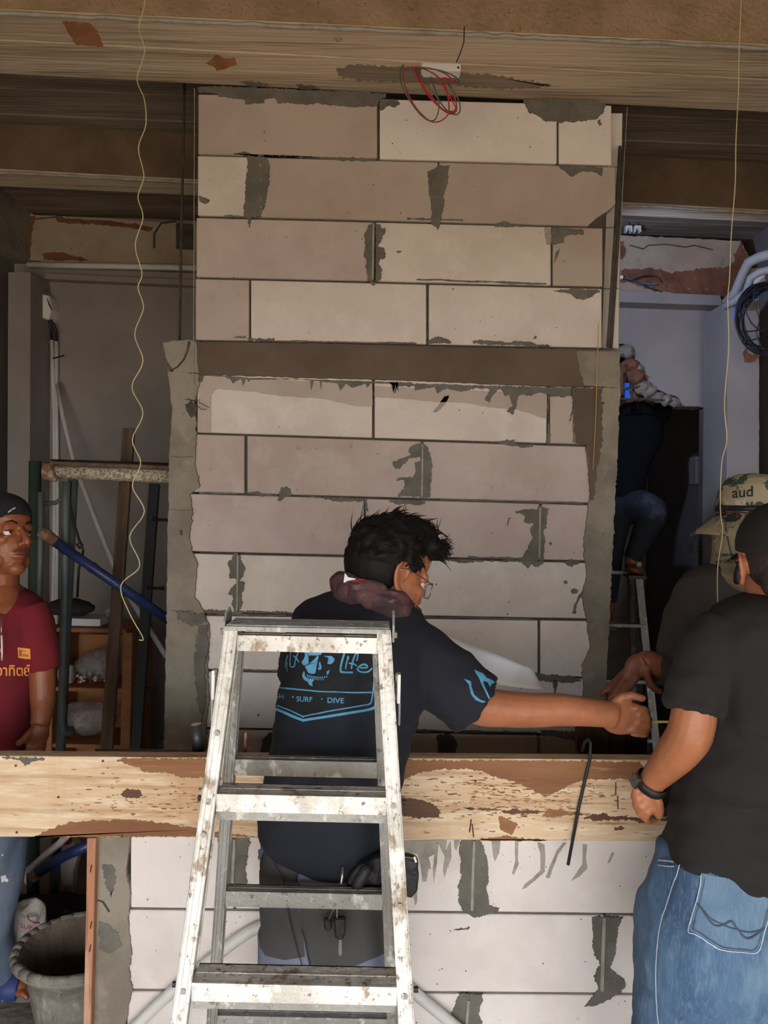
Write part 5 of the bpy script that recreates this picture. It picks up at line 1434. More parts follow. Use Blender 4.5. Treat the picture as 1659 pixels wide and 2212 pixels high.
# right hand closed on the tape
mb.ellipsoid(W(1343, 1547, 1.782), (.047, .004, -.006), (0, .021, 0), (.008, 0, .040), 18, 12)
mb.ellipsoid(W(1330, 1566, 1.785), (.034, .0, -.010), (0, .020, 0), (.006, 0, .020), 16, 10)
for i, (yk, xk, xt) in enumerate(((1529, 1376, 1397), (1545, 1382, 1402), (1561, 1380, 1402), (1576, 1370, 1394))):
    finger(mb, [(xk - 26, yk + 2, 1.778), (xk, yk, 1.772), (xt - 5, yk + 4, 1.776), (xt, yk + 9, 1.792), (xt - 6, yk + 10, 1.812), (xt - 26, yk + 8, 1.822)], .0098, .0085)
finger(mb, [(1322, 1526, 1.782), (1344, 1506, 1.778), (1366, 1502, 1.774), (1388, 1508, 1.772)], .0125, .0088)
# left arm reaching round in front, holding the paper
limb(mb, [(668, 1370, 1.73, .052), (655, 1450, 1.80, .048), (690, 1515, 1.88, .042), (800, 1490, 1.93, .036), (900, 1455, 1.96, .030), (930, 1445, 1.97, .03)])
mb.ellipsoid(W(955, 1440, 1.985), (.045, .01, .01), (0, .018, 0), (-.01, 0, .036), 14, 10)
for i in range(4):
    finger(mb, [(968, 1424 + i * 11, 1.98), (992, 1418 + i * 11, 1.975), (1008, 1420 + i * 11, 1.99)])
finger(mb, [(955, 1418, 1.98), (972, 1404, 1.995), (990, 1402, 2.0)])
# legs within the trousers
for xk in (636, 772):
    limb(mb, [(xk, 1930, 1.745, .075), (xk, 2100, 1.745, .06), (xk - 4, 2300, 1.75, .05), (xk - 4, 2560, 1.755, .04)])
me = remesh(mb, .0038, 2, .45)
body = link('body', me, M['skin'], man, True)
bvh_body = BVHTree.FromPolygons([v.co + body.location for v in me.vertices], [tuple(p.vertices) for p in me.polygons])
eyes(FH, body)
# T-shirt
mb = MB()
torso(mb, [(1272, 742, 838, 1.745, .040), (1284, 704, 866, 1.742, .052), (1300, 666, 892, 1.738, .070), (1320, 640, 912, 1.730, .090), (1350, 629, 925, 1.724, .108), (1400, 619, 930, 1.720, .120), (1460, 608, 928, 1.722, .120), (1520, 600, 914, 1.724, .118), (1570, 594, 896, 1.726, .116), (1640, 583, 873, 1.728, .116), (1700, 574, 865, 1.730, .118), (1760, 566, 862, 1.732, .120), (1800, 563, 862, 1.734, .121), (1830, 590, 862, 1.735, .119), (1852, 628, 858, 1.736, .113), (1866, 680, 836, 1.737, .098), (1856, 700, 810, 1.738, .085)])
limb(mb, [(850, 1385, 1.722, .075), (900, 1418, 1.72, .078), (960, 1466, 1.72, .076), (1000, 1500, 1.722, .0745), (1027, 1522, 1.724, .0745)], n=24, hollow=.03)
limb(mb, [(690, 1370, 1.73, .07), (665, 1420, 1.77, .068), (656, 1462, 1.81, .064)], n=20, hollow=.02)
me = remesh(mb, .0055, 10, .5)
f1, f2 = folds(.008, 5, (1.4, 1, .6), 3), folds(.006, 9, (1, 1, 2.2), 8)
displace(me, lambda c, n: f1(c, n) + f2(c, n) * (1 if c.z < 1.2 else .5))
bvh_shirt = bvh_of(me)
shirt = link('t_shirt', me, M['navy'], man, True)
q4 = lambda p: cr(590, 1390, 6.144, p)
decal([q4([(60, 95), (1340, 120), (1330, 650), (1290, 800), (410, 985), (62, 830), (90, 600)])], bvh_shirt, .0012, M['print_black'], shirt, 'back_print_panel', 10)
P = []
P += [q4(p) for p in (
 [(408, 20), (655, 30), (660, 105), (640, 150), (592, 158), (480, 156), (455, 130), (455, 97), (408, 95)],
 [(408, 95), (452, 99), (456, 140), (478, 162), (452, 190), (455, 235), (480, 258), (470, 268), (430, 292), (402, 284), (383, 245), (408, 215), (428, 170), (432, 132), (412, 125)],
 [(592, 158), (612, 172), (600, 215), (575, 240), (545, 258), (480, 266), (540, 250), (566, 226), (585, 195)],
 [(430, 305), (470, 282), (540, 262), (575, 242), (600, 218), (560, 280), (540, 310), (548, 338), (562, 352), (570, 380), (558, 395), (520, 400), (470, 386), (455, 350)],
 [(612, 262), (628, 235), (640, 280), (650, 318), (640, 345), (604, 350), (598, 332), (616, 310)],
 [(670, 165), (780, 165), (818, 200), (810, 240), (770, 275), (720, 270), (750, 222), (735, 188)],
 [(412, 365), (426, 372), (430, 430), (470, 462), (556, 476), (522, 508), (530, 565), (490, 552), (460, 500), (430, 488), (402, 460), (390, 430)],
 [(715, 400), (716, 370), (760, 347), (745, 372), (740, 398), (726, 410)])]
for i in range(10):
    x = 452 + i * 28
    y = 408 + 30 * math.sin(i / 9 * 2.6)
    P.append(q4([(x, y), (x + 18, y + 3), (x + 17, y + 22), (x + 3, y + 24)]))
    if i < 8:
        P.append(q4([(x + 14, y + 30), (x + 28, y + 30), (x + 27, y + 46), (x + 16, y + 45)]))
def strk(pts, w):
    return ribbon(q4(smooth_px(pts, 4)), w / 6.144)
for pts, w in (([(170, 320), (180, 240), (198, 190), (206, 155)], 14), ([(196, 370), (194, 300), (196, 240)], 10), ([(246, 95), (238, 200), (236, 290), (262, 312), (290, 300)], 14), ([(350, 100), (312, 200), (290, 310)], 14), ([(282, 160), (318, 196), (350, 245)], 16),
               ([(975, 40), (925, 200), (900, 300), (896, 380)], 26), ([(890, 372), (960, 382), (1060, 382)], 26), ([(988, 215), (972, 270), (965, 340)], 18), ([(1130, 130), (1092, 150), (1055, 250), (1040, 335)], 22), ([(1128, 130), (1122, 180), (1108, 230)], 18), ([(1008, 262), (1060, 262), (1112, 292)], 20),
               ([(1150, 318), (1230, 318), (1250, 300), (1225, 276), (1180, 278), (1130, 312), (1126, 350), (1180, 376), (1260, 370), (1315, 322)], 22),
               ([(90, 590), (300, 605), (700, 640), (1310, 650)], 17), ([(1338, 500), (1325, 650), (1302, 770), (1268, 802)], 18), ([(60, 825), (230, 890), (400, 968), (412, 968), (700, 902), (1270, 802)], 16), ([(50, 872), (230, 950), (400, 1016), (420, 1016), (800, 950), (1290, 868), (1362, 800)], 34)):
    P += strk(pts, w)
P += [[(x + 3.2 * math.cos(t) * .8 + q4([(995, 190)])[0][0] - x, q4([(995, 190)])[0][1] + 4.6 * math.sin(t)) for t in [k * math.pi / 6 for k in range(12)]] for x in (0,)]
P += text_polys('FISH', 590 + 0 / 6.144 - 4, 1390 + 722 / 6.144, 15.5, .06, 1.0, bold=.008)[:]
P += text_polys('•', 590 + 258 / 6.144, 1390 + 735 / 6.144, 14, .06)
P += text_polys('SURF', 590 + 315 / 6.144, 1390 + 762 / 6.144, 15.5, .055, 1.0, bold=.012)
P += text_polys('•', 590 + 636 / 6.144, 1390 + 762 / 6.144, 14, .06)
P += text_polys('DIVE', 590 + 718 / 6.144, 1390 + 782 / 6.144, 15.5, .03, 1.12, bold=.012)
decal(P, bvh_shirt, .0022, M['print_blue'], shirt, 'back_print', 6)
q7 = lambda p: cr(560, 1050, 2.676, p)
P = [q7(p) for p in ([(1183, 1115), (1200, 1122), (1222, 1130), (1226, 1165), (1242, 1205), (1275, 1232), (1308, 1246), (1290, 1252), (1250, 1235), (1222, 1200), (1208, 1145)],
                     [(1240, 1062), (1262, 1074), (1290, 1085), (1312, 1110), (1340, 1122), (1360, 1136), (1338, 1150), (1334, 1166), (1322, 1150), (1318, 1136), (1298, 1128), (1290, 1134), (1300, 1160), (1332, 1226), (1324, 1230), (1290, 1165), (1268, 1110), (1250, 1085)])]
decal(P, bvh_shirt, .002, M['print_blue'], shirt, 'sleeve_print', 5)
mb = MB()
cu_c = [W(1027, 1522, 1.724)]
# scarf: twisted loops round the neck
mb = MB()
for k, (ox, oy, sx_, rr0) in enumerate(((0, 0, 1.0, .021), (4, 12, 1.04, .021), (-4, -10, .93, .016), (6, 22, 1.02, .014))):
    pts = []
    for i in range(37):
        a = 2 * math.pi * i / 36
        x = 808 + ox + 74 * sx_ * math.cos(a)
        y = 1286 + oy + 27 * math.cos(a) + 5 * math.sin(2 * a + k)
        pts.append(W(x, y, 1.735 + .086 * sx_ * math.sin(a)))
    mb.tube(pts, [rr0 * (1 + .18 * math.sin(5 * i / 36 * 6.28 + k)) for i in range(37)], n=12, caps=False)
me = remesh(mb, .005, 3, .5)
fs_ = folds(.006, 16, (1, 1, 2.5), 4)
displace(me, fs_)
link('scarf', me, M['scarf'], man, True)
tagl = MB().prism([W(745, 1238, 1.655), W(752, 1247, 1.655), W(768, 1250, 1.655), W(764, 1262, 1.655), W(742, 1258, 1.655)], (0, .003, 0)).build('collar_label', M['paper'], man)
# hair
mb = MB()
E = lambda c, r: mb.ellipsoid(FH(*c), FH.v(r[0], 0, 0), FH.v(0, r[1], 0), FH.v(0, 0, r[2]), 22, 14)
E((-.010, 0, .058), (.094, .086, .086))
E((-.030, 0, .030), (.074, .080, .084))
E((-.040, 0, -.022), (.042, .058, .062))
E((.030, 0, .098), (.066, .074, .050))
E((.060, 0, .086), (.042, .066, .030))
E((.080, -.034, .090), (.028, .032, .020))
for s in (1, -1):
    E((-.010, s * .062, .036), (.050, .018, .022))
me = remesh(mb, .0036, 2, .5)
hz = folds(.010, 14, (1, 1, 1), 2, False)
hz2 = folds(.006, 34, (1, 1, 1), 7, True)
displace(me, lambda c, n: (hz(c, n) + hz2(c, n)) * (1 if (c - FH.c).dot(FH.u) > .02 else .15))
hair = link('hair', me.copy(), M['hair'], man, True)
st = strands(me, lambda p: (p - FH.c).dot(FH.u) > .038, 1500, .026, .0012, 3, (.75, .1, -.45), .8, .40)
st2 = strands(me, lambda p: (p - FH.c).dot(FH.u) > .06, 110, .036, .0015, 5, (.6, .1, .1), 1.4, 1.0)
st.add(st2.v, st2.f)
st3 = strands(me, lambda p: (p - FH.c).dot(FH.f) > .07 and (p - FH.c).dot(FH.u) > .05, 150, .028, .0014, 6, (.9, .3, .4), 1.3, 1.1)
st.add(st3.v, st3.f)
st4 = strands(me, lambda p: (p - FH.c).dot(FH.u) < .01, 900, .016, .0007, 9, (.1, 0, -1), .3, .12)
st.add(st4.v, st4.f)
o = st.build('hair_locks', M['hair'], hair, recalc=False)
o['kind'] = 'stuff'
# spectacles
gl = thing('spectacles', 'thin metal spectacles worn by the man in the navy shirt', 'spectacles', FH(.09, -.03, -.02))
fr = MB()
def lens_pts(s):
    return [FH(.086, s * .066, .010), FH(.096, s * .044, .011), FH(.101, s * .018, .009), FH(.101, s * .018, -.020), FH(.096, s * .044, -.023), FH(.086, s * .066, -.018), FH(.086, s * .066, .010)]
for s in (1, -1):
    MB().tube(lens_pts(s), .0013, n=6).build('rim', M['metal'], gl, smooth=True)
    MB().add(lens_pts(s)[:-1], [(0, 1, 2, 3, 4, 5)]).build('lens', mat('clear_lens', (235, 238, 236), rough=.05, alpha=.18), gl)
    MB().tube([FH(.086, s * .068, .006), FH(.055, s * .078, .012), (FH(.004, s * .083, .02)), FH(-.018, s * .086, .012)], .0013, n=6).build('temple_arm', M['metal'], gl, smooth=True)
MB().tube([FH(.101, .018, .002), FH(.105, 0, .005), FH(.101, -.018, .002)], .0012, n=6).build('bridge', M['metal'], gl)
# trousers
mb = MB()
torso(mb, [(1790, 585, 850, 1.738, .098), (1830, 570, 850, 1.738, .106), (1880, 562, 850, 1.740, .112), (1950, 561, 849, 1.742, .115), (2020, 566, 848, 1.744, .112), (2070, 572, 848, 1.745, .100), (2110, 590, 840, 1.746, .08)])
limb(mb, [(633, 2010, 1.745, .082), (630, 2100, 1.745, .072), (630, 2212, 1.748, .066), (634, 2350, 1.75, .060), (636, 2500, 1.752, .055), (636, 2550, 1.752, .055)], n=24, hollow=.02)
limb(mb, [(776, 2010, 1.745, .084), (778, 2100, 1.745, .078), (778, 2212, 1.748, .072), (774, 2350, 1.75, .064), (772, 2500, 1.752, .056), (772, 2550, 1.752, .056)], n=24, hollow=.02)
me = remesh(mb, .006, 4, .5)
displace(me, folds(.005, 6, (1.6, 1, .7), 12))
bvh_tr = bvh_of(me)
tr = link('trousers', me, M['bluegrey'], man, True)
q3 = lambda p: cr(360, 1740, 2.9625, p)
decal([q3([(604, 250), (660, 255), (740, 320), (800, 330), (840, 420), (838, 600), (868, 800), (886, 962), (760, 982), (640, 955), (606, 900), (590, 700), (588, 420)])], bvh_tr, .004, M['charcoal'], tr, 'dark_panel', 9, thick=.003)
decal([q3([(760, 322), (870, 360), (850, 500), (1010, 588), (1120, 580), (1210, 380), (1430, 330), (1450, 600), (1440, 920), (1300, 980), (1150, 1040), (1000, 1105), (942, 1100), (900, 960), (870, 780), (846, 600), (850, 430)])], bvh_tr, .004, M['charcoal'], tr, 'dark_panel', 9, thick=.003)
decal([q3([(858, 388), (1210, 384), (1185, 480), (1112, 584), (1022, 588), (836, 500), (840, 470)])], bvh_tr, .006, M['bluegrey'], tr, 'back_pocket', 8, thick=.003)
for pts in ([(868, 400), (848, 492), (1022, 578), (1104, 574)], [(700, 360), (760, 460), (770, 580), (810, 780), (870, 1000), (930, 1100)], [(870, 780), (900, 900), (935, 1090)]):
    decal(ribbon(q3(smooth_px(pts)), 2.2), bvh_tr, .0095, M['black_ink'], tr, 'seam', 6)
decal([q3([(640, 170), (690, 255), (730, 315), (650, 285), (632, 330), (600, 385), (574, 405), (566, 380), (600, 310), (604, 250), (622, 200)])], bvh_tr, .010, M['bluegrey'], tr, 'waist_flap', 8, thick=.003)
# shoes
for xk in (636, 772):
    c = W(xk, 2550, 1.75); c.z = 0
    mb = MB()
    mb.ellipsoid((c.x, c.y + .02, .045), (.045, 0, 0), (0, .115, 0), (0, 0, .04), 16, 10)
    mb.ellipsoid((c.x, c.y - .03, .07), (.042, 0, 0), (0, .06, 0), (0, 0, .05), 16, 10)
    mb.box(c.x - .044, c.x + .044, c.y - .09, c.y + .125, 0, .02)
    link('shoe', remesh(mb, .006, 3, .5), M['leather'], man, True)
# pouch, strap and keys at his hip
po = thing('tool_pouch', 'black leather tool pouch hanging at the hip of the man in navy', 'pouch', W(820, 1948, 1.60))
mb = MB()
mb.pprism([(752, 1898), (775, 1868), (820, 1852), (862, 1850), (900, 1860), (905, 1890), (902, 1925), (888, 1944), (850, 1938), (800, 1946), (760, 1942), (745, 1922)], 1.592, .032)
me = remesh(mb, .004, 6, .5)
displace(me, folds(.004, 22, (1, 1, 1), 2))
link('bag', me, M['leather'], po, True)
MB().ptube([(766, 1930, 1.572), (775, 1905, 1.568), (790, 1880, 1.57), (800, 1872, 1.575)], [.010, .012, .012, .008], n=10).build('knife_handle', M['leather'], po, smooth=True)
MB().ptube([(830, 1851, 1.572), (850, 1848, 1.570), (884, 1853, 1.572), (900, 1857, 1.576)], .0018, n=6).build('zip', M['metal'], po)
MB().ptube([(895, 1850, 1.572), (899, 1862, 1.570)], .004, n=6).build('zip_pull', M['metal'], po)
ky = thing('key_bunch', 'bunch of keys and a folding knife hanging below the tool pouch', 'keys', W(735, 2062, 1.59))
MB().ptube([(741, 1872, 1.60), (739, 1895, 1.592), (736, 1915, 1.59), (733, 1930, 1.588)], .0035, n=8).build('carabiner', M['metal'], ky, smooth=True)
MB().ptube([(735, 1928, 1.588), (728, 1950, 1.587), (728, 1985, 1.586), (729, 2020, 1.586)], .0015, n=6).build('chain', M['metal'], ky)
MB().pprism([(722, 1984), (746, 1984), (747, 2014), (740, 2032), (726, 2030), (722, 2018)], 1.582, .014).build('knife_body', M['leather'], ky, bevel=.003)
MB().pprism([(699, 1984), (716, 1988), (718, 2008), (708, 2014), (700, 2008)], 1.588, .010).build('car_key', M['leather'], ky, bevel=.003)
MB().pprism([(732, 2030), (738, 2030), (738, 2062), (734, 2066), (731, 2058)], 1.588, .004).build('key_blade', M['metal'], ky)
MB().ptube([(735, 1928, 1.588), (722, 1960, 1.588), (710, 1986, 1.592)], .0015, n=6).build('key_ring', M['metal'], ky)
# the paper and the tape
pg = MB()
P0 = [(960, 1376), (1145, 1440), (1166, 1480), (1160, 1491), (1000, 1470)]
nx_ = 14
A = [(965, 1374), (1040, 1402), (1100, 1424), (1148, 1441)]
B = [(985, 1460), (1060, 1476), (1110, 1484), (1164, 1490)]
def lerp_poly(Pl, t):
    k = min(int(t * (len(Pl) - 1)), len(Pl) - 2)
    f = t * (len(Pl) - 1) - k
    return (Pl[k][0] + (Pl[k + 1][0] - Pl[k][0]) * f, Pl[k][1] + (Pl[k + 1][1] - Pl[k][1]) * f)
grid = []
for j in range(7):
    for i in range(nx_ + 1):
        a_, b_ = lerp_poly(A, i / nx_), lerp_poly(B, i / nx_)
        s = j / 6
        x, y = a_[0] + (b_[0] - a_[0]) * s, a_[1] + (b_[1] - a_[1]) * s
        if i == nx_: x += 10 * s
        grid.append(W(x, y, 2.03 - .035 * s + .012 * math.sin(i * .7 + j * .4)))
pg.v = grid
for j in range(6):
    for i in range(nx_):
        k = j * (nx_ + 1) + i
        pg.f.append((k, k + 1, k + nx_ + 2, k + nx_ + 1))
me = bpy.data.meshes.new('paper'); me.from_pydata([tuple(v) for v in pg.v], [], pg.f)
bm = bmesh.new(); bm.from_mesh(me); bmesh.ops.solidify(bm, geom=list(bm.faces), thickness=.0012); bm.to_mesh(me); bm.free()
pap = link('paper_sheet', me, M['paper'], None, True)
tag(pap, 'curled white paper held out in front of the man in navy', 'paper')
tm = thing('tape_measure', 'tape measure with its yellow blade pulled out from the fist', 'tape measure', W(1395, 1560, 1.81))
mb = MB().pprism([(1366, 1520), (1392, 1520), (1400, 1545), (1396, 1566), (1370, 1566)], 1.80, .03)
mb.build('case', M['leather'], tm, bevel=.003)
MB().prism([W(1390, 1557, 1.815), W(1470, 1557, 1.80), W(1470, 1562, 1.80), W(1390, 1562, 1.815)], (0, .001, 0)).build('blade', M['yellow'], tm)

# ------------------------------------------------------------------ man in black with his back to us
mk = thing('person', 'man in a black T-shirt and blue jeans seen from behind, holding a phone', 'person', (W(1660, 2212, 1.55).x, 1.55, 0))
FB = Frame(W(1690, 1232, 1.54), (.12, .99, -.06), (0, 0, 1), 1.0)
mb = MB()
head(mb, FB, (1, -1))
limb(mb, [(1690, 1400, 1.56, .07), (1690, 1310, 1.555, .064), (1692, 1262, 1.55, .062), (1693, 1225, 1.545, .06)])
torso(mb, [(1310, 1600, 1780, 1.555, .06), (1360, 1545, 1840, 1.555, .085), (1500, 1550, 1830, 1.555, .09), (1700, 1520, 1840, 1.555, .09), (1950, 1470, 1850, 1.56, .1)])
limb(mb, [(1555, 1385, 1.545, .052), (1522, 1460, 1.535, .046), (1502, 1530, 1.525, .0435), (1490, 1585, 1.525, .0440), (1466, 1622, 1.545, .0415), (1438, 1655, 1.575, .0345), (1412, 1684, 1.60, .0275), (1404, 1698, 1.608, .027)])
mb.ellipsoid(W(1502, 1596, 1.50), (.026, 0, 0), (0, .02, 0), (0, 0, .03), 14, 10)
# hand round the phone
mb.ellipsoid(W(1398, 1724, 1.615), (.030, 0, .010), (0, .019, 0), (-.008, 0, .036), 16, 12)
for i, (x, y) in enumerate(((1374, 1712), (1377, 1730), (1385, 1746), (1397, 1757))):
    finger(mb, [(x + 16, y - 14, 1.608), (x + 1, y - 3, 1.603), (x - 4, y + 8, 1.612), (x + 2, y + 15, 1.630), (x + 14, y + 14, 1.646), (x + 26, y + 6, 1.652)], .0098, .0078)
finger(mb, [(1408, 1712, 1.60), (1422, 1730, 1.598), (1426, 1748, 1.602), (1424, 1762, 1.608)], .0112, .0088)
limb(mb, [(1835, 1385, 1.55, .052), (1862, 1470, 1.56, .046), (1880, 1580, 1.58, .043), (1870, 1680, 1.64, .035), (1850, 1740, 1.70, .028)])
mb.ellipsoid(W(1845, 1770, 1.72), (.03, 0, 0), (0, .02, 0), (0, 0, .045), 14, 10)
for i in range(4):
    finger(mb, [(1832 + i * 10, 1790, 1.72), (1832 + i * 10, 1818, 1.73), (1832 + i * 10, 1838, 1.745)])
finger(mb, [(1828, 1765, 1.71), (1818, 1785, 1.71), (1816, 1800, 1.715)])
me = remesh(mb, .0038, 2, .45)
bodyk = link('body', me, M['skin'], mk, True)
eyes(FB, bodyk)
# short hair and black cap
mb = MB()
E = lambda c, r: mb.ellipsoid(FB(*c), FB.v(r[0], 0, 0), FB.v(0, r[1], 0), FB.v(0, 0, r[2]), 22, 14)
E((-.018, 0, .036), (.097, .078, .088)); E((-.052, 0, -.012), (.048, .062, .062))
me = remesh(mb, .005, 2)
hk = link('hair', me.copy(), mat('cropped_hair', (58, 42, 34), [((36, 26, 22), 120, .45, .6, (1, 1, 1), .8)], .8, (400, .5)), mk, True)
st = strands(me, lambda p: (p - FB.c).dot(FB.u) < .04 and (p - FB.c).dot(FB.f) < .03, 900, .012, .0006, 21, (0, 0, -1), .3, .25)
o = st.build('hair_stubble', M['hair'], hk, recalc=False); o['kind'] = 'stuff'
cp = dome(FB, (-.016, 0, .046), (.110, .090, .094), -.12, .12)
capo = cp.build('cap', M['blackshirt'], mk, smooth=True)
mb = MB()
br = []
for i in range(13):
    a = -1.15 + 2.3 * i / 12
    br.append((FB(.085 + .075 * math.cos(a), .078 * math.sin(a), .028 - .012 * math.sin(a) ** 2), FB(.062, .066 * math.sin(a) / math.sin(1.15), .034)))
V = [p for p, q in br] + [q for p, q in br]
mb.add(V + [v - FB.v(0, 0, .004) for v in V], [(i, i + 1, i + 14, i + 13) for i in range(12)] + [(i + 26, i + 39, i + 40, i + 27) for i in range(12)])
mb.build('cap_peak', M['blackshirt'], mk, smooth=True)
# T-shirt
mb = MB()
torso(mb, [(1290, 1618, 1768, 1.556, .062), (1302, 1586, 1800, 1.555, .078), (1320, 1552, 1832, 1.554, .092), (1345, 1526, 1858, 1.553, .104), (1380, 1516, 1866, 1.552, .114), (1440, 1520, 1862, 1.552, .120), (1500, 1527, 1858, 1.552, .120), (1560, 1526, 1858, 1.552, .118), (1620, 1508, 1866, 1.552, .118), (1680, 1486, 1878, 1.552, .120), (1720, 1472, 1884, 1.553, .122), (1790, 1454, 1890, 1.554, .126), (1850, 1434, 1893, 1.556, .130), (1868, 1440, 1893, 1.556, .130), (1888, 1490, 1892, 1.557, .128), (1906, 1560, 1885, 1.558, .122), (1914, 1620, 1866, 1.558, .112), (1900, 1640, 1840, 1.558, .10)])
limb(mb, [(1575, 1372, 1.548, .068), (1545, 1410, 1.542, .064), (1522, 1465, 1.534, .057), (1508, 1505, 1.530, .0525), (1499, 1535, 1.527, .0505)], n=24, hollow=.025)
limb(mb, [(1815, 1372, 1.55, .068), (1845, 1420, 1.555, .062), (1868, 1510, 1.565, .054), (1876, 1540, 1.57, .053)], n=24, hollow=.025)
me = remesh(mb, .0055, 10, .5)
f1, f2 = folds(.016, 4.5, (1.2, 1, 1.2), 23), folds(.012, 8, (1, 1, 2.0), 28)
displace(me, lambda c, n: f1(c, n) + f2(c, n) * (1 if c.z < 1.25 else .4))
link('t_shirt', me, M['blackshirt'], mk, True)
# jeans
mb = MB()
torso(mb, [(1835, 1436, 1888, 1.557, .115), (1870, 1426, 1894, 1.558, .122), (1930, 1408, 1902, 1.560, .130), (1990, 1386, 1908, 1.560, .134), (2050, 1377, 1910, 1.560, .132), (2110, 1378, 1908, 1.56, .122), (2160, 1385, 1900, 1.56, .10)], e=2.8)
limb(mb, [(1482, 2030, 1.562, .098), (1476, 2110, 1.565, .094), (1468, 2212, 1.57, .091), (1470, 2360, 1.575, .080), (1476, 2520, 1.58, .070), (1478, 2700, 1.585, .066), (1478, 2730, 1.585, .066)], n=28, hollow=.02)
limb(mb, [(1790, 2030, 1.562, .100), (1788, 2110, 1.565, .098), (1778, 2212, 1.57, .095), (1768, 2360, 1.575, .082), (1762, 2520, 1.58, .071), (1760, 2700, 1.585, .066), (1760, 2730, 1.585, .066)], n=28, hollow=.02)
me = remesh(mb, .006, 4, .5)
f1, f2 = folds(.012, 5, (1.8, 1, .5), 33), folds(.007, 11, (1.2, 1, 1.4), 37)
displace(me, lambda c, n: f1(c, n) + f2(c, n))
bvh_j = bvh_of(me)
jn = link('jeans', me, M['jeans'], mk, True)
j5 = lambda p: cr(1300, 1640, 3.866, p)
pk = [(835, 950), (1388, 1060), (1420, 1080), (1400, 1240), (1345, 1480), (1290, 1600), (1180, 1612), (1000, 1590), (900, 1540), (780, 1470), (735, 1420), (790, 1180)]
decal([j5(pk)], bvh_j, .003, M['denim_pocket'], jn, 'back_pocket', 9, thick=.002)
for m, pts, w in (('stitch', [(835, 960), (790, 1200), (738, 1425), (785, 1462), (905, 1535), (1000, 1582), (1180, 1606), (1290, 1596), (1340, 1470), (1395, 1240)], 2.0),
                  ('stitch_dark', [(862, 980), (818, 1200), (770, 1400), (800, 1440), (910, 1510), (1010, 1560), (1180, 1584), (1270, 1574), (1318, 1460), (1372, 1240)], 1.6),
                  ('stitch_dark', [(795, 1200), (850, 1270), (910, 1350), (960, 1385), (1020, 1370), (1080, 1345), (1120, 1400), (1180, 1470), (1230, 1480), (1300, 1440), (1345, 1400)], 3.2),
                  ('stitch_dark', [(800, 1215), (900, 1310), (1000, 1370), (1100, 1410), (1220, 1435), (1340, 1410)], 2.2),
                  ('stitch', [(665, 885), (640, 960), (600, 1090), (560, 1210), (520, 1330), (495, 1450), (480, 1600), (470, 1750), (468, 1900), (475, 2050), (490, 2212)], 2.2),
                  ('stitch_dark', [(690, 900), (660, 980), (625, 1090), (585, 1210), (545, 1330)], 2.0),
                  ('stitch', [(490, 850), (560, 858), (620, 866)], 3.0), ('stitch', [(490, 895), (560, 900), (622, 900)], 2.5)):
    decal(ribbon(j5(smooth_px(pts)), w), bvh_j, .0062, M[m], jn, 'stitching', 6)
for xk in (1478, 1760):
    c = W(xk, 2740, 1.585); c.z = 0
    mb = MB()
    mb.ellipsoid((c.x, c.y + .03, .045), (.045, 0, 0), (0, .12, 0), (0, 0, .042), 16, 10)
    mb.ellipsoid((c.x, c.y - .02, .065), (.042, 0, 0), (0, .065, 0), (0, 0, .05), 16, 10)
    mb.box(c.x - .044, c.x + .044, c.y - .085, c.y + .145, 0, .02)
    link('shoe', remesh(mb, .006, 3, .5), M['leather'], mk, True)
# watch and phone
wt = thing('wrist_watch', 'black strap watch on the wrist of the man in black', 'watch', W(1405, 1715, 1.605))
a_, b_ = W(1421, 1674, 1.593), W(1404, 1698, 1.608)
ax = (b_ - a_).normalized(); u_ = ax.orthogonal().normalized(); w_ = ax.cross(u_)
c_ = W(1406, 1692, 1.604)
ring = MB()
rings = []
for rr_0, h in ((.0315, -.009), (.034, -.009), (.034, .009), (.0315, .009), (.0315, -.009)):
    rings.append([c_ + ax * h + (u_ * math.cos(k / 28 * 6.283) + w_ * math.sin(k / 28 * 6.283)) * rr_0 for k in range(28)])
ring.loft(rings, caps=False).build('strap', M['leather'], wt, smooth=True)
fc = W(1380, 1678, 1.590)
out = (fc - c_); out = (out - ax * out.dot(ax)).normalized()
sd = ax.cross(out)
MB().obox(c_ + out * .037, ax * .015, sd * .012, out * .004).build('watch_case', M['phone'], wt, bevel=.003)
MB().obox(c_ + out * .0412, ax * .012, sd * .0095, out * .001).build('watch_face', mat('watch_glass', (96, 92, 86), rough=.15), wt)
MB().tube([c_ + out * .037 + sd * .014, c_ + out * .037 + sd * .019], .0028, n=8).build('crown_button', M['metal'], wt)
ph = thing('phone', 'dark phone in a brown case gripped by the man in black', 'phone', W(1420, 1760, 1.635))
pc = W(1416, 1716, 1.640)
mb = MB().obox(pc, Vector((.036, 0, .008)), Vector((0, .0055, 0)), Vector((-.016, 0, .048)))
mb.build('case', M['phone'], ph, bevel=.003)
mb = MB().obox(pc + Vector((0, .0062, 0)), Vector((.033, 0, .007)), Vector((0, .0008, 0)), Vector((-.014, 0, .044)))
mb.build('screen', M['cable'], ph)
MB().tube([pc + Vector((.03, -.004, -.02)), pc + Vector((.05, -.006, -.03)), pc + Vector((.06, -.004, -.036))], .0012, n=5).build('strap_cord', M['cable'], ph)

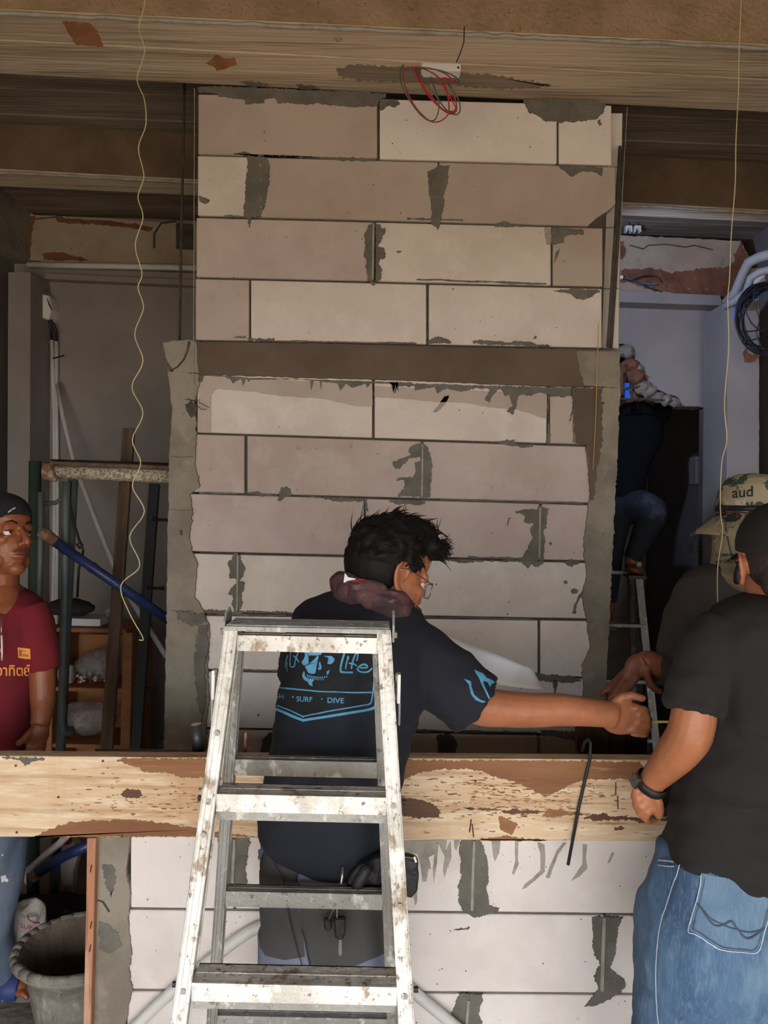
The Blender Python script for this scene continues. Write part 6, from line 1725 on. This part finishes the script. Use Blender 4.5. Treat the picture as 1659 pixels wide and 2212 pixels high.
# ------------------------------------------------------------------ man in the camouflage hat
mc = thing('person', 'man in a camouflage hat and neck cover pointing with an open hand', 'person', (W(1625, 2000, 2.24).x, 2.24, 0))
FC = Frame(W(1630, 1132, 2.22), (-.80, .58, -.08), (0, 0, 1), 1.0)
mb = MB()
head(mb, FC, (1, -1))
limb(mb, [(1625, 1290, 2.24, .07), (1628, 1210, 2.235, .06), (1630, 1150, 2.225, .058)])
torso(mb, [(1240, 1550, 1710, 2.24, .07), (1300, 1490, 1770, 2.24, .09), (1450, 1500, 1760, 2.24, .09), (1700, 1510, 1750, 2.25, .09)])
limb(mb, [(1500, 1285, 2.22, .05), (1476, 1390, 2.16, .045), (1462, 1440, 2.13, .041), (1430, 1440, 2.11, .034), (1402, 1428, 2.10, .029), (1392, 1430, 2.10, .028)])
mb.ellipsoid(W(1378, 1438, 2.10), Vector((.034, 0, .018)), Vector((0, .017, 0)), Vector((-.014, 0, .030)), 16, 12)
mb.ellipsoid(W(1368, 1452, 2.10), Vector((.030, 0, .022)), Vector((0, .014, 0)), Vector((-.014, 0, .022)), 16, 12)
finger(mb, [(1362, 1440, 2.105), (1338, 1462, 2.11), (1318, 1482, 2.115), (1300, 1498, 2.12)], .0098, .0076)
finger(mb, [(1364, 1448, 2.10), (1342, 1472, 2.10), (1328, 1492, 2.10), (1318, 1508, 2.102)], .0102, .008)
finger(mb, [(1368, 1456, 2.095), (1352, 1478, 2.092), (1342, 1494, 2.092), (1334, 1508, 2.095)], .0102, .008)
finger(mb, [(1376, 1462, 2.09), (1364, 1482, 2.087), (1354, 1494, 2.086), (1346, 1504, 2.088)], .0095, .0075)
finger(mb, [(1392, 1440, 2.09), (1398, 1462, 2.08), (1406, 1480, 2.078), (1416, 1490, 2.078), (1424, 1493, 2.08)], .0118, .0088)
limb(mb, [(1760, 1285, 2.24, .05), (1790, 1400, 2.24, .045), (1790, 1520, 2.22, .04), (1770, 1600, 2.18, .03)])
me = remesh(mb, .0038, 2, .45)
bodyc = link('body', me, M['skin_deep'], mc, True)
eyes(FC, bodyc)
mb = MB()
torso(mb, [(1212, 1560, 1700, 2.235, .075), (1226, 1520, 1740, 2.235, .09), (1242, 1484, 1778, 2.236, .105), (1270, 1466, 1796, 2.238, .115), (1320, 1464, 1796, 2.24, .12), (1420, 1474, 1788, 2.24, .12), (1540, 1480, 1780, 2.245, .12), (1660, 1486, 1776, 2.25, .12), (1720, 1490, 1770, 2.25, .12)])
limb(mb, [(1510, 1275, 2.225, .062), (1482, 1330, 2.19, .060), (1464, 1400, 2.15, .058), (1462, 1446, 2.13, .054), (1438, 1448, 2.115, .046), (1410, 1446, 2.105, .041)], n=22, hollow=.02)
limb(mb, [(1755, 1275, 2.24, .062), (1790, 1380, 2.24, .058), (1795, 1500, 2.22, .05), (1780, 1580, 2.19, .044)], n=22, hollow=.02)
me = remesh(mb, .006, 5, .5)
displace(me, folds(.005, 7, (1, 1, 1.3), 45))
link('long_sleeve_shirt', me, M['greyshirt'], mc, True)
mb = MB()
torso(mb, [(1700, 1494, 1768, 2.25, .11), (1760, 1490, 1772, 2.25, .115), (1850, 1495, 1768, 2.25, .11)])
limb(mb, [(1570, 1840, 2.25, .085), (1568, 1960, 2.25, .075), (1568, 2180, 2.25, .062)], n=20)
limb(mb, [(1695, 1840, 2.25, .085), (1697, 1960, 2.25, .075), (1697, 2180, 2.25, .062)], n=20)
link('trousers', remesh(mb, .008, 4), M['cable'], mc, True)
for xk in (1568, 1697):
    c = W(xk, 2190, 2.25); c.z = 0
    mb = MB().ellipsoid((c.x, c.y + .03, .045), (.045, 0, 0), (0, .12, 0), (0, 0, .042), 16, 10)
    mb.ellipsoid((c.x, c.y - .02, .07), (.045, 0, 0), (0, .065, 0), (0, 0, .06), 16, 10)
    mb.box(c.x - .044, c.x + .044, c.y - .085, c.y + .145, 0, .02)
    link('shoe', remesh(mb, .008, 3), M['leather'], mc, True)
# neck cover
mb = MB()
torso(mb, [(1132, 1560, 1690, 2.225, .082), (1150, 1550, 1696, 2.225, .092), (1200, 1546, 1700, 2.226, .096), (1226, 1542, 1706, 2.216, .112), (1240, 1536, 1714, 2.206, .128), (1256, 1546, 1712, 2.200, .138), (1272, 1566, 1704, 2.196, .140), (1284, 1596, 1690, 2.196, .132)])
me = remesh(mb, .005, 3, .5)
displace(me, folds(.004, 12, (1, 1, 1), 51))
bvh_n = bvh_of(me)
nc = link('neck_cover', me, M['camo'], mc, True)
decal([[(1543, 1172), (1560, 1180), (1580, 1172), (1592, 1184), (1612, 1176), (1640, 1180), (1650, 1290), (1590, 1290), (1560, 1270), (1530, 1244)]], bvh_n, .0012, mat('plain_tan_cloth', (162, 148, 120), [((142, 128, 102), 8, .42, .62, (1, 1, 1), .8)], .9), nc, 'tan_panel', 8)
decal(text_polys('COMPANY', 1548, 1203, 9.5, -.02, 1.05, bold=.02), bvh_n, .003, M['black_ink'], nc, 'lettering', 5)
decal(text_polys('MY CEO', 1548, 1218, 9.5, -.03, 1.05, bold=.02), bvh_n, .003, M['black_ink'], nc, 'lettering', 5)
decal([[(1570, 1124), (1592, 1120), (1640, 1124), (1660, 1140), (1622, 1156), (1600, 1150), (1582, 1140)]], bvh_n, .003, M['skin_deep'], nc, 'face_opening', 6)
decal(ribbon([(1580, 1122), (1590, 1134), (1600, 1148), (1618, 1153), (1640, 1150)], 3.0), bvh_n, .005, M['bag'], nc, 'face_opening_edge', 5)
# hat: crown, band, drooping brim, chin cord
hc = W(1630, 1098, 2.22)
V = []
prof = [(.100, -.012), (.103, .0), (.102, .02), (.098, .045), (.090, .068), (.074, .086), (.05, .096), (.02, .099)]
crown = MB().lathe(prof, hc, 36)
me = remesh(crown, .005, 2)
displace(me, folds(.003, 14, (1, 1, 1), 61))
bvh_h = bvh_of(me)
ht = link('hat', me, M['camo'], mc, True)
decal(text_polys('aud', 1582, 1076, 32, -.09, 1.0, bold=.01), bvh_h, .002, M['black_ink'], ht, 'lettering', 5)
bmb = MB().lathe([(.1025, -.010), (.1055, -.010), (.1058, .006), (.1030, .006)], hc, 40)
bmb.build('hat_band', M['cable'], ht, smooth=True)
mb = MB()
rings = []
for r0, th in ((.098, 0), (.135, 0), (.172, 0), (.172, 1), (.135, 1), (.098, 1)):
    ring_ = []
    for k in range(44):
        a = k / 44 * 6.283
        droop = -.006 - (r0 - .098) * (.28 + .38 * max(0, -math.cos(a)) + .12 * math.sin(3 * a + 1))
        if math.cos(a) < -.6: droop -= (r0 - .098) * .25
        ring_.append(hc + Vector((math.cos(a) * r0, math.sin(a) * r0, -.010 + droop - .003 * th)))
    rings.append(ring_)
mb.loft(rings, caps=False)
mb.build('hat_brim', M['camo'], ht, smooth=True, weld=True)
MB().tube([W(x, y, 2.118) for x, y in smooth_px([(1566, 1122), (1570, 1150), (1578, 1190), (1590, 1215), (1597, 1225)])], .0022, n=6).build('chin_cord', M['cable'], ht)
MB().ptube([(1597, 1214, 2.112), (1594, 1240, 2.105), (1592, 1256, 2.108)], [.006, .0105, .009], n=10, round_caps=True).build('cord_toggle', M['cable'], ht, smooth=True)

# ------------------------------------------------------------------ worker up the ladder in the doorway
mw = thing('person', 'worker in black standing on the ladder in the dark doorway', 'person', (W(1350, 1240, 4.6).x, 4.62, 0.0))
FW = Frame(W(1372, 820, 4.72), (-.3, .9, .3), (0, 0, 1), 1.0)
mb = MB()
head(mb, FW, (1, -1))
dW = 4.68
limb(mb, [(1372, 900, dW, .065), (1372, 850, dW + .02, .058)])
torso(mb, [(885, 1340, 1405, dW, .08), (930, 1330, 1425, dW, .10), (1000, 1325, 1395, dW, .10), (1070, 1318, 1390, dW, .10)])
limb(mb, [(1410, 915, dW, .05), (1432, 890, dW + .05, .045), (1420, 850, dW + .1, .04), (1405, 800, dW + .08, .03)])
mb.ellipsoid(W(1402, 785, dW + .08), (.03, 0, .01), (0, .02, 0), (0, 0, .045), 12, 8)
for i in range(4):
    finger(mb, [(1394 + i * 6, 775, dW + .08), (1394 + i * 6, 762, dW + .06), (1395 + i * 6, 754, dW + .05)])
limb(mb, [(1340, 915, dW, .05), (1318, 890, dW + .05, .045), (1330, 850, dW + .1, .04), (1340, 800, dW + .08, .03)])
limb(mb, [(1360, 1080, dW - .02, .09), (1408, 1105, dW - .16, .075), (1388, 1150, dW - .14, .05), (1366, 1200, dW - .1, .04), (1362, 1222, dW - .1, .036)])
mb.ellipsoid(W(1368, 1230, dW - .16), (.045, -.03, -.012), (.03, .09, 0), (0, 0, .028), 14, 8)
limb(mb, [(1335, 1080, dW, .09), (1320, 1180, dW, .07), (1310, 1290, dW - .02, .05), (1308, 1330, dW - .03, .04)])
mb.ellipsoid(W(1308, 1338, dW - .08), (.045, 0, 0), (0, .11, 0), (0, 0, .028), 14, 8)
me = remesh(mb, .008, 3, .45)
link('body', me, M['skin_deep'], mw, True)
mb = MB()
torso(mb, [(872, 1345, 1400, dW, .09), (900, 1328, 1418, dW, .105), (930, 1318, 1430, dW, .115), (960, 1316, 1426, dW, .118), (1010, 1314, 1398, dW, .115), (1060, 1312, 1390, dW, .115), (1078, 1314, 1392, dW, .112)])
limb(mb, [(1400, 912, dW, .066), (1424, 900, dW + .03, .06), (1432, 880, dW + .06, .056)], n=18)
link('shirt', remesh(mb, .008, 5), mat('black_work_shirt', (20, 20, 22), rough=.95, spec=.1), mw, True)
mb = MB()
torso(mb, [(1062, 1314, 1390, dW, .11), (1100, 1312, 1388, dW, .11), (1130, 1316, 1370, dW, .09)])
limb(mb, [(1358, 1088, dW - .02, .105), (1406, 1106, dW - .16, .098), (1396, 1140, dW - .15, .074), (1376, 1185, dW - .11, .056), (1366, 1208, dW - .1, .054)], n=20)
limb(mb, [(1335, 1090, dW, .10), (1320, 1180, dW, .08), (1310, 1300, dW - .02, .06)], n=20)
link('jeans', remesh(mb, .008, 4), mat('dark_denim', (38, 40, 46), [((26, 28, 34), 6, .42, .62, (1, 1, 1), .8), ((96, 102, 112), 5, .6, .72, (1, 1, 1), .4)], .9), mw, True)
for x, y, dd in ((1370, 1244, dW - .16), (1308, 1352, dW - .08)):
    c = W(x, y, dd)
    MB().obox(c, (.045, -.02, 0), (.02, .12, 0), (0, 0, .009)).build('sandal', M['sole'], mw, bevel=.004)
    MB().tube([c + Vector((-.05, -.02, .005)), c + Vector((-.03, -.03, .05)), c + Vector((.02, -.04, .055)), c + Vector((.05, -.03, .005))], .012, n=8, flat=.4).build('sandal_strap', M['sole'], mw, smooth=True)

# ------------------------------------------------------------------ man in maroon by the scaffold
ml = thing('person', 'man in a maroon T-shirt and black beanie looking up beside the scaffold', 'person', (W(0, 2100, 2.42).x, 2.42, 0))
FL = Frame(W(3, 1160, 2.35), (.87, -.48, .14), (.02, .05, 1), 1.0)
mb = MB()
head(mb, FL, (1, -1), 1.0, 0.0, 1.3)
limb(mb, [(0, 1330, 2.37, .066), (-2, 1270, 2.365, .058), (0, 1215, 2.36, .055), (2, 1180, 2.36, .054)])
torso(mb, [(1265, -50, 40, 2.365, .06), (1300, -85, 66, 2.365, .088), (1450, -85, 60, 2.365, .09), (1700, -80, 45, 2.38, .09)])
limb(mb, [(66, 1320, 2.355, .050), (84, 1400, 2.35, .043), (91, 1460, 2.345, .0385), (92, 1510, 2.335, .0365), (90, 1545, 2.31, .030), (86, 1566, 2.30, .028)])
mb.ellipsoid(W(80, 1590, 2.30), Vector((.034, .006, .004)), Vector((0, .019, 0)), Vector((.006, 0, .042)), 16, 12)
finger(mb, [(64, 1584, 2.285), (54, 1596, 2.275), (46, 1602, 2.272), (40, 1605, 2.272)], .0125, .0095)
for i, (x, y) in enumerate(((66, 1612), (76, 1616), (86, 1616), (94, 1612))):
    finger(mb, [(x, y - 8, 2.295), (x - 6 + i, y + 12, 2.285), (x - 12 + i * 2, y + 26, 2.285), (x - 18 + i * 2, y + 38, 2.29)], .0098, .008)
limb(mb, [(-85, 1320, 2.36, .05), (-110, 1430, 2.36, .043), (-105, 1540, 2.34, .036), (-70, 1620, 2.30, .03)])
limb(mb, [(0, 1880, 2.40, .06), (-14, 2040, 2.40, .045), (0, 2100, 2.42, .038), (4, 2120, 2.43, .036)])
# bare foot in the sandal
ft = onz(30, 2146, .0)
mb.tube([Vector((ft.x - .09, ft.y + .05, .055)), Vector((ft.x - .02, ft.y + .01, .04)), Vector((ft.x + .03, ft.y - .02, .032))], [.036, .035, .028], n=12, round_caps=True)
for i in range(5):
    b0 = Vector((ft.x + .03 + .006 * (2 - abs(i - 2)), ft.y - .045 + .016 * i, .03))
    mb.tube([b0, b0 + Vector((.022, -.006, .002)), b0 + Vector((.036, -.010, -.006))], [.0105, .010, .0085], n=8, round_caps=True)
me = remesh(mb, .0040, 2, .4)
bvh_l = bvh_of(me)
bodyl = link('body', me, M['skin_dark'], ml, True)
eyes(FL, bodyl, (.30, .26))
# brows, moustache, stubble lines
for s in (1, -1):
    MB().tube([FL(.0965, s * .014, .030), FL(.0955, s * .030, .0375), FL(.083, s * .048, .034)], [.003, .004, .002], n=6, flat=.6).build('eyebrow', M['hair'], bodyl)
MB().tube([FL(.0885, .0235, -.0640), FL(.0955, .0115, -.0628), FL(.0972, 0, -.0625), FL(.0955, -.0115, -.0628), FL(.0885, -.0235, -.0640)], [.0008, .0016, .0016, .0016, .0008], n=6).build('mouth_line', mat('mouth_line', (70, 34, 26), rough=.7), bodyl)
for s in (1, -1):
    MB().tube([FL(.0985, s * .003, -.0465), FL(.0955, s * .012, -.0490), FL(.0880, s * .024, -.0555)], [.0022, .0030, .0012], n=6, flat=.7).build('moustache', mat('thin_moustache', (92, 56, 40), rough=.8), bodyl)
    MB().tube([FL(.0855, s * .018, .0092), FL(.0875, s * .030, .0108), FL(.0820, s * .043, .0072)], [.0010, .0016, .0010], n=6).build('eyelid_line', M['hair'], bodyl)
# beanie
bn = dome(FL, (-.012, 0, .044), (.108, .087, .094), -.18, .26)
me = bpy.data.meshes.new('beanie'); me.from_pydata([tuple(v) for v in bn.v], [], bn.f)
bm = bmesh.new(); bm.from_mesh(me); bmesh.ops.recalc_face_normals(bm, faces=bm.faces); bmesh.ops.triangulate(bm, faces=[f for f in bm.faces if len(f.verts) > 4]); bm.to_mesh(me); bm.free()
bvh_b = bvh_of(me)
bo = link('beanie', me, mat('black_knit', (26, 26, 30), rough=.95, bump=(300, .3)), ml, True)
decal(ribbon([(17, 1107), (24, 1102)], 2.6) + ribbon([(25, 1101), (33, 1097)], 2.6), bvh_b, .0015, M['bag'], bo, 'beanie_mark', 3)
# T-shirt
mb = MB()
torso(mb, [(1258, -42, 30, 2.40, .045), (1268, -62, 44, 2.39, .058), (1284, -90, 72, 2.378, .078), (1304, -106, 90, 2.370, .095), (1340, -112, 92, 2.366, .108), (1400, -110, 84, 2.365, .112), (1460, -106, 76, 2.366, .112), (1540, -102, 69, 2.37, .112), (1640, -100, 60, 2.378, .114), (1720, -100, 56, 2.385, .118), (1770, -98, 54, 2.385, .112)])
limb(mb, [(58, 1318, 2.358, .062), (76, 1360, 2.353, .059), (87, 1410, 2.35, .0545), (93, 1449, 2.347, .0515)], n=24, hollow=.02)
limb(mb, [(-80, 1318, 2.36, .062), (-104, 1400, 2.36, .056), (-112, 1450, 2.36, .053)], n=24, hollow=.02)
me = remesh(mb, .0055, 9, .5)
f1, f2 = folds(.005, 5, (1.3, 1, .6), 73), folds(.003, 10, (1, 1, 1.6), 78)
displace(me, lambda c, n: f1(c, n) + f2(c, n))
bvh_s = bvh_of(me)
shl = link('t_shirt', me, M['maroon'], ml, True)
decal([[(-30, 1262), (33, 1258), (40, 1276), (36, 1296), (22, 1318), (12, 1328), (0, 1324), (-30, 1290)]], bvh_s, .0015, M['skin_dark'], shl, 'bare_neckline', 6)
decal(ribbon(smooth_px([(32, 1256), (42, 1278), (37, 1300), (24, 1322), (12, 1333), (-2, 1328)]), 6), bvh_s, .003, M['maroon'], shl, 'collar', 5)
decal(text_polys('ดี', -8, 1420, 26, 0, 1.0, bold=.012), bvh_s, .0022, M['print_orange'], shl, 'orange_print', 4)
decal(text_polys('อาทิตย์', -9, 1459, 31, .0, .86, bold=.016), bvh_s, .0022, M['print_orange'], shl, 'orange_print', 4)
bdg = decal([[(37, 1398), (66, 1401), (67, 1424), (39, 1421)]], bvh_s, .0022, M['print_orange'], shl, 'orange_badge', 5)
decal([[(x, y), (x + 2, y), (x + 2, y + h_), (x, y + h_)] for x, y, h_ in ((41, 1403, 14), (44, 1404, 13), (49, 1403, 5), (53, 1404, 4), (48, 1412, 6), (52, 1411, 7), (56, 1412, 6), (60, 1414, 5))], bvh_s, .0032, M['timber_dark'], shl, 'badge_marks', 4)
decal([[(66, 1526), (70, 1524), (70, 1538), (66, 1540)]], bvh_s, .0022, M['print_orange'], shl, 'orange_print', 4)
# pendant cord / lanyard pen
pn = thing('hanging_pen', 'clear pen hanging on a cord on the maroon shirt', 'pen', W(3, 1428, 2.24))
MB().ptube([(3, 1330, 2.245), (3, 1362, 2.243), (3.5, 1372, 2.242)], .0022, n=8).build('pen_cap', M['metal'], pn, smooth=True)
MB().ptube([(3.5, 1372, 2.242), (4.5, 1410, 2.24), (4, 1427, 2.24)], [.0028, .0026, .0012], n=8).build('pen_barrel', M['white'], pn, smooth=True)
# jeans and sandal
mb = MB()
torso(mb, [(1715, -96, 54, 2.39, .108), (1770, -98, 52, 2.39, .112), (1830, -98, 50, 2.40, .108), (1880, -92, 44, 2.40, .09)])
limb(mb, [(2, 1810, 2.40, .078), (0, 1880, 2.395, .072), (-14, 1960, 2.39, .066), (-18, 2040, 2.40, .062), (-12, 2090, 2.42, .060), (-8, 2106, 2.43, .060)], n=24, hollow=.02)
limb(mb, [(-62, 1810, 2.42, .078), (-80, 1960, 2.44, .066), (-90, 2090, 2.45, .06)], n=20)
me = remesh(mb, .006, 4)
displace(me, folds(.007, 8, (1.5, 1, .8), 83))
bvh_lj = bvh_of(me)
lj = link('jeans', me, M['jeans_dusty'], ml, True)
decal([[(1, 1892), (12, 1889), (13, 1896), (18, 1900), (16, 1905), (8, 1903), (3, 1906)], [(2, 1846), (6, 1844), (6, 1850)]], bvh_lj, .002, M['white'], lj, 'paint_splash', 4)
for f_, sx_ in ((ft, 1), (ft + Vector((-.2, .05, 0)), 0)):
    sl = MB()
    out = []
    for k in range(28):
        a = k / 28 * 6.283
        out.append(Vector((f_.x - .02 + .105 * math.cos(a), f_.y + .01 - .03 * math.cos(a) + .046 * math.sin(a), 0.0)))
    sl.prism(out, (0, 0, .018)).build('sandal', M['sole'], ml)
    sl = MB()
    pts = [Vector((f_.x + .005, f_.y - .06, .012)), Vector((f_.x + .004, f_.y - .05, .05)), Vector((f_.x + .002, f_.y - .01, .076)), Vector((f_.x - .004, f_.y + .03, .055)), Vector((f_.x - .01, f_.y + .055, .012))]
    MB().tube(pts, .028, n=10, flat=.22, up=(0, 0, 1)).build('sandal_strap', M['sandal'], ml, smooth=True)
